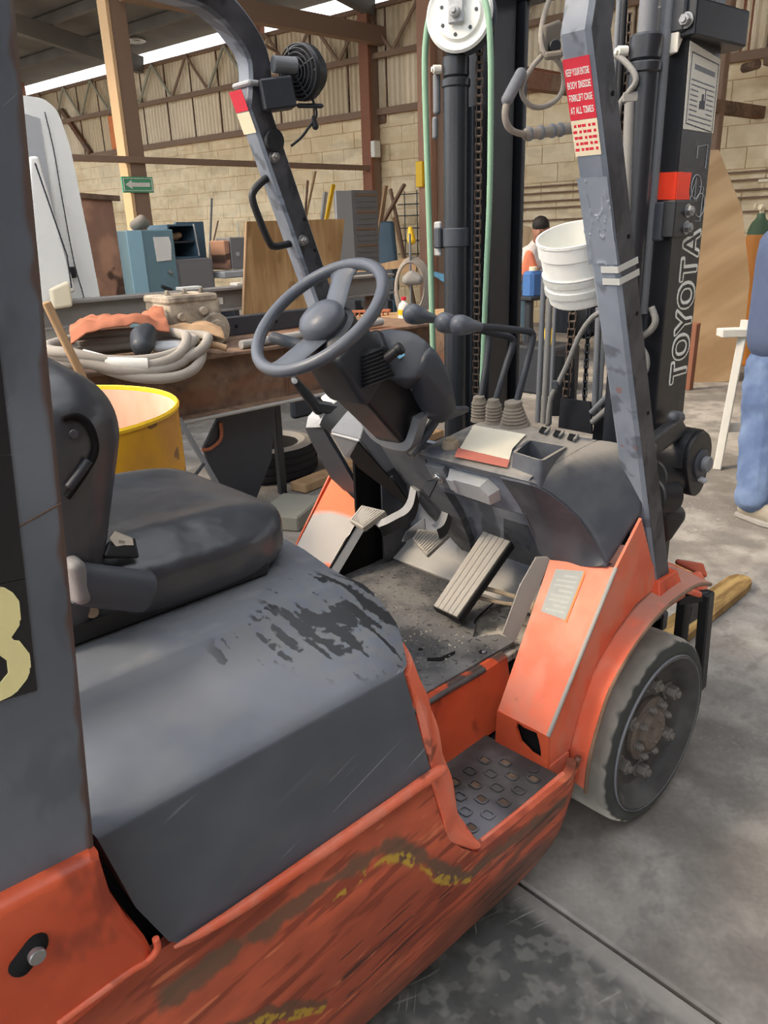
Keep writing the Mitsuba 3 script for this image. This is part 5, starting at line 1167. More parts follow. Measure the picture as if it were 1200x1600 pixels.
def chain(a, b, w, axis, links=None):
    """Leaf chain: pairs of side plates with pins, one piece per link."""
    a, b = np.asarray(a, float), np.asarray(b, float); L_ = np.linalg.norm(b - a); n = links or int(L_ / 0.019); d = unit(b - a); ax = unit(axis); out = []
    nn = unit(np.cross(d, ax))
    for k in range(n):
        c = a + d * (k + 0.5) * L_ / n; w_ = w if k % 2 else w * 0.72
        pts = []
        for s_ in (-1, 1):
            m = obox(c + ax * s_ * w_ * 0.42, np.stack([ax, nn, d], 1), (w_ * 0.09, 0.0065, L_ / n * 0.56), 0.002)
            pts.append(m)
        pts.append(cyl(c - ax * w * 0.5 - d * L_ / n * 0.5, c + ax * w * 0.5 - d * L_ / n * 0.5, 0.0042, 8))
        out.append(cat(*pts))
    return out
def chain_part(a, b, w, axis, m='m_chain'):
    k = add(M + '__lift_chain', cat(rbox(np.minimum(a, b) - 0.002, np.maximum(a, b) + 0.002, 0.001)), 'm_black_matte', False, 'rusty leaf chain')
    for q in chain(a, b, w, axis): add(M + '__chain_link', q, m, 30)
chain_part((0.200, 0.754, 1.922), (0.200, 0.757, 0.887), 0.019, (0.55, -0.83, 0))
chain_part((0.260, 0.474, 1.224), (0.260, 0.483, 0.962), 0.021, (0.55, -0.83, 0))
chain_part((0.300, 0.451, 1.218), (0.300, 0.449, 0.960), 0.013, (0.55, -0.83, 0), 'm_dark')
chain_part((0.240, 0.353, 1.866), (0.240, 0.354, 1.566), 0.010, (0.55, -0.83, 0))
# right side: tubes, hoses and fittings
add(M + '__steel_tube', tube([(0.200, 0.241, 1.874), (0.200, 0.241, 1.569), (0.200, 0.242, 1.222)], 0.0125, 14), 'm_grey', True, 'grey steel tube')
add(M + '__steel_tube', tube([(0.215, 0.240, 1.235), (0.215, 0.241, 1.175)], 0.008, 10), 'm_dark', True)
add(M + '__side_hose', tube(smooth_path([(0.120, 0.323, 1.771), (0.120, 0.292, 1.754), (0.120, 0.263, 1.726), (0.120, 0.256, 1.706), (0.120, 0.271, 1.688), (0.120, 0.291, 1.665), (0.120, 0.295, 1.616)], 6), 0.0065, 10), 'm_cable', True, 'grey hose')
add(M + '__side_hose', tube(smooth_path([(0.190, 0.214, 1.239), (0.190, 0.201, 1.210), (0.190, 0.209, 1.188), (0.190, 0.229, 1.171)], 5), 0.008, 10), 'm_cable', True, 'grey hose')
add(M + '__side_hose', tube(smooth_path([(0.190, 0.235, 1.148), (0.190, 0.216, 1.127), (0.190, 0.212, 1.097), (0.190, 0.222, 1.075)], 5), 0.006, 10), 'm_cable', True, 'grey hose')
add(M + '__side_hose', tube(smooth_path([(0.140, 0.306, 1.231), (0.140, 0.340, 1.212), (0.140, 0.373, 1.166), (0.140, 0.404, 1.092), (0.140, 0.429, 1.040), (0.140, 0.450, 0.996), (0.140, 0.455, 0.926)], 6), 0.0068, 10), 'm_cable', True, 'curved grey hose with a clip')
add(M + '__hose_clip', obox(V(*(0.140, 0.434, 1.038)), np.eye(3), (0.008, 0.010, 0.011), 0.002), 'm_dark', 30)
add(M + '__hose_fitting', cat(obox(V(*(0.125, 0.269, 1.679)), frame_of((0, 0, 1), (0.6, -0.8, 0)), (0.016, 0.008, 0.010), 0.002), cyl((0.125, 0.270, 1.669), (0.125, 0.260, 1.451), 0.011, 14)), 'm_cable', 30)
add(M + '__steel_tube', tube([(0.170, 0.339, 1.884), (0.170, 0.339, 1.629)], 0.006, 10), 'm_grey', True)
add(M + '__steel_tube', tube([(0.200, 0.345, 1.889), (0.200, 0.339, 1.550)], 0.008, 10), 'm_black', True)
for u0, u1, r_ in ((852, 840, 0.0075), (864, 851, 0.0085), (873, 862, 0.005)):
    add(M + '__steel_tube', tube([V(*(0.250, 0.564, 1.374)) + V(0, (852 - u0) * 0.0019, 0), V(*(0.250, 0.567, 0.897)) + V(0, (840 - u1) * 0.0019, 0)], r_, 10), 'm_grey' if r_ < 0.008 else 'm_cable', True, 'grey steel tube')
add(M + '__steel_tube', tube([(0.220, 0.372, 1.229), (0.220, 0.365, 0.951)], 0.0085, 10), 'm_grey', True)
add(M + '__steel_tube', tube([(0.240, 0.365, 1.164), (0.240, 0.364, 0.947)], 0.0055, 10), 'm_lightgrey', True)
add(M + '__steel_tube', tube([(0.180, 0.350, 0.969), (0.180, 0.286, 1.043)], 0.0075, 10), 'm_grey', True)
add(M + '__steel_tube', tube([(0.180, 0.345, 0.944), (0.180, 0.283, 1.006)], 0.0085, 10), 'm_cable', True)
add(M + '__head_block', hull([q for q in (V(0.30, 0.45, 1.30), V(0.30, 0.56, 1.30), V(0.30, 0.45, 1.15), V(0.30, 0.55, 1.15), V(0.36, 0.45, 1.30), V(0.36, 0.56, 1.15))], 0.004), 'm_dark', 30)
add(M + '__chain_pulley', lathe([(0.045, 0.0), (0.048, 0.006), (0.040, 0.010), (0.038, 0.016), (0.010, 0.018)], V(*(0.310, 0.468, 1.183)), unit((-0.85, -0.5, 0)), 30), 'm_black', 30, 'black chain pulley')
add(M + '__rear_plate', plate([(0.190, 0.453, 0.992), (0.190, 0.362, 0.994), (0.190, 0.351, 0.910), (0.190, 0.456, 0.911)], 0.006, (5, 0.4, 1)), 'm_black_metal', False, 'small black plate')
add(M + '__dark_cover', plate([(0.320, 0.565, 1.079), (0.320, 0.501, 1.076), (0.320, 0.491, 0.914), (0.320, 0.569, 0.902)], 0.01, (5, 0.4, 1)), 'm_black_metal', False)
add(M + '__dark_cover', plate([(0.260, 0.389, 0.957), (0.260, 0.335, 1.008), (0.260, 0.310, 0.882), (0.260, 0.392, 0.868)], 0.006, (5, 0.4, 1)), 'm_black_metal', False)
# plates, tape, block and lettering on the outer side of the right rail
YS = 0.1995
def side(u_, z, d=0.0): return V(0.23 + 0.15 * u_, YS - d, z)
add(M + '__capacity_plate', plate([side(0.0, 1.785, 0.0), side(0.99, 1.765), side(0.99, 1.615), side(0.03, 1.617)], 0.0012, (0.3, -3, 1.7)), 'm_offwhite', False, 'white capacity plate with small print and a truck drawing')
for z in (1.767, 1.630):
    add(M + '__plate_border', plate([side(0.08, z, 0.0013), side(0.93, z - 0.012, 0.0013), side(0.93, z - 0.0145, 0.0013), side(0.08, z - 0.0025, 0.0013)], 0.0004, (0.3, -3, 1.7)), 'm_dark', False)
for u_ in (0.08, 0.93):
    add(M + '__plate_border', plate([side(u_, 1.766 - 0.012 * u_, 0.0013), side(u_ + 0.015, 1.766 - 0.012 * u_, 0.0013), side(u_ + 0.015, 1.628 - 0.01 * u_, 0.0013), side(u_, 1.628 - 0.01 * u_, 0.0013)], 0.0004, (0.3, -3, 1.7)), 'm_dark', False)
add(M + '__plate_heading', plate([side(0.2, 1.745, 0.0013), side(0.85, 1.737, 0.0013), side(0.85, 1.727, 0.0013), side(0.2, 1.735, 0.0013)], 0.0004, (0.3, -3, 1.7)), 'm_grey', False)
for k in range(9):
    z = 1.718 - k * 0.0098
    for u0, u1 in ((0.14, 0.38), (0.66, 0.88)) if 1 < k < 7 else ((0.14, 0.88),):
        add(M + '__plate_print', plate([side(u0, z - 0.01 * u0, 0.0013), side(u1, z - 0.01 * u1, 0.0013), side(u1, z - 0.003 - 0.01 * u1, 0.0013), side(u0, z - 0.003 - 0.01 * u0, 0.0013)], 0.0004, (0.3, -3, 1.7)), 'm_grey', False)
tr = [(0.44, 1.660), (0.44, 1.675), (0.50, 1.677), (0.50, 1.690), (0.56, 1.690), (0.57, 1.677), (0.60, 1.678), (0.60, 1.700), (0.62, 1.700), (0.62, 1.660)]
add(M + '__plate_drawing', plate([side(a, b, 0.0013) for a, b in tr], 0.0005, (0.3, -3, 1.7)), 'm_dark', False)
add(M + '__orange_tape', plate([side(0.0, 1.53, 0.0), side(0.42, 1.53), side(0.40, 1.49), side(0.44, 1.472), side(0.0, 1.472)], 0.001, (0.3, -3, 1.7)), 'm_redorange', False, 'torn fluorescent orange tape')
add(M + '__orange_tape', plate([(0.2295, y, z) for y, z in ((0.20, 1.53), (0.262, 1.532), (0.262, 1.475), (0.20, 1.472))], 0.001, (-3, 0.2, 1.5)), 'm_redorange', False, 'fluorescent orange tape')
add(M + '__guide_block', hull([(x, y, z) for x in (0.205, 0.30) for y in (0.186, 0.215) for z in (1.395, 1.468)], 0.003), 'm_black_metal', 30)
add(M + '__guide_strip', rbox((0.196, 0.21, 1.385), (0.214, 0.250, 1.468), 0.003), 'm_darkgrey', 30)
for z in (1.448, 1.412):
    add(M + '__guide_bolt', hexnut(V(0.262, 0.184, z), (0, -1, 0), 0.012, 0.010), 'm_steel', 30, 'bright bolt')
def rail_text(txt, h, z0, z1, u_top):
    bold, thin = meshkit.text_mesh(txt, h, 0.0008, True), meshkit.text_mesh(txt, h, 0.0016, False)
    w = bold.vertices[:, 0].max() - bold.vertices[:, 0].min(); s_ = (z1 - z0) / w
    R_ = np.stack([V(0, 0, 1), V(-1, 0, 0), V(0, -1, 0)], 1); o_ = V(0.23 + 0.15 * u_top, YS, z0)
    e = 0.0045
    white = [xf(trimesh.Trimesh(bold.vertices * V(s_, 1, 1) + V(a, b, 0), bold.faces, process=False), R_, o_) for a, b in ((e, 0), (-e, 0), (0, e), (0, -e), (e * .7, e * .7), (-e * .7, e * .7), (e * .7, -e * .7), (-e * .7, -e * .7))]
    add(M + '__lettering', cat(*white), 'm_white', False, 'white outlined brand lettering')
    add(M + '__lettering_face', xf(trimesh.Trimesh(thin.vertices * V(s_, 1, 1), thin.faces, process=False), R_, o_), 'm_black', False)
rail_text('TOYOTA', 0.076, 1.04, 1.40, 0.90)
for z, u_ in ((1.50, 0.62), (1.445, 0.50), (1.46, 0.80)):
    a = np.linspace(0, 2 * np.pi, 20, endpoint=False)
    add(M + '__worn_emblem', tube(np.stack([0.23 + 0.15 * (u_ + 0.16 * np.cos(a)), 0 * a + YS - 0.0005, z + 0.026 * np.sin(a)], 1), 0.0013, 6, closed=True), 'm_lightgrey', True)
for P in ([(0.55, 1.56), (0.55, 1.585), (0.86, 1.59), (0.86, 1.54)], [(0.72, 1.50), (0.86, 1.50), (0.86, 1.425), (0.62, 1.425)], [(0.45, 1.47), (0.6, 1.52), (0.6, 1.43)]):
    add(M + '__worn_emblem', tube([side(a, b, 0.0005) for a, b in P], 0.0012, 6), 'm_lightgrey', True)

# tilt pivot at the right foot of the mast
tp = F_('tilt_pivot')
pvt = V(0.300, 0.10, 0.855)
def stad(c, r_, x, z): return [(c[0] + x + r_ * math.cos(a), c[2] + z + r_ * math.sin(a)) for a in np.linspace(0, 2 * np.pi, 28, endpoint=False)]
add(tp, cat(hull([(x, y, z) for x, z in stad(pvt, 0.062, -0.005, 0.015) + stad(pvt, 0.040, 0.0, -0.045) for y in (0.108, 0.128)], 0.003), sheet(np.array([[(pvt[0] - 0.01 + 0.064 * math.cos(a), y, pvt[2] + 0.012 + 0.064 * math.sin(a)) for y in (0.115, 0.21)] for a in np.linspace(-0.35, 3.3, 18)]), 0.010)), 'm_black', 30, 'black tilt cylinder pivot with bolt')
add(tp + '__washer', lathe([(0.030, 0.0), (0.037, 0.003), (0.037, 0.008), (0.032, 0.010), (0.006, 0.010)], pvt + V(0.004, 0.008, -0.004), (0, -1, 0), 28), 'm_darkgrey', 30)
add(tp + '__bolt', disc(pvt + V(0.004, -0.002, -0.002), (0, -1, 0), 0.020, 0.016, 22), 'm_grey', 30, 'grey bolt head')
add(tp + '__grease_nipple', hull([pvt + V(0.0, 0.0, -0.042), pvt + V(0.0, -0.010, -0.044)], 0.008), 'm_lightgrey', 30, 'pale nipple')
add(tp + '__clevis', cyl((0.24, 0.15, 0.83), (0.36, 0.21, 0.86), 0.036, 20), 'm_black', 30)
add(tp + '__link_plate', hull([V(*(0.071, 0.130, 0.949)), V(*(0.104, 0.130, 0.927)), V(*(0.240, 0.150, 0.963)), V(*(0.271, 0.150, 0.937))], 0.015), 'm_black', 30)
add(tp + '__lug', hull([V(*(0.224, 0.150, 0.979)), V(*(0.292, 0.170, 0.963))], 0.016), 'm_darkgrey', 30)
add(tp + '__cylinder', cat(cyl(V(*(0.188, 0.170, 0.831)), V(*(0.276, 0.150, 0.819)), 0.042, 24), cyl(V(*(0.171, 0.160, 0.787)), V(*(0.231, 0.140, 0.781)), 0.046, 24)), 'm_black', 30, 'black tilt cylinder')
add(tp + '__cylinder_base', hull([V(*(0.257, 0.170, 0.719)), V(*(0.299, 0.160, 0.701)), V(*(0.288, 0.180, 0.653))], 0.030), 'm_black', 30)
# nose: orange bracket, black frame and fork
add(F_('nose_bracket'), cat(beam(V(*(0.237, 0.130, 0.585)), V(*(0.354, 0.100, 0.516)), 0.05, 0.018), beam(V(*(0.214, 0.100, 0.546)), V(*(0.310, 0.080, 0.498)), 0.06, 0.016), hull([V(*(0.352, 0.100, 0.526)), V(*(0.370, 0.090, 0.489)), V(*(0.328, 0.080, 0.484))], 0.013)), 'm_orange', 30, 'rubbed orange bracket ahead of the guard leg')
add(F_('nose_bracket__plate'), hull([V(*(0.336, 0.150, 0.557)), V(*(0.396, 0.140, 0.529)), V(*(0.434, 0.130, 0.520)), V(*(0.439, 0.120, 0.494))], 0.008), 'm_orange_deep', 30)
add(F_('nose_bracket__web'), plate([(0.226, 0.120, 0.577), (0.343, 0.100, 0.500), (0.340, 0.100, 0.480), (0.223, 0.110, 0.530)], 0.01, (0.3, 3, 0.5)), 'm_rust', False)
add(F_('nose_frame'), cat(beam(V(*(0.306, 0.050, 0.511)), V(*(0.330, 0.050, 0.207)), 0.035, 0.028, (0, 1, 0)), beam(V(*(0.289, 0.100, 0.482)), V(*(0.292, 0.100, 0.335)), 0.035, 0.028, (0, 1, 0)), beam(V(*(0.245, 0.100, 0.494)), V(*(0.308, 0.050, 0.501)), 0.02, 0.03), beam(V(*(0.346, 0.120, 0.405)), V(*(0.442, 0.120, 0.399)), 0.03, 0.06)), 'm_black', 30, 'black frame ahead of the wheel')
fk = [(0.45, 0.315), (1.36, 0.335), (1.43, 0.345), (1.462, 0.365), (1.470, 0.395), (1.455, 0.42), (1.42, 0.435), (0.45, 0.440)]
add(F_('fork'), loft([[(x, y, z) for x, y in fk] for z in (GZ + 0.008, GZ + 0.034, GZ + 0.036)]), 'm_fork', 20, 'worn yellowish fork blade')
add(F_('fork'), xf(loft([[(x, y, z) for x, y in fk] for z in (GZ + 0.008, GZ + 0.034, GZ + 0.036)]), None, (-0.06, 0.22, 0)), 'm_fork', 20)
add(F_('fork__shank'), cat(rbox((0.42, 0.33, GZ + 0.02), (0.46, 0.43, 0.5), 0.005), rbox((0.37, 0.54, GZ + 0.02), (0.41, 0.65, 0.5), 0.005), rbox((0.385, 0.2, 0.3), (0.42, 0.86, 0.36), 0.005)), 'm_black_metal', 30)

# cable and connectors hanging by the right guard leg
add(F_('camera_cable'), tube(smooth_path([(-0.323, 0.160, 1.782), (-0.342, 0.160, 1.748), (-0.362, 0.150, 1.713), (-0.362, 0.140, 1.688), (-0.347, 0.130, 1.682), (-0.325, 0.130, 1.666), (-0.324, 0.130, 1.639), (-0.341, 0.135, 1.620), (-0.369, 0.140, 1.611), (-0.392, 0.145, 1.613), (-0.407, 0.150, 1.628), (-0.404, 0.150, 1.646), (-0.382, 0.150, 1.670), (-0.359, 0.150, 1.687), (-0.339, 0.150, 1.706)], 6), 0.0042, 8), 'm_hose', True, 'looped grey cable')
add(F_('camera_cable__connector'), hull([V(*(-0.412, 0.150, 1.657)), V(*(-0.445, 0.150, 1.618))], 0.0095), 'm_grey', 30, 'grey cable connector')
add(F_('camera_cable__tail'), tube(smooth_path([(-0.446, 0.150, 1.614), (-0.450, 0.150, 1.597), (-0.443, 0.150, 1.581), (-0.426, 0.150, 1.573), (-0.397, 0.150, 1.570)], 6), 0.0055, 8), 'm_hose', True)
add(F_('camera_cable__sleeve'), tube([(-0.397, 0.150, 1.570), (-0.308, 0.120, 1.581)], 0.0090, 12), 'm_hose', True, 'thick grey sleeve')
for t in (0.05, 0.3, 0.55, 0.72):
    q = V(*(-0.397, 0.150, 1.570)) * (1 - t) + V(*(-0.308, 0.120, 1.581)) * t
    add(F_('camera_cable__sleeve_ring'), disc(q, V(*(-0.308, 0.120, 1.581)) - V(*(-0.397, 0.150, 1.570)), 0.0112, 0.006, 14), 'm_grey', 30)
add(F_('camera_bracket'), cat(hull([V(*(-0.351, 0.150, 1.727)), V(*(-0.316, 0.150, 1.738)), V(*(-0.320, 0.150, 1.701)), V(*(-0.356, 0.150, 1.695))], 0.006), beam(V(*(-0.365, 0.140, 1.685)), V(*(-0.341, 0.120, 1.688)), 0.012, 0.012)), 'm_boot', 30, 'dusty bracket')
add(F_('camera_bracket__bolt'), disc(V(*(-0.340, 0.140, 1.701)), (-0.6, -0.8, 0), 0.010, 0.010, 12), 'm_black', 30)

# white bucket taped to the right guard leg
bk_ = thing('bucket', 'small dirty white plastic bucket taped to the inside of the right guard leg', 'bucket')
bc = V(-0.178, 0.168, 1.290); bax = unit((-0.36, -0.05, 1))
add(bk_ + '__body', lathe([(0.056, 0.0), (0.060, 0.004), (0.063, 0.030), (0.0665, 0.033), (0.0635, 0.037), (0.065, 0.058), (0.0685, 0.061), (0.065, 0.066), (0.067, 0.095), (0.070, 0.098), (0.070, 0.122), (0.072, 0.124), (0.072, 0.129), (0.068, 0.129), (0.066, 0.120), (0.060, 0.008), (0.004, 0.007)], bc, bax, 44), 'm_white', 40)
add(bk_ + '__stain', hull([bc + bax * 0.085 + V(-0.045, -0.050, 0), bc + bax * 0.07 + V(-0.045, -0.050, 0), bc + bax * 0.08 + V(-0.057, -0.036, 0)], 0.0015), 'm_cream', 30)
for h in (0.030, 0.052):
    c_ = bc + bax * h; r_ = 0.0675; BR_ = frame_of(bax, (1, 0, 0))
    ring = [c_ + BR_ @ V(r_ * math.cos(a), r_ * math.sin(a), 0) for a in np.linspace(math.radians(60), math.radians(262), 16)]
    lz = c_[2] + 0.012
    ring += [V(LZ(lz) - 0.003, 0.062, lz), V(LZ(lz) - 0.003, 0.028, lz), V(LZ(lz + 0.014) + 0.066, 0.027, lz + 0.014)]
    ring = np.array(ring)
    add(bk_ + '__tape', sheet(np.array([[q - bax * 0.006, q + bax * 0.006] for q in ring]), 0.0006), 'm_tape', 20, 'shiny wrapped tape')

# ------------------------------------------------------------------ behind the forklift, left side
k = thing('drum', 'open yellow steel drum just behind the seat cushion', 'drum')
dc = V(-0.822, 1.500, GZ); dr_ = 0.396
add(k + '__body', lathe([(dr_ - 0.002, 0.0), (dr_, 0.01), (dr_, 0.29), (dr_ + 0.009, 0.305), (dr_, 0.32), (dr_, 0.60), (dr_ + 0.009, 0.615), (dr_, 0.63), (dr_, 0.96), (dr_ - 0.004, 0.96), (dr_ - 0.004, 0.62), (dr_ - 0.004, 0.012)], dc, (0, 0, 1), 56, ring=True), 'm_drum', 30)
add(k + '__lining', lathe([(dr_ - 0.0045, 0.012), (dr_ - 0.0045, 0.955), (dr_ - 0.0055, 0.955), (dr_ - 0.0055, 0.02), (0.01, 0.02), (0.01, 0.012)], dc, (0, 0, 1), 56, ring=True), 'm_drum_in', 30, 'peeling pinkish lining')
add(k + '__rim', lathe([(dr_ - 0.006, 0.950), (dr_ + 0.004, 0.950), (dr_ + 0.005, 0.958), (dr_, 0.964), (dr_ - 0.006, 0.961)], dc, (0, 0, 1), 56, ring=True), 'm_yellow_bright', 40)

tb_ = thing('beam_table', 'heavy rusty steel beam on plate legs used as a work table, under the coiled hose', 'work table')
add(tb_ + '__beam', cat(rbox((-0.75, 2.69, 0.595), (2.05, 2.705, 0.87), 0.002), rbox((-0.75, 2.60, 0.575), (2.05, 2.86, 0.597), 0.004), rbox((-0.75, 2.62, 0.862), (2.05, 3.30, 0.882), 0.004)), 'm_rust', False)
add(tb_ + '__flange_edge', tube([(-0.75, 2.60, 0.586), (2.05, 2.60, 0.586)], 0.010, 8), 'm_dustgrey', True, 'dusty bottom flange')
add(tb_ + '__weld_line', tube([(0.905, 2.686, 0.60), (0.910, 2.686, 0.86)], 0.006, 6), 'm_rust', True)
add(tb_ + '__leg', plate([(0.455, 2.74, GZ), (0.39, 2.74, 0.40), (0.52, 2.74, 0.575), (0.86, 2.74, 0.575), (0.80, 2.74, 0.25), (0.66, 2.74, GZ)], 0.02, (0.5, 9, 0.3)), 'm_dark', False, 'dark steel plate leg')
add(tb_ + '__leg', rbox((0.862, 2.76, GZ), (0.905, 2.80, 0.58), 0.004), 'm_black', False, 'black post leg')
add(tb_ + '__leg', plate([(-0.7, 2.74, GZ), (-0.7, 2.74, 0.575), (-0.35, 2.74, 0.575), (-0.35, 2.74, GZ)], 0.02, (0.5, 9, 0.3)), 'm_dark', False)
add(tb_ + '__leg', plate([(1.75, 2.74, GZ), (1.75, 2.74, 0.575), (1.95, 2.74, 0.575), (1.95, 2.74, GZ)], 0.02, (0.5, 9, 0.3)), 'm_dark', False)
add(tb_ + '__web_hole', tube(smooth_path([(0.499, 2.730, 0.517), (0.489, 2.730, 0.434), (0.426, 2.730, 0.395), (0.374, 2.730, 0.396)], 5), 0.010, 8), 'm_clay', True, 'reddish rim')
k = thing('scrap_rod', 'thin grey steel rod leaning between the drum and the table', 'rod')
add(k + '__rod', tube([V(*(0.120, 2.450, 0.646)), V(*(0.120, 2.450, 0.646)) + (V(*(0.313, 2.450, 0.216)) - V(*(0.120, 2.450, 0.646))) * 1.42], 0.014, 8), 'm_grey', True)
add(k + '__stub', tube([(0.178, 2.380, 0.434), (0.102, 2.330, 0.409)], 0.008, 8), 'm_dark', True)
k = thing('old_tyre', 'worn black tyre lying flat under the beam table', 'tyre')
tc = V(1.08, 3.18, GZ)
add(k + '__tread', lathe([(0.19, 0.0), (0.27, 0.0), (0.30, 0.03), (0.302, 0.055), (0.294, 0.058), (0.294, 0.068), (0.303, 0.071), (0.303, 0.105), (0.295, 0.108), (0.295, 0.118), (0.303, 0.121), (0.302, 0.150), (0.294, 0.153), (0.294, 0.162), (0.300, 0.165), (0.285, 0.195), (0.23, 0.205), (0.19, 0.19)], tc, (0, 0, 1), 48, ring=True), 'm_rubber', 30)
add(k + '__dusty_wall', lathe([(0.285, 0.196), (0.23, 0.2075), (0.19, 0.193), (0.188, 0.19), (0.23, 0.204)], tc, (0, 0, 1), 48, ring=True), 'm_dustgrey', 30, 'dusty grey side wall')
for q, s_, r_, lab in (((0.66, 2.40, 0), (0.17, 0.12, 0.04), 0.5, 'flat grey block on the floor beyond the front of the seat'),):
    add('concrete_block', obox(V(*q) + V(0, 0, GZ + 0.041), frame_of((0, 0, 1), (math.cos(r_), math.sin(r_), 0)), s_, 0.008), 'm_concrete', False, lab, 'block')
add('floor_plank', beam((0.95, 2.72, GZ + 0.03), (2.4, 2.98, GZ + 0.03), 0.12, 0.05), 'm_wood', False, 'dusty plank lying on the floor in front of the old tyre', 'plank')
add('floor_plank', beam((0.9, 2.45, GZ + 0.015), (2.2, 2.62, GZ + 0.015), 0.16, 0.03), 'm_dustgrey', False, 'flat grey board lying on the floor behind the left orange panel', 'plank')

# on the beam table
hz = 0.895
k = thing('hose_coil', 'thick grey hose coiled on the beam table behind the drum', 'hose')
P = []
for j in range(260):
    a = j / 260 * 2 * math.pi * 5.2 + 1.0; q = j / 260
    rx = 0.37 - 0.045 * math.sin(a * 0.37) - 0.06 * q; ry = 0.22 - 0.03 * math.cos(a * 0.61) - 0.03 * q
    yy = 2.72 + (ry + 0.05) * math.sin(a)
    P.append((0.055 + 0.94 * rx * math.cos(a) + 0.03 * math.sin(a * 0.19), yy, hz + 0.012 + 0.022 * (1 + math.sin(a * 0.5 + 1)) + 0.055 * q - 0.5 * max(0, 2.60 - yy)))
P = np.array(P)
add(k + '__hose', tube(P, 0.0235, 10), 'm_hose', True)
js = int(np.argmin(np.abs(P[60:, 0] + 0.13) + 3 * np.maximum(0, P[60:, 1] - 2.52))) + 60
add(k + '__sleeve', tube(np.array([P[js - 4], P[js], P[js + 4]]) + V(0, -0.004, 0.004), 0.030, 12), 'm_offwhite', True, 'pale worn sleeve')
add(k + '__tail', tube(smooth_path([(0.30, 2.66, hz + 0.05), (0.44, 2.64, hz + 0.035), (0.50, 2.60, hz + 0.012)], 5), 0.016, 8), 'm_tan', True)
k = thing('leather_apron', 'reddish brown leather apron folded over the hose coil', 'apron')
def cloth(o, du, dv, amp, freq, seed, m=26, n=22, t=0.006):
    G = grid_on(o, du, dv, lambda u, v: 0 * u[..., None], m, n)
    z = (meshkit.fbm(G * freq, 3, seed) - 0.4) * amp
    u, v = np.meshgrid(np.linspace(-1, 1, m), np.linspace(-1, 1, n), indexing='ij')
    drop = -0.06 * np.clip(np.abs(v) - 0.45, 0, 1) - 0.05 * np.clip(np.abs(u) - 0.6, 0, 1)
    G[..., 2] += z + drop
    return sheet(G, -t)
add(k + '__sheet', cloth(V(-0.16, 2.84, hz + 0.14), V(0.44, -0.10, 0.02), V(0.12, 0.28, 0.04), 0.15, 8, 3), 'm_clay', True)
add(k + '__roll', hull([(0.12, 2.72, hz + 0.10), (0.16, 2.74, hz + 0.11), (0.09, 2.66, hz + 0.07)], 0.05), 'm_dark', 30, 'dark grey lining')
add('cloth_rag', cloth(V(0.25, 2.92, hz + 0.10), V(0.34, -0.16, -0.03), V(0.10, 0.2, 0.01), 0.09, 9, 8), 'm_tan', True, 'tan rag heaped on the right part of the hose coil', 'rag')
add('cloth_rag', hull([(0.18, 2.70, hz + 0.04), (0.34, 2.72, hz + 0.045), (0.30, 2.66, hz + 0.03), (0.2, 2.78, hz + 0.05)], 0.018), 'm_lightgrey', 30, 'bluish grey rag inside the hose coil', 'rag')
k = thing('gearbox', 'dusty cast gearbox casing standing on the beam table', 'machine part')
gm = hull([u_v for u_v in ((0.40, 2.98, 0.885), (0.72, 2.98, 0.885), (0.40, 3.2, 0.885), (0.72, 3.2, 0.885), (0.43, 2.98, 1.10), (0.70, 2.98, 1.11), (0.42, 3.2, 1.12), (0.72, 3.2, 1.13))], 0.012)
add(k + '__casing', gm, 'm_engine', 20)
add(k + '__cover', cat(disc((0.66, 2.972, 0.96), (0, -1, 0), 0.085, 0.03, 26), disc((0.66, 2.945, 0.96), (0, -1, 0), 0.05, 0.02, 22)), 'm_engine', 30)
add(k + '__top_flange', rbox((0.40, 2.96, 1.105), (0.70, 3.22, 1.145), 0.01), 'm_engine', False)
add(k + '__side_box', rbox((0.335, 2.98, 0.90), (0.41, 3.14, 1.07), 0.012), 'm_offwhite', False, 'pale side box')
for x, z in ((0.47, 1.04), (0.52, 0.94), (0.60, 1.06)):
    add(k + '__boss', disc((x, 2.968, z), (0, -1, 0), 0.022, 0.025, 14), 'm_engine', 30)
for x in (0.46, 0.56, 0.66):
    add(k + '__bolt', hexnut((x, 3.06, 1.145), (0, 0, 1), 0.014, 0.016), 'm_engine', 30)
k = thing('channel_bar', 'dark steel channel with bolt holes lying on the beam table right of the gearbox', 'steel bar')
add(k + '__channel', cat(rbox((0.80, 3.16, 0.885), (1.75, 3.18, 0.985), 0.003), rbox((0.80, 3.16, 0.975), (1.75, 3.24, 0.985), 0.003)), 'm_dark', False)
for x in (0.92, 1.2, 1.45):
    add(k + '__hole', disc((x, 3.159, 0.935), (0, -1, 0), 0.010, 0.002, 10), 'm_black_matte', 30)
add('pale_pipe', cyl((0.62, 2.66, 0.905), (1.65, 2.72, 0.915), 0.022, 14), 'm_dustgrey', 30, 'dusty pale pipe lying along the front of the beam table', 'pipe')
k = thing('long_beam', 'long dark steel beam behind the work table, below the cabinets', 'steel beam')
add(k + '__beam', cat(rbox((-0.6, 4.48, 0.90), (3.4, 4.50, 1.05), 0.003), rbox((-0.6, 4.42, 1.04), (3.4, 4.60, 1.06), 0.003), rbox((-0.6, 4.42, 0.89), (3.4, 4.60, 0.905), 0.003)), 'm_beam', False)
for x in (-0.4, 1.1, 3.2):
    add(k + '__trestle', beam((x, 4.5, GZ), (x, 4.5, 0.9), 0.1, 0.1, (0, 1, 0)), 'm_rust', False)
add(k + '__label', rbox((1.55, 4.472, 0.94), (1.66, 4.48, 0.99), 0.002), 'm_offwhite', False, 'white sticker')
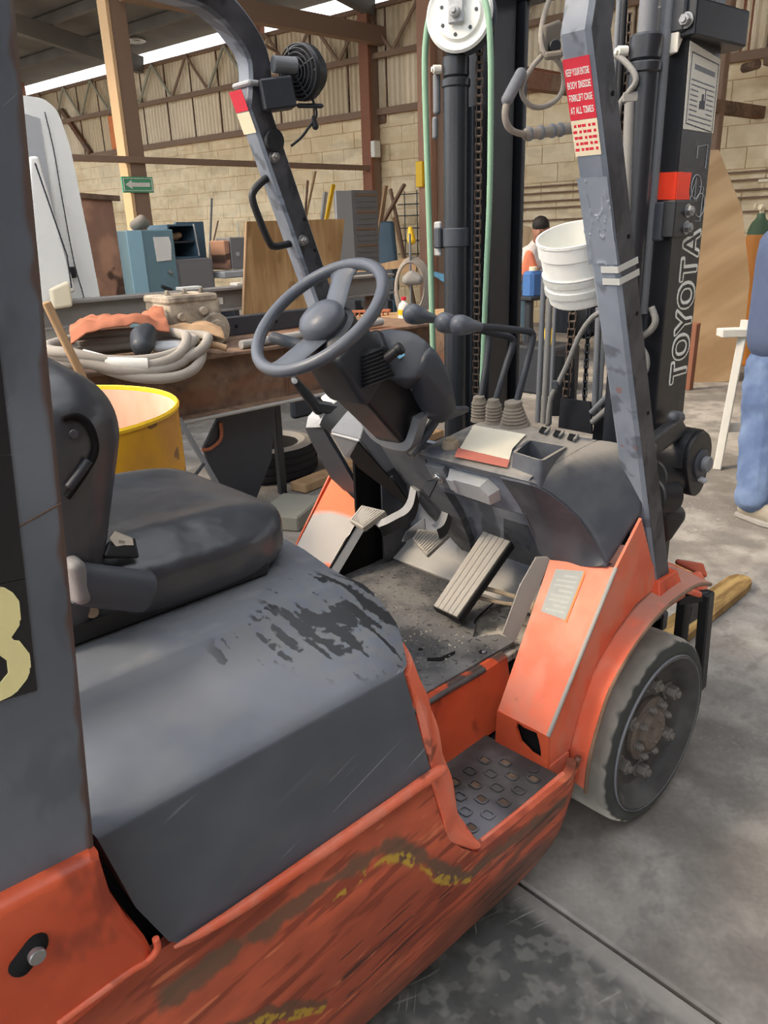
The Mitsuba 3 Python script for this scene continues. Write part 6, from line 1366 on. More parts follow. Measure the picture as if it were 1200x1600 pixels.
for x, w in ((1.32, 0.16), (1.78, 0.06)):
    add('paper_scrap', rbox((x, 4.45, 1.062), (x + w, 4.55, 1.085), 0.004), 'm_offwhite', False, 'white scrap lying on the second beam, ' + ('the wider one left of the plywood sheet' if w > 0.1 else 'the small one touching the plywood sheet'), 'scrap')

# white truck at the far left
k = thing('truck_cab', 'white truck cab standing behind the drum at the far left', 'truck')
TY = 4.6
tx = lambda u_, v_: None
prof = [(0.616, 4.600, 0.300), (0.759, 4.600, 0.882), (0.764, 4.600, 1.242), (0.746, 4.600, 1.605), (0.729, 4.600, 1.949), (0.705, 4.600, 2.096), (0.680, 4.600, 2.185), (0.634, 4.600, 2.235), (0.567, 4.600, 2.259), (0.350, 4.600, 2.263)]
front = smooth_path([(q[0], TY, q[2]) for q in prof], 3)
body = np.vstack([front, [(-1.6, TY, 2.27), (-1.6, TY, 0.45), (0.72, TY, 0.45)]])
add(k + '__cab', plate(body, 1.7, (0, 9, 1)), 'm_truck', 20, 'white cab body')
win = [(0.558, 4.590, 2.141), (0.553, 4.590, 1.720), (0.558, 4.590, 1.333), (0.572, 4.590, 1.171), (0.294, 4.590, 1.189), (-0.6, 4.59, 1.33), (-0.6, 4.59, 2.08), (0.476, 4.590, 2.160)]
add(k + '__window', plate([(q[0], TY - 0.004, q[2]) for q in win], 0.006, (0, -9, 1)), 'm_lightgrey', False, 'grey side window')
add(k + '__window_pillar', tube(smooth_path([(0.596, 4.590, 2.178), (0.613, 4.590, 1.963), (0.616, 4.590, 1.682), (0.627, 4.590, 1.290), (0.655, 4.590, 1.041), (0.618, 4.590, 0.876)], 5), 0.0035, 8), 'm_dark', True, 'dark door seam')
add(k + '__handle', rbox(np.array((0.575, 4.580, 1.232)) + V(0, -0.02, -0.04), np.array((0.621, 4.580, 1.229)) + V(0, 0, 0.035), 0.008), 'm_black', 30, 'black door handle')
add(k + '__door_panel', hull([V(*q) for q in ((0.414, 4.450, 1.891), (0.437, 4.450, 1.892), (0.525, 4.450, 1.130), (0.299, 4.450, 1.056), (0.312, 4.450, 1.344))], 0.02), 'm_white', 30, 'bright white open door panel')
add(k + '__door_edge', tube([(0.422, 4.430, 1.872), (0.523, 4.430, 1.335), (0.518, 4.430, 1.139)], 0.005, 8), 'm_dark', True, 'dark door edge')
add(k + '__mirror_cover', hull([V(*(0.367, 4.360, 1.132)), V(*(0.461, 4.360, 1.164)), V(*(0.457, 4.360, 1.047)), V(*(0.363, 4.360, 1.043))], 0.02), 'm_cream', 30, 'cream cover')
add(k + '__wheel', lathe([(0.1, -0.1), (0.40, -0.12), (0.43, 0.0), (0.40, 0.12), (0.1, 0.1)], (-0.6, TY + 0.2, 0.45), (0, 1, 0), 32), 'm_rubber', 30)
add(k + '__bumper', rbox((0.6, TY + 0.05, 0.42), (0.80, TY + 1.65, 0.72), 0.03), 'm_grey', False)
add('wooden_handle', beam(V(*(-0.382, 2.450, 1.206)), V(*(-0.382, 2.450, 1.206)) + (V(*(-0.297, 2.450, 0.924)) - V(*(-0.382, 2.450, 1.206))) * 4.25, 0.03, 0.03), 'm_wood', 30, 'wooden tool handle slanting behind the rear pillar', 'tool handle')
add('grey_duct', rbox((-0.72, 2.35, 0.60), (-0.45, 2.52, 0.965), 0.02), 'm_lightgrey', 30, 'grey box edge behind the seat back', 'box')

# cabinets and sheets along the wall
def prism_y(pts, y, t): return plate([(x, y, z) for x, z in pts], t, (0, y + 9, 0))
k = thing('rust_sheet', 'tall rusty reddish sheet standing left of the blue cabinet', 'metal sheet')
add(k + '__sheet', prism_y([(1.3, GZ), (1.45, 1.86), (1.62, 1.84), (2.13, 1.80), (2.13, GZ)], 7.1, 0.03), 'm_rustpanel', False)
add(k + '__edge', beam((1.30, 7.08, 1.86), (2.2, 7.08, 1.80), 0.03, 0.05), 'm_rust', False)
add('board', prism_y([(1.62, GZ), (1.50, 2.33), (1.98, 2.30), (2.05, GZ)], 7.6, 0.03), 'm_rustpanel', False, 'brown board above the tall rusty sheet, below the horizontal rail', 'board')
add('board', prism_y([(1.3, GZ), (1.3, 1.8), (1.62, 1.85), (2.05, 1.83), (2.05, GZ)], 7.68, 0.03), 'm_rust', False, 'dark brown board behind the tall rusty sheet', 'board')
k = thing('tool_cabinet', 'blue steel cabinet with a white paper on its door', 'cabinet')
add(k + '__body', rbox((2.26, 7.0, GZ), (2.70, 7.5, 1.50), 0.01), 'm_bluecab', False)
add(k + '__side', rbox((2.18, 6.99, GZ), (2.345, 7.01, 1.50), 0.004), 'm_bluecab_light', False, 'pale blue side')
add(k + '__paper', plate([(2.46, 6.992, 1.43), (2.64, 6.992, 1.43), (2.655, 6.992, 1.36), (2.64, 6.992, 1.20), (2.47, 6.992, 1.19)], 0.003, (2, -9, 1)), 'm_white', False, 'white paper')
add(k + '__handle', disc((2.60, 6.99, 1.08), (0, -1, 0), 0.02, 0.025, 12), 'm_steel', 30)
add(k + '__stain', hull([(2.50, 6.995, 0.94), (2.60, 6.995, 0.90)], 0.018), 'm_dark', 30, 'dark stain')
add('rag_bundle', hull([(2.38, 7.2, 1.55), (2.5, 7.2, 1.57), (2.44, 7.15, 1.60)], 0.05), 'm_hose', 30, 'grey bundle lying on top of the blue cabinet', 'bundle')
k = thing('tool_cabinet', 'open dark blue cabinet with shelves right of the blue cabinet', 'cabinet')
add(k + '__shell', cat(rbox((2.72, 7.15, 1.20), (2.74, 7.6, 1.55), 0.002), rbox((3.05, 7.15, 1.20), (3.07, 7.6, 1.55), 0.002), rbox((2.72, 7.58, 1.20), (3.07, 7.6, 1.55), 0.002), rbox((2.72, 7.15, 1.53), (3.07, 7.6, 1.55), 0.002), rbox((2.72, 7.15, 1.20), (3.07, 7.6, 1.22), 0.002)), 'm_navycab', False)
add(k + '__shelf', rbox((2.73, 7.18, 1.36), (3.06, 7.58, 1.38), 0.002), 'm_dark', False)
add(k + '__frame_edge', beam((3.06, 7.14, 1.22), (3.03, 7.14, 1.55), 0.015, 0.02, (0, 1, 0)), 'm_lightgrey', False)
add('part_lump', hull([(2.86, 7.35, 1.425), (2.94, 7.32, 1.44), (2.92, 7.35, 1.42)], 0.033), 'm_tan', 30, 'tan part lying inside the open dark blue cabinet', 'part')
add('navy_panel', prism_y([(3.085, GZ), (3.09, 1.58), (3.44, 1.58), (3.42, GZ)], 7.62, 0.05), 'm_navycab', False, 'dark blue panel right of the open cabinet', 'panel')
k = thing('grey_cabinet', 'dark grey cabinet below the open blue cabinet', 'cabinet')
add(k + '__body', rbox((2.70, 7.02, GZ), (3.15, 7.5, 1.20), 0.01), 'm_greycab', False)
add(k + '__door', rbox((2.73, 7.0, 0.2), (3.12, 7.02, 1.16), 0.004), 'm_greycab', False)
k = thing('grey_box', 'grey switch box between the dark blue panel and the plywood sheet', 'box')
add(k + '__body', rbox((3.44, 7.1, 1.06), (3.66, 7.4, 1.40), 0.01), 'm_greycab', False)
add(k + '__side', rbox((3.36, 7.1, 1.06), (3.43, 7.4, 1.37), 0.008), 'm_rustpanel', False)
add(k + '__lens', disc((3.52, 7.09, 1.22), (0, -1, 0), 0.025, 0.01, 14), 'm_lightgrey', 30)
add('blue_part', hull([(3.70, 7.2, 1.12), (3.80, 7.2, 1.12), (3.74, 7.2, 1.22)], 0.035), 'm_navycab', 30, 'small bluish part beside the grey switch box', 'part')
add('shelf_bar', rbox((3.20, 6.9, 0.98), (3.92, 7.25, 1.05), 0.01), 'm_lightgrey', False, 'pale grey bar below the grey switch box', 'bar')
k = thing('workbench', 'low dark bench with clutter left of the plywood sheet', 'bench')
add(k + '__top', rbox((3.15, 6.7, 0.80), (3.95, 7.3, 0.86), 0.01), 'm_dark', False)
add(k + '__leg', rbox((3.18, 6.75, GZ), (3.26, 7.25, 0.80), 0.01), 'm_dark', False)
add(k + '__leg', rbox((3.84, 6.75, GZ), (3.92, 7.25, 0.80), 0.01), 'm_dark', False)
add('green_can', cyl((3.86, 6.95, 0.86), (3.86, 6.95, 0.95), 0.06), 'm_green_sign', 30, 'green can on the low dark bench', 'can')
add('white_cup', cyl((3.72, 6.9, 0.86), (3.72, 6.9, 0.98), 0.035), 'm_offwhite', 30, 'white cup on the low dark bench', 'cup')
for (a, b, r_, m, lab) in (((6.600, 12.529, 2.062), (6.600, 12.792, 1.117), 0.02, 'm_grey', 'grey pipe standing behind the dark blue panel'), ((6.300, 11.903, 1.665), (6.300, 12.117, 1.347), 0.015, 'm_column', 'thin brown pipe just right of the grey pipe behind the dark blue panel'), ((7.250, 12.747, 1.674), (7.250, 12.755, 0.851), 0.014, 'm_offwhite', 'white rod left of the plywood sheet'), ((7.250, 10.264, 2.372), (7.250, 10.555, 1.765), 0.02, 'm_wood', 'dark wooden stick leaning on the wall right of the left guard leg'), ((7.000, 10.167, 2.225), (7.000, 10.258, 1.856), 0.02, 'm_rust', 'short rusty stick leaning on the wall right of the left guard leg')):
    a_, b_ = V(*a), V(*b); b_ = b_ + (b_ - a_) * ((b_[2] - GZ) / (a_[2] - b_[2]))
    add('stick', tube([a_, b_], r_, 8), m, True, lab, 'stick')
k = thing('plywood_sheet', 'brown plywood sheet leaning behind the steering wheel', 'plywood')
add(k + '__board', plate([(1.643, 4.300, 0.553), (1.713, 4.300, 0.875), (1.813, 4.300, 1.515), (2.750, 4.300, 1.519), (2.665, 4.300, 1.141), (2.542, 4.300, 0.748), (2.466, 4.300, 0.446)], 0.02, (3, 19, 0.5)), 'm_ply', False)
add(k + '__edge', tube([(1.662, 4.295, 0.646), (1.710, 4.295, 0.876), (1.809, 4.295, 1.515)], 0.009, 6), 'm_tan', True, 'pale edge')
add('plywood_prop', rbox((2.05, 4.22, GZ), (2.6, 4.285, 0.62), 0.02), 'm_dark', False, 'dark stand holding the plywood sheet', 'stand')
k = thing('locker', 'grey steel locker behind the plywood sheet', 'locker')
add(k + '__side', plate([(5.775, 8.000, 1.945), (6.053, 8.000, 1.947), (6.075, 8.000, 0.912), (5.764, 8.000, 0.929)], 0.03, (5, 19, 1)), 'm_lightgrey', False, 'pale side')
add(k + '__front', prism_y([(6.07, GZ), (6.07, 1.955), (6.54, 1.955), (6.54, GZ)], 8.0, 0.4), 'm_greycab', False, 'dark striped front')
for j in range(12):
    z = 1.88 - j * 0.075
    add(k + '__louver', rbox((6.12, 7.985, z), (6.50, 8.0, z + 0.03), 0.003), 'm_grey' if j % 3 else 'm_column', False)
for (a, b, w, m, lab) in (((7.300, 9.875, 2.153), (7.300, 10.149, 1.527), 0.07, 'm_yellow_bright', 'yellow wooden batten leaning beside the grey locker'), ((7.400, 10.207, 2.054), (7.400, 10.377, 1.530), 0.07, 'm_lightgrey', 'grey batten leaning left of the yellow one'), ((7.200, 8.512, 2.054), (7.200, 8.813, 0.987), 0.07, 'm_tan', 'pale batten leaning right of the grey locker'), ((7.500, 8.413, 2.070), (7.500, 8.788, 1.670), 0.06, 'm_column', 'brown diagonal brace above the black cover'), ((7.560, 8.791, 2.027), (7.560, 8.507, 1.020), 0.05, 'm_column', 'thin brown batten crossing the diagonal brace'), ((7.680, 8.860, 1.603), (7.680, 8.632, 0.916), 0.05, 'm_tan', 'short tan batten right of the black cover')):
    a_, b_ = V(*a), V(*b); t = (b_[2] - GZ) / (a_[2] - b_[2]); b_ = b_ + (b_ - a_) * t
    add('batten', beam(a_, b_, w, 0.04, (0, 1, 0.2)), m, 30, lab, 'batten')
add('black_cover', hull([V(*q) for q in ((7.100, 8.502, 1.508), (7.100, 8.303, 1.503), (7.100, 8.620, 0.897), (7.100, 8.242, 0.900))] + [V(7.1, 8.3, GZ + 0.05), V(7.15, 8.6, GZ + 0.05)], 0.04), 'm_navycab', 30, 'dark cover standing between the leaning battens', 'cover')
k = thing('wire_mesh', 'wire mesh hanging on the wall right of the grey locker', 'wire mesh')
mm = []
for v_ in (296, 312, 330, 350, 370, 392): mm.append(tube([onw for onw in (at_wall(0.9, 0.08, 1.95 - (v_ - 296) * 0.0095), at_wall(2.6, 0.08, 1.95 - (v_ - 296) * 0.0095))], 0.008, 5))
for s_ in (0.95, 1.2, 1.45, 1.7, 1.95, 2.2, 2.45): mm.append(tube([at_wall(s_, 0.09, 1.0), at_wall(s_, 0.09, 2.0)], 0.008, 5))
for m in mm: add(k + '__wire', m, 'm_dark', True)
for j, z in enumerate((1.95, 1.86, 1.75, 1.66, 1.5)):
    add('wall_rod', tube([at_wall(-4.6, 0.05, z), at_wall(1.0 if j < 4 else 0.5, 0.05, z - 0.02)], 0.012, 6), 'm_column', True, 'thin dark rod running along the block wall behind the mast', 'rod', 'rods along the block wall')
k = thing('hose_ring', 'coil of grey hose and cord hanging behind the lever knobs', 'hose')
hc = V(4.6, 5.42, 0.83)
for j in range(5):
    a = np.linspace(0, 2 * np.pi, 40, endpoint=False); r0_ = 0.15 + 0.012 * j
    add(k + '__loop', tube(np.stack([hc[0] + 0.72 * r0_ * np.cos(a) + 0.01 * j, hc[1] - 0.72 * r0_ * np.cos(a) * 0.95, hc[2] + 1.75 * r0_ * np.sin(a) - 0.01 * j], 1), 0.014, 8, closed=True), 'm_hose', True)
add(k + '__core', hull([hc + V(0.02, 0.0, 0.12), hc + V(0.06, -0.05, 0.08), hc + V(-0.02, 0.03, 0.08)], 0.06), 'm_dustgrey', 30)
add(k + '__stand', tube([V(hc[0], hc[1], GZ), hc + V(0.0, 0.0, 0.55)], 0.012, 8), 'm_grey', True)
add('flower_fitting', hull([V(*(5.200, 5.992, 1.303)), V(*(5.200, 6.010, 1.423))], [0.05, 0.028]), 'm_yellow_bright', 30, 'small yellow and white fitting on the stand above the hanging hose coil', 'fitting')
k = thing('workbench', 'brown bench top with orange rack behind the meter pod', 'bench')
bx0, by0 = 3.2, 4.9
add(k + '__top', hull([V(*q) for q in ((3.600, 5.312, 0.512), (3.600, 3.965, 0.676), (4.400, 6.073, 0.510), (4.400, 4.694, 0.647))], 0.015), 'm_wood', 30)
add(k + '__front', plate([(3.600, 5.314, 0.487), (3.600, 3.965, 0.648), (3.600, 3.967, 0.099), (3.600, 5.354, -0.062)], 0.04, (9, 5, 0)), 'm_rust', False)
for j in range(9):
    u_ = j / 8
    a_ = V(*(4.100, 5.854, 0.597)) * (1 - u_) + V(*(4.100, 5.262, 0.639)) * u_; b_ = V(*(4.100, 5.864, 0.453)) * (1 - u_) + V(*(4.100, 5.268, 0.509)) * u_
    add(k + '__rack_tine', tube([a_, b_], 0.010, 6), 'm_clay', True)
add(k + '__rack_rail', beam(V(*(4.100, 5.886, 0.596)), V(*(4.100, 5.224, 0.641)), 0.03, 0.03), 'm_clay', 30)
k = thing('bottle', 'white bottle with yellow label and red cap beside the lever knobs', 'bottle')
bb = V(*(3.750, 4.667, 0.490)) + V(0, 0, 0.05)
add(k + '__body', lathe([(0.052, 0.0), (0.055, 0.01), (0.055, 0.19), (0.045, 0.22), (0.022, 0.24), (0.02, 0.255)], bb, (0, 0, 1), 24), 'm_white', 30)
add(k + '__label', lathe([(0.0555, 0.12), (0.0565, 0.12), (0.0565, 0.17), (0.0555, 0.17)], bb, (0, 0, 1), 24, ring=True), 'm_yellow_bright', 30, 'yellow label')
add(k + '__cap', cyl(bb + V(0, 0, 0.252), bb + V(0, 0, 0.285), 0.024, 16), 'm_red', 30, 'red cap')
k = thing('machine_frame', 'dark cluttered machine frame seen through the steering wheel', 'machine')
add(k + '__rail', cat(beam(V(*(5.000, 7.902, 0.807)), V(*(5.000, 6.067, 0.943)), 0.1, 0.1), beam(V(*(4.600, 6.521, 0.645)), V(*(4.600, 5.724, 0.719)), 0.06, 0.06), beam(V(*(4.400, 7.016, 0.566)), V(*(4.400, 6.065, 0.623)), 0.1, 0.12)), 'm_dark', 30)
for u_, v_, x_, m in ((552,448,4.8,'m_grey'),(575,455,4.8,'m_dark'),(598,450,4.8,'m_greycab'),(560,468,4.7,'m_black'),(615,470,4.7,'m_dark')):
    pass
for q, r_, m in (((4.800, 6.602, 0.776), 0.06, 'm_grey'), ((4.800, 6.371, 0.768), 0.07, 'm_dark'), ((4.800, 6.102, 0.790), 0.06, 'm_greycab'), ((4.800, 5.896, 0.824), 0.05, 'm_dark')):
    add(k + '__block', obox(V(*q), np.eye(3), (r_, r_, r_ * 1.1), 0.01), m, 30)
for q in ((4.500, 6.180, 0.595), (4.600, 5.788, 0.675)):
    add(k + '__leg', beam(V(*q), V(q[0], q[1], GZ), 0.08, 0.08, (0, 1, 0)), 'm_dark', 30)
add(k + '__brown_board', plate([(5.400, 7.503, 0.914), (5.400, 6.120, 1.118), (5.400, 6.125, 0.934), (5.400, 7.512, 0.790)], 0.03, (9, 9, 1)), 'm_wood', False)
for j, x_ in enumerate((4.2, 5.0)):
    add('blue_case', rbox((x_ + 0.6, 5.0 + j * 0.2, GZ), (x_ + 1.1, 5.5 + j * 0.2, 0.72 if j else 0.5), 0.03), 'm_navycab' if j else 'm_dark', 30, ('dark case' if j == 0 else 'navy case') + ' on the floor behind the lift cylinder', 'case')
add('light_blue_rag', hull([V(*(7.330, 7.622, 0.774)), V(*(7.330, 7.439, 0.740)), V(*(7.330, 7.388, 0.668))], 0.035), 'm_lightblue', 30, 'pale blue rag behind the green mast hose', 'rag')

# ------------------------------------------------------------------ right side
k = thing('plywood_sheet', 'tall pale plywood sheet leaning behind the lettered mast rail', 'plywood')
pl = [(5.300, 2.568, 0.002), (5.650, 2.222, 0.247), (5.700, 2.285, 0.836), (5.750, 2.537, 1.484), (5.800, 2.782, 1.984), (5.750, 2.822, 1.923)]
add(k + '__board', plate([(5.20, 2.62, GZ), (5.62, 2.22, GZ), (5.80, 2.30, 0.9), (5.84, 2.46, 1.50), (5.80, 2.72, 2.0), (5.62, 2.95, 2.0)], 0.02, (9, 5, 1)), 'm_ply_pale', False)
add('short_post', beam(V(5.0, 2.385, GZ), V(4.95, 2.355, 0.60), 0.07, 0.05, (0, 1, 0)), 'm_column_red', 30, 'short reddish brown board standing at the foot of the pale plywood', 'board')
k = thing('gas_cylinder', 'orange gas cylinder with green shoulder behind the man', 'gas cylinder')
gc = V(6.5, 2.56, GZ)
add(k + '__body', lathe([(0.10, 0), (0.115, 0.02), (0.115, 1.20), (0.105, 1.26)], gc, (0, 0, 1), 28), 'm_tank', 40)
add(k + '__shoulder', lathe([(0.108, 1.25), (0.10, 1.30), (0.075, 1.36), (0.04, 1.40), (0.035, 1.44)], gc, (0, 0, 1), 28), 'm_tank_green', 40, 'green shoulder')
add(k + '__valve', cat(cyl(gc + V(0, 0, 1.43), gc + V(0, 0, 1.52), 0.02), cyl(gc + V(-0.06, 0, 1.49), gc + V(0.06, 0, 1.49), 0.022), disc(gc + V(0, 0.05, 1.50), (0, 1, 0), 0.035, 0.02)), 'm_cream', 30, 'pale valve')
add('wall_pipe', tube([(7.4, 3.0, 1.78), (7.6, 2.2, 1.80)], 0.02, 8), 'm_cream', True, 'pale pipe end beside the pale plywood', 'pipe')
k = thing('sawhorse', 'white painted sawhorse in front of the man', 'sawhorse')
def mid(a, b, t): return V(*a) * (1 - t) + V(*b) * t
s0, s1 = V(*(3.050, 1.167, 0.878)), V(*(2.900, 1.161, 0.002))
s1[2] = GZ
add(k + '__leg', beam(s0, s1, 0.045, 0.04, (1, 0.3, 0)), 'm_sawhorse', 30)
add(k + '__leg', beam(s0 + V(0.1, -0.1, 0), s1 + V(0.55, -0.35, 0), 0.045, 0.04, (1, 0.3, 0)), 'm_sawhorse', 30)
add(k + '__top', beam(V(*(2.950, 1.265, 0.810)), V(*(2.950, 1.265, 0.810)) + V(0.75, -0.75, 0.0), 0.10, 0.045), 'm_sawhorse', 30)
add(k + '__brace', beam(V(*(2.980, 1.166, 0.260)), V(*(2.980, 1.166, 0.260)) + V(0.5, -0.4, 0.0), 0.04, 0.05), 'm_sawhorse', 30)
k = thing('leaning_board', 'pale plank with dark edge leaning behind the left mast rail', 'plank')
add(k + '__plank', plate([(6.900, 5.673, 1.422), (6.900, 5.473, 1.372), (6.700, 5.764, 0.096), (6.700, 5.980, 0.081)], 0.03, (9, 5, 1)), 'm_ply_pale', False)
add(k + '__edge', beam(V(*(6.880, 5.428, 1.342)), V(*(6.700, 5.711, 0.116)), 0.03, 0.05), 'm_rust', 30)
k = thing('blue_bin', 'blue plastic canister behind the grey mast tubes', 'canister')
q0 = V(*(5.000, 4.100, 0.802)) + V(0, 0, 0.035)
add(k + '__body', rbox(q0 + V(-0.1, -0.07, -0.1), q0 + V(0.1, 0.07, 0.16), 0.03), 'm_blue', 30)
add(k + '__cap', cyl(q0 + V(0, 0, 0.16), q0 + V(0, 0, 0.2), 0.04), 'm_cream', 30)
k = thing('bench', 'bench behind the mast with small parts on it', 'bench')
add(k + '__top', rbox((4.85, 4.0, 0.72), (5.5, 4.6, 0.76), 0.01), 'm_dark', False)
for y in (4.05, 4.5):
    add(k + '__leg', rbox((4.9, y, GZ), (4.97, y + 0.07, 0.72), 0.01), 'm_dark', False)
k = thing('yellow_box', 'bright yellow part hanging behind the mast beside the chain', 'part')
q1 = V(*(4.200, 3.316, 0.495))
add(k + '__body', hull([q1 + V(-0.05, -0.04, -0.05), q1 + V(0.05, 0.05, -0.05), q1 + V(-0.03, 0.03, 0.06), q1 + V(0.05, 0.0, 0.05)], 0.02), 'm_yellow_bright', 30)
add(k + '__stand', rbox((q1[0] - 0.2, q1[1] - 0.2, GZ), (q1[0] + 0.2, q1[1] + 0.2, q1[2] - 0.06), 0.02), 'm_dark', 30)

# ------------------------------------------------------------------ people
import manifold3d as m3
def bone(a, b, ra, rb):
    s = lambda c, r_: m3.Manifold.sphere(float(r_), 20).translate([float(t) for t in c])
    return m3.Manifold.batch_hull([s(a, ra), s(b, rb)])
def blob(bones, size=0.03, it=8):
    b = m3.Manifold.batch_boolean([bone(*q) for q in bones], m3.OpType.Add).refine_to_length(size).to_mesh()
    m = trimesh.Trimesh(b.vert_properties[:, :3], b.tri_verts)
    return trimesh.smoothing.filter_taubin(m, iterations=it)
def hand_bones(w, d, s=1.0):
    """A half closed hand at wrist w pointing along d."""
    d = unit(d); a = unit(np.cross(d, V(0.1, 0.2, 1))); n_ = np.cross(d, a); out = [(w, w + d * 0.07, 0.026, 0.032)]
    for j, L in enumerate((0.07, 0.08, 0.075, 0.06)):
        r0_ = w + d * 0.08 + a * (j - 1.5) * 0.019; r1_ = r0_ + d * L * 0.55 - n_ * 0.012; r2_ = r1_ + d * L * 0.35 - n_ * 0.03
        out += [(w + d * 0.03 + a * (j - 1.5) * 0.012, r0_, 0.012, 0.010), (r0_, r1_, 0.010, 0.009), (r1_, r2_, 0.009, 0.008)]
    th = w + d * 0.03 - a * 0.03
    out += [(w + d * 0.02, th, 0.014, 0.011), (th, th + d * 0.045 - a * 0.02 - n_ * 0.01, 0.011, 0.009)]
    return out

# man at the right edge: only his left leg, hip and side are in the frame
k = thing('person', 'man in blue jeans and grey blue shirt, cut off by the right picture edge', 'person')
A_ = V(2.43, 0.80, GZ)
hipL, kneeL, ankL = V(*(2.500, 0.790, 0.734)), V(*(2.430, 0.767, 0.450)), V(*(2.202, 0.672, 0.020)) + V(0, 0, 0.13)
hipR, kneeR, ankR = hipL + V(0.04, -0.19, 0), kneeL + V(0.16, -0.26, 0), V(2.50, 0.42, 0.12)
pel = (hipL + hipR) / 2 + V(0, 0, 0.10); chest = pel + V(0.02, 0.02, 0.42); neck = chest + V(0.05, -0.06, 0.19)
tr_ = blob([(hipL, kneeL, 0.115, 0.100), (kneeL, ankL, 0.098, 0.086), (hipR, kneeR, 0.105, 0.078), (kneeR, ankR, 0.080, 0.070), (hipL, hipR, 0.11, 0.11), (hipL, pel, 0.11, 0.13), (hipR, pel, 0.11, 0.13), (ankL, ankL + V(0, 0, -0.01), 0.086, 0.084), (ankR, ankR + V(0, 0, -0.03), 0.073, 0.075)], 0.018)
tr_.vertices += tr_.vertex_normals * ((meshkit.fbm(tr_.vertices * V(7, 7, 13) + tr_.vertices[:, 2:3] * 3, 3, 4) - 0.5) * 0.030)[:, None]
add(k + '__trousers', tr_, 'm_denim', True, 'faded blue jeans')
shL, shR = chest + V(0.10, 0.17, 0.04), chest + V(-0.10, -0.17, 0.04)
elL, elR = shL + V(0.12, -0.10, -0.26), shR + V(0.16, -0.12, -0.22)
wrL, wrR = elL + V(0.14, -0.20, -0.06), elR + V(0.12, -0.20, -0.03)
add(k + '__shirt', blob([(hipL + V(0, -0.01, 0.14), chest + V(0, 0.08, 0), 0.137, 0.14), (hipR + V(0, 0, 0.14), chest, 0.13, 0.14), (pel + V(0, 0, 0.02), chest, 0.15, 0.16), (chest, neck, 0.15, 0.07), (shL, shR, 0.09, 0.09), (shL, elL, 0.075, 0.058), (shR, elR, 0.075, 0.058), (pel + V(0.02, 0.07, -0.05), pel + V(0.0, -0.07, -0.05), 0.125, 0.125), (chest + V(0, 0.08, -0.1), pel + V(0, 0.07, 0.05), 0.12, 0.12)], 0.03), 'm_shirt', True, 'grey blue shirt')
head = neck + V(0.05, -0.08, 0.17)
hd = blob([(neck, head + V(-0.01, 0.01, -0.06), 0.055, 0.06), (head, head + V(0.03, -0.045, -0.035), 0.092, 0.07), (head + V(0.055, -0.085, -0.01), head + V(0.06, -0.095, -0.02), 0.018, 0.016), (head + V(0.05, 0.04, -0.01), head + V(0.045, 0.04, -0.03), 0.02, 0.016), (head + V(-0.05, -0.04, -0.01), head + V(-0.045, -0.04, -0.03), 0.02, 0.016), (elL, wrL, 0.048, 0.030), (elR, wrR, 0.048, 0.030)] + hand_bones(wrL, wrL - elL) + hand_bones(wrR, wrR - elR), 0.016, 5)
add(k + '__skin', hd, 'm_skin', True)
fw = unit((0.55, -0.83, 0)); sd = unit((0.83, 0.55, 0))
for s_ in (-1, 1):
    add(k + '__eye', hull([head + fw * 0.10 + sd * s_ * 0.033 + V(0, 0, 0.012)], 0.009), 'm_hair', True)
add(k + '__mouth', hull([head + fw * 0.118 + sd * 0.018 + V(0, 0, -0.068), head + fw * 0.118 - sd * 0.018 + V(0, 0, -0.068)], 0.006), 'm_clay', True)
add(k + '__hair', hull([head + V(-0.015, 0.02, 0.03), head + V(-0.03, 0.04, 0.0), head + V(0.01, -0.01, 0.045)], 0.085), 'm_hair', True)
def shoe(a, d):
    d = unit(d); s_ = np.cross(V(0, 0, 1), d)
    up = hull([a - d * 0.055 + V(0, 0, 0.05 - a[2] + GZ), a + d * 0.02 + V(0, 0, 0.065 - a[2] + GZ), a + d * 0.15 + V(0, 0, 0.038 - a[2] + GZ), a - d * 0.02 + V(0, 0, 0.10 - a[2] + GZ), a + d * 0.12 + s_ * 0.02 + V(0, 0, 0.036 - a[2] + GZ)], [0.040, 0.044, 0.034, 0.042, 0.034])
    so = hull([a + d * t + s_ * w + V(0, 0, z - a[2] + GZ) for t, w in ((-0.085, 0.03), (-0.085, -0.03), (0.06, 0.045), (0.06, -0.045), (0.16, 0.03), (0.16, -0.03)) for z in (0.008, 0.022)], 0.006)
    return up, so
for a, d in ((ankL + V(0, -0.02, 0), V(*(2.183, 0.563, 0.020)) - V(*(2.242, 0.793, 0.020))), (ankR, (0.6, -0.8, 0))):
    up, so = shoe(np.array(a), d)
    s_ = add(k + '__shoe', up, 'm_shoe', True, 'worn grey shoe'); add(k + '__sole', so, 'm_dustgrey', 30)
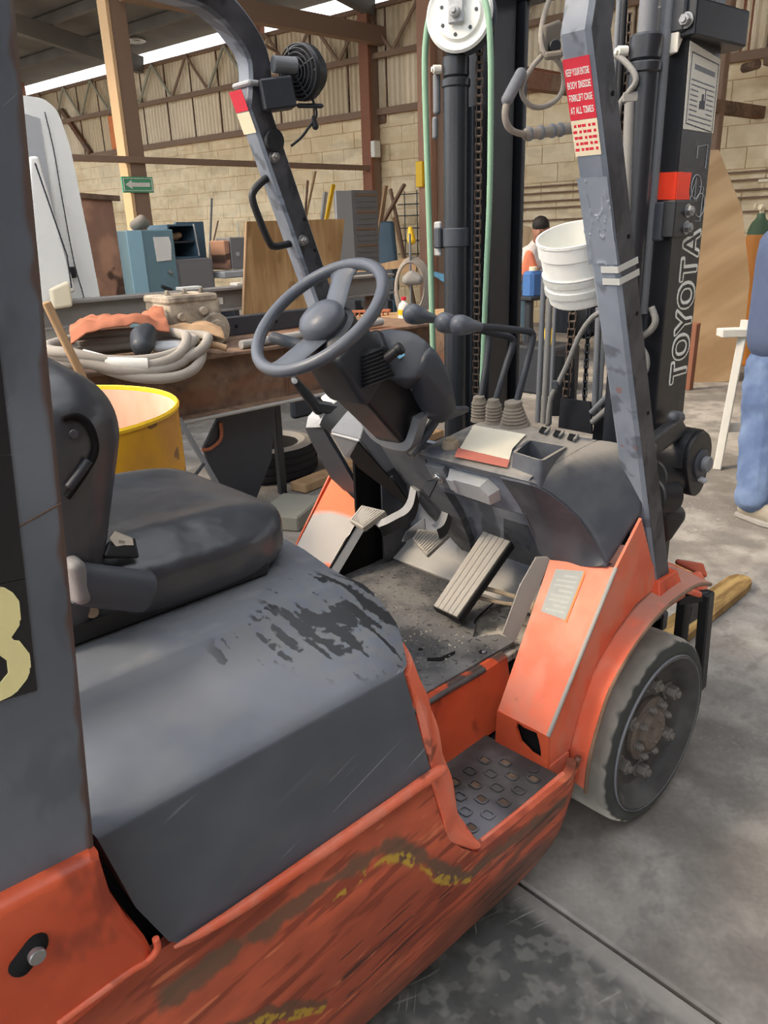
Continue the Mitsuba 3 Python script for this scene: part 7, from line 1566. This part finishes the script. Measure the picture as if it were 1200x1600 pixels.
# far worker behind the mast
k = thing('person', 'dark haired worker leaning over the bench far behind the mast', 'person')
hd0 = V(*(5.350, 4.280, 1.382))
ch = hd0 + V(0.12, 0.20, -0.30); pv = V(5.62, 4.75, 0.93)
sL, sR = ch + V(-0.12, 0.12, 0.02), ch + V(0.12, -0.12, 0.02)
add(k + '__shirt', blob([(pv, ch, 0.15, 0.15), (sL, sR, 0.08, 0.08), (ch, hd0 + V(0.05, 0.08, -0.14), 0.12, 0.06), (sL, sL + V(-0.14, 0.0, -0.22), 0.07, 0.055), (sR, sR + V(-0.12, -0.12, -0.22), 0.07, 0.055)], 0.04), 'm_pale_shirt', True, 'pale shirt')
add(k + '__vest', hull([ch + V(-0.11, -0.06, 0.05), ch + V(-0.13, -0.02, -0.12), ch + V(-0.08, -0.10, -0.12)], 0.05), 'm_peach', True, 'orange front')
add(k + '__skin', blob([(hd0 + V(0.05, 0.08, -0.14), hd0 + V(0.02, 0.02, -0.05), 0.05, 0.06), (hd0, hd0 + V(-0.03, -0.02, -0.05), 0.088, 0.068), (hd0 + V(-0.09, -0.05, -0.02), hd0 + V(-0.095, -0.055, -0.035), 0.017, 0.016), (sL + V(-0.14, 0.0, -0.22), sL + V(-0.33, -0.10, -0.28), 0.045, 0.03), (sR + V(-0.12, -0.12, -0.22), sR + V(-0.30, -0.20, -0.28), 0.045, 0.03)] + hand_bones(sL + V(-0.33, -0.10, -0.28), V(-1, -0.4, -0.3)) + hand_bones(sR + V(-0.30, -0.20, -0.28), V(-1, -0.3, -0.3)), 0.02, 5), 'm_skin', True)
add(k + '__hair', hull([hd0 + V(0.02, 0.01, 0.03), hd0 + V(0.04, 0.02, 0.0), hd0 + V(-0.02, -0.01, 0.045)], 0.084), 'm_hair', True, 'dark hair')
for s_ in (-1, 1):
    add(k + '__eye', hull([hd0 + V(-0.085, -0.04, 0.012) + V(0.4, -0.9, 0) * s_ * 0.032], 0.008), 'm_hair', True)
add(k + '__trousers', blob([(pv + V(0, 0.08, -0.05), V(5.60, 4.82, 0.50), 0.10, 0.075), (V(5.60, 4.82, 0.50), V(5.66, 4.84, 0.12), 0.075, 0.06), (pv + V(0, -0.08, -0.05), V(5.60, 4.62, 0.50), 0.10, 0.075), (V(5.60, 4.62, 0.50), V(5.66, 4.60, 0.12), 0.075, 0.06), (pv, pv + V(0, 0, -0.05), 0.14, 0.13)], 0.04), 'm_navycab', True, 'dark trousers')
for a in (V(5.66, 4.84, 0.12), V(5.66, 4.60, 0.12)):
    up, so = shoe(a, (-1, -0.2, 0)); add(k + '__shoe', up, 'm_black', True); add(k + '__sole', so, 'm_black', 30)
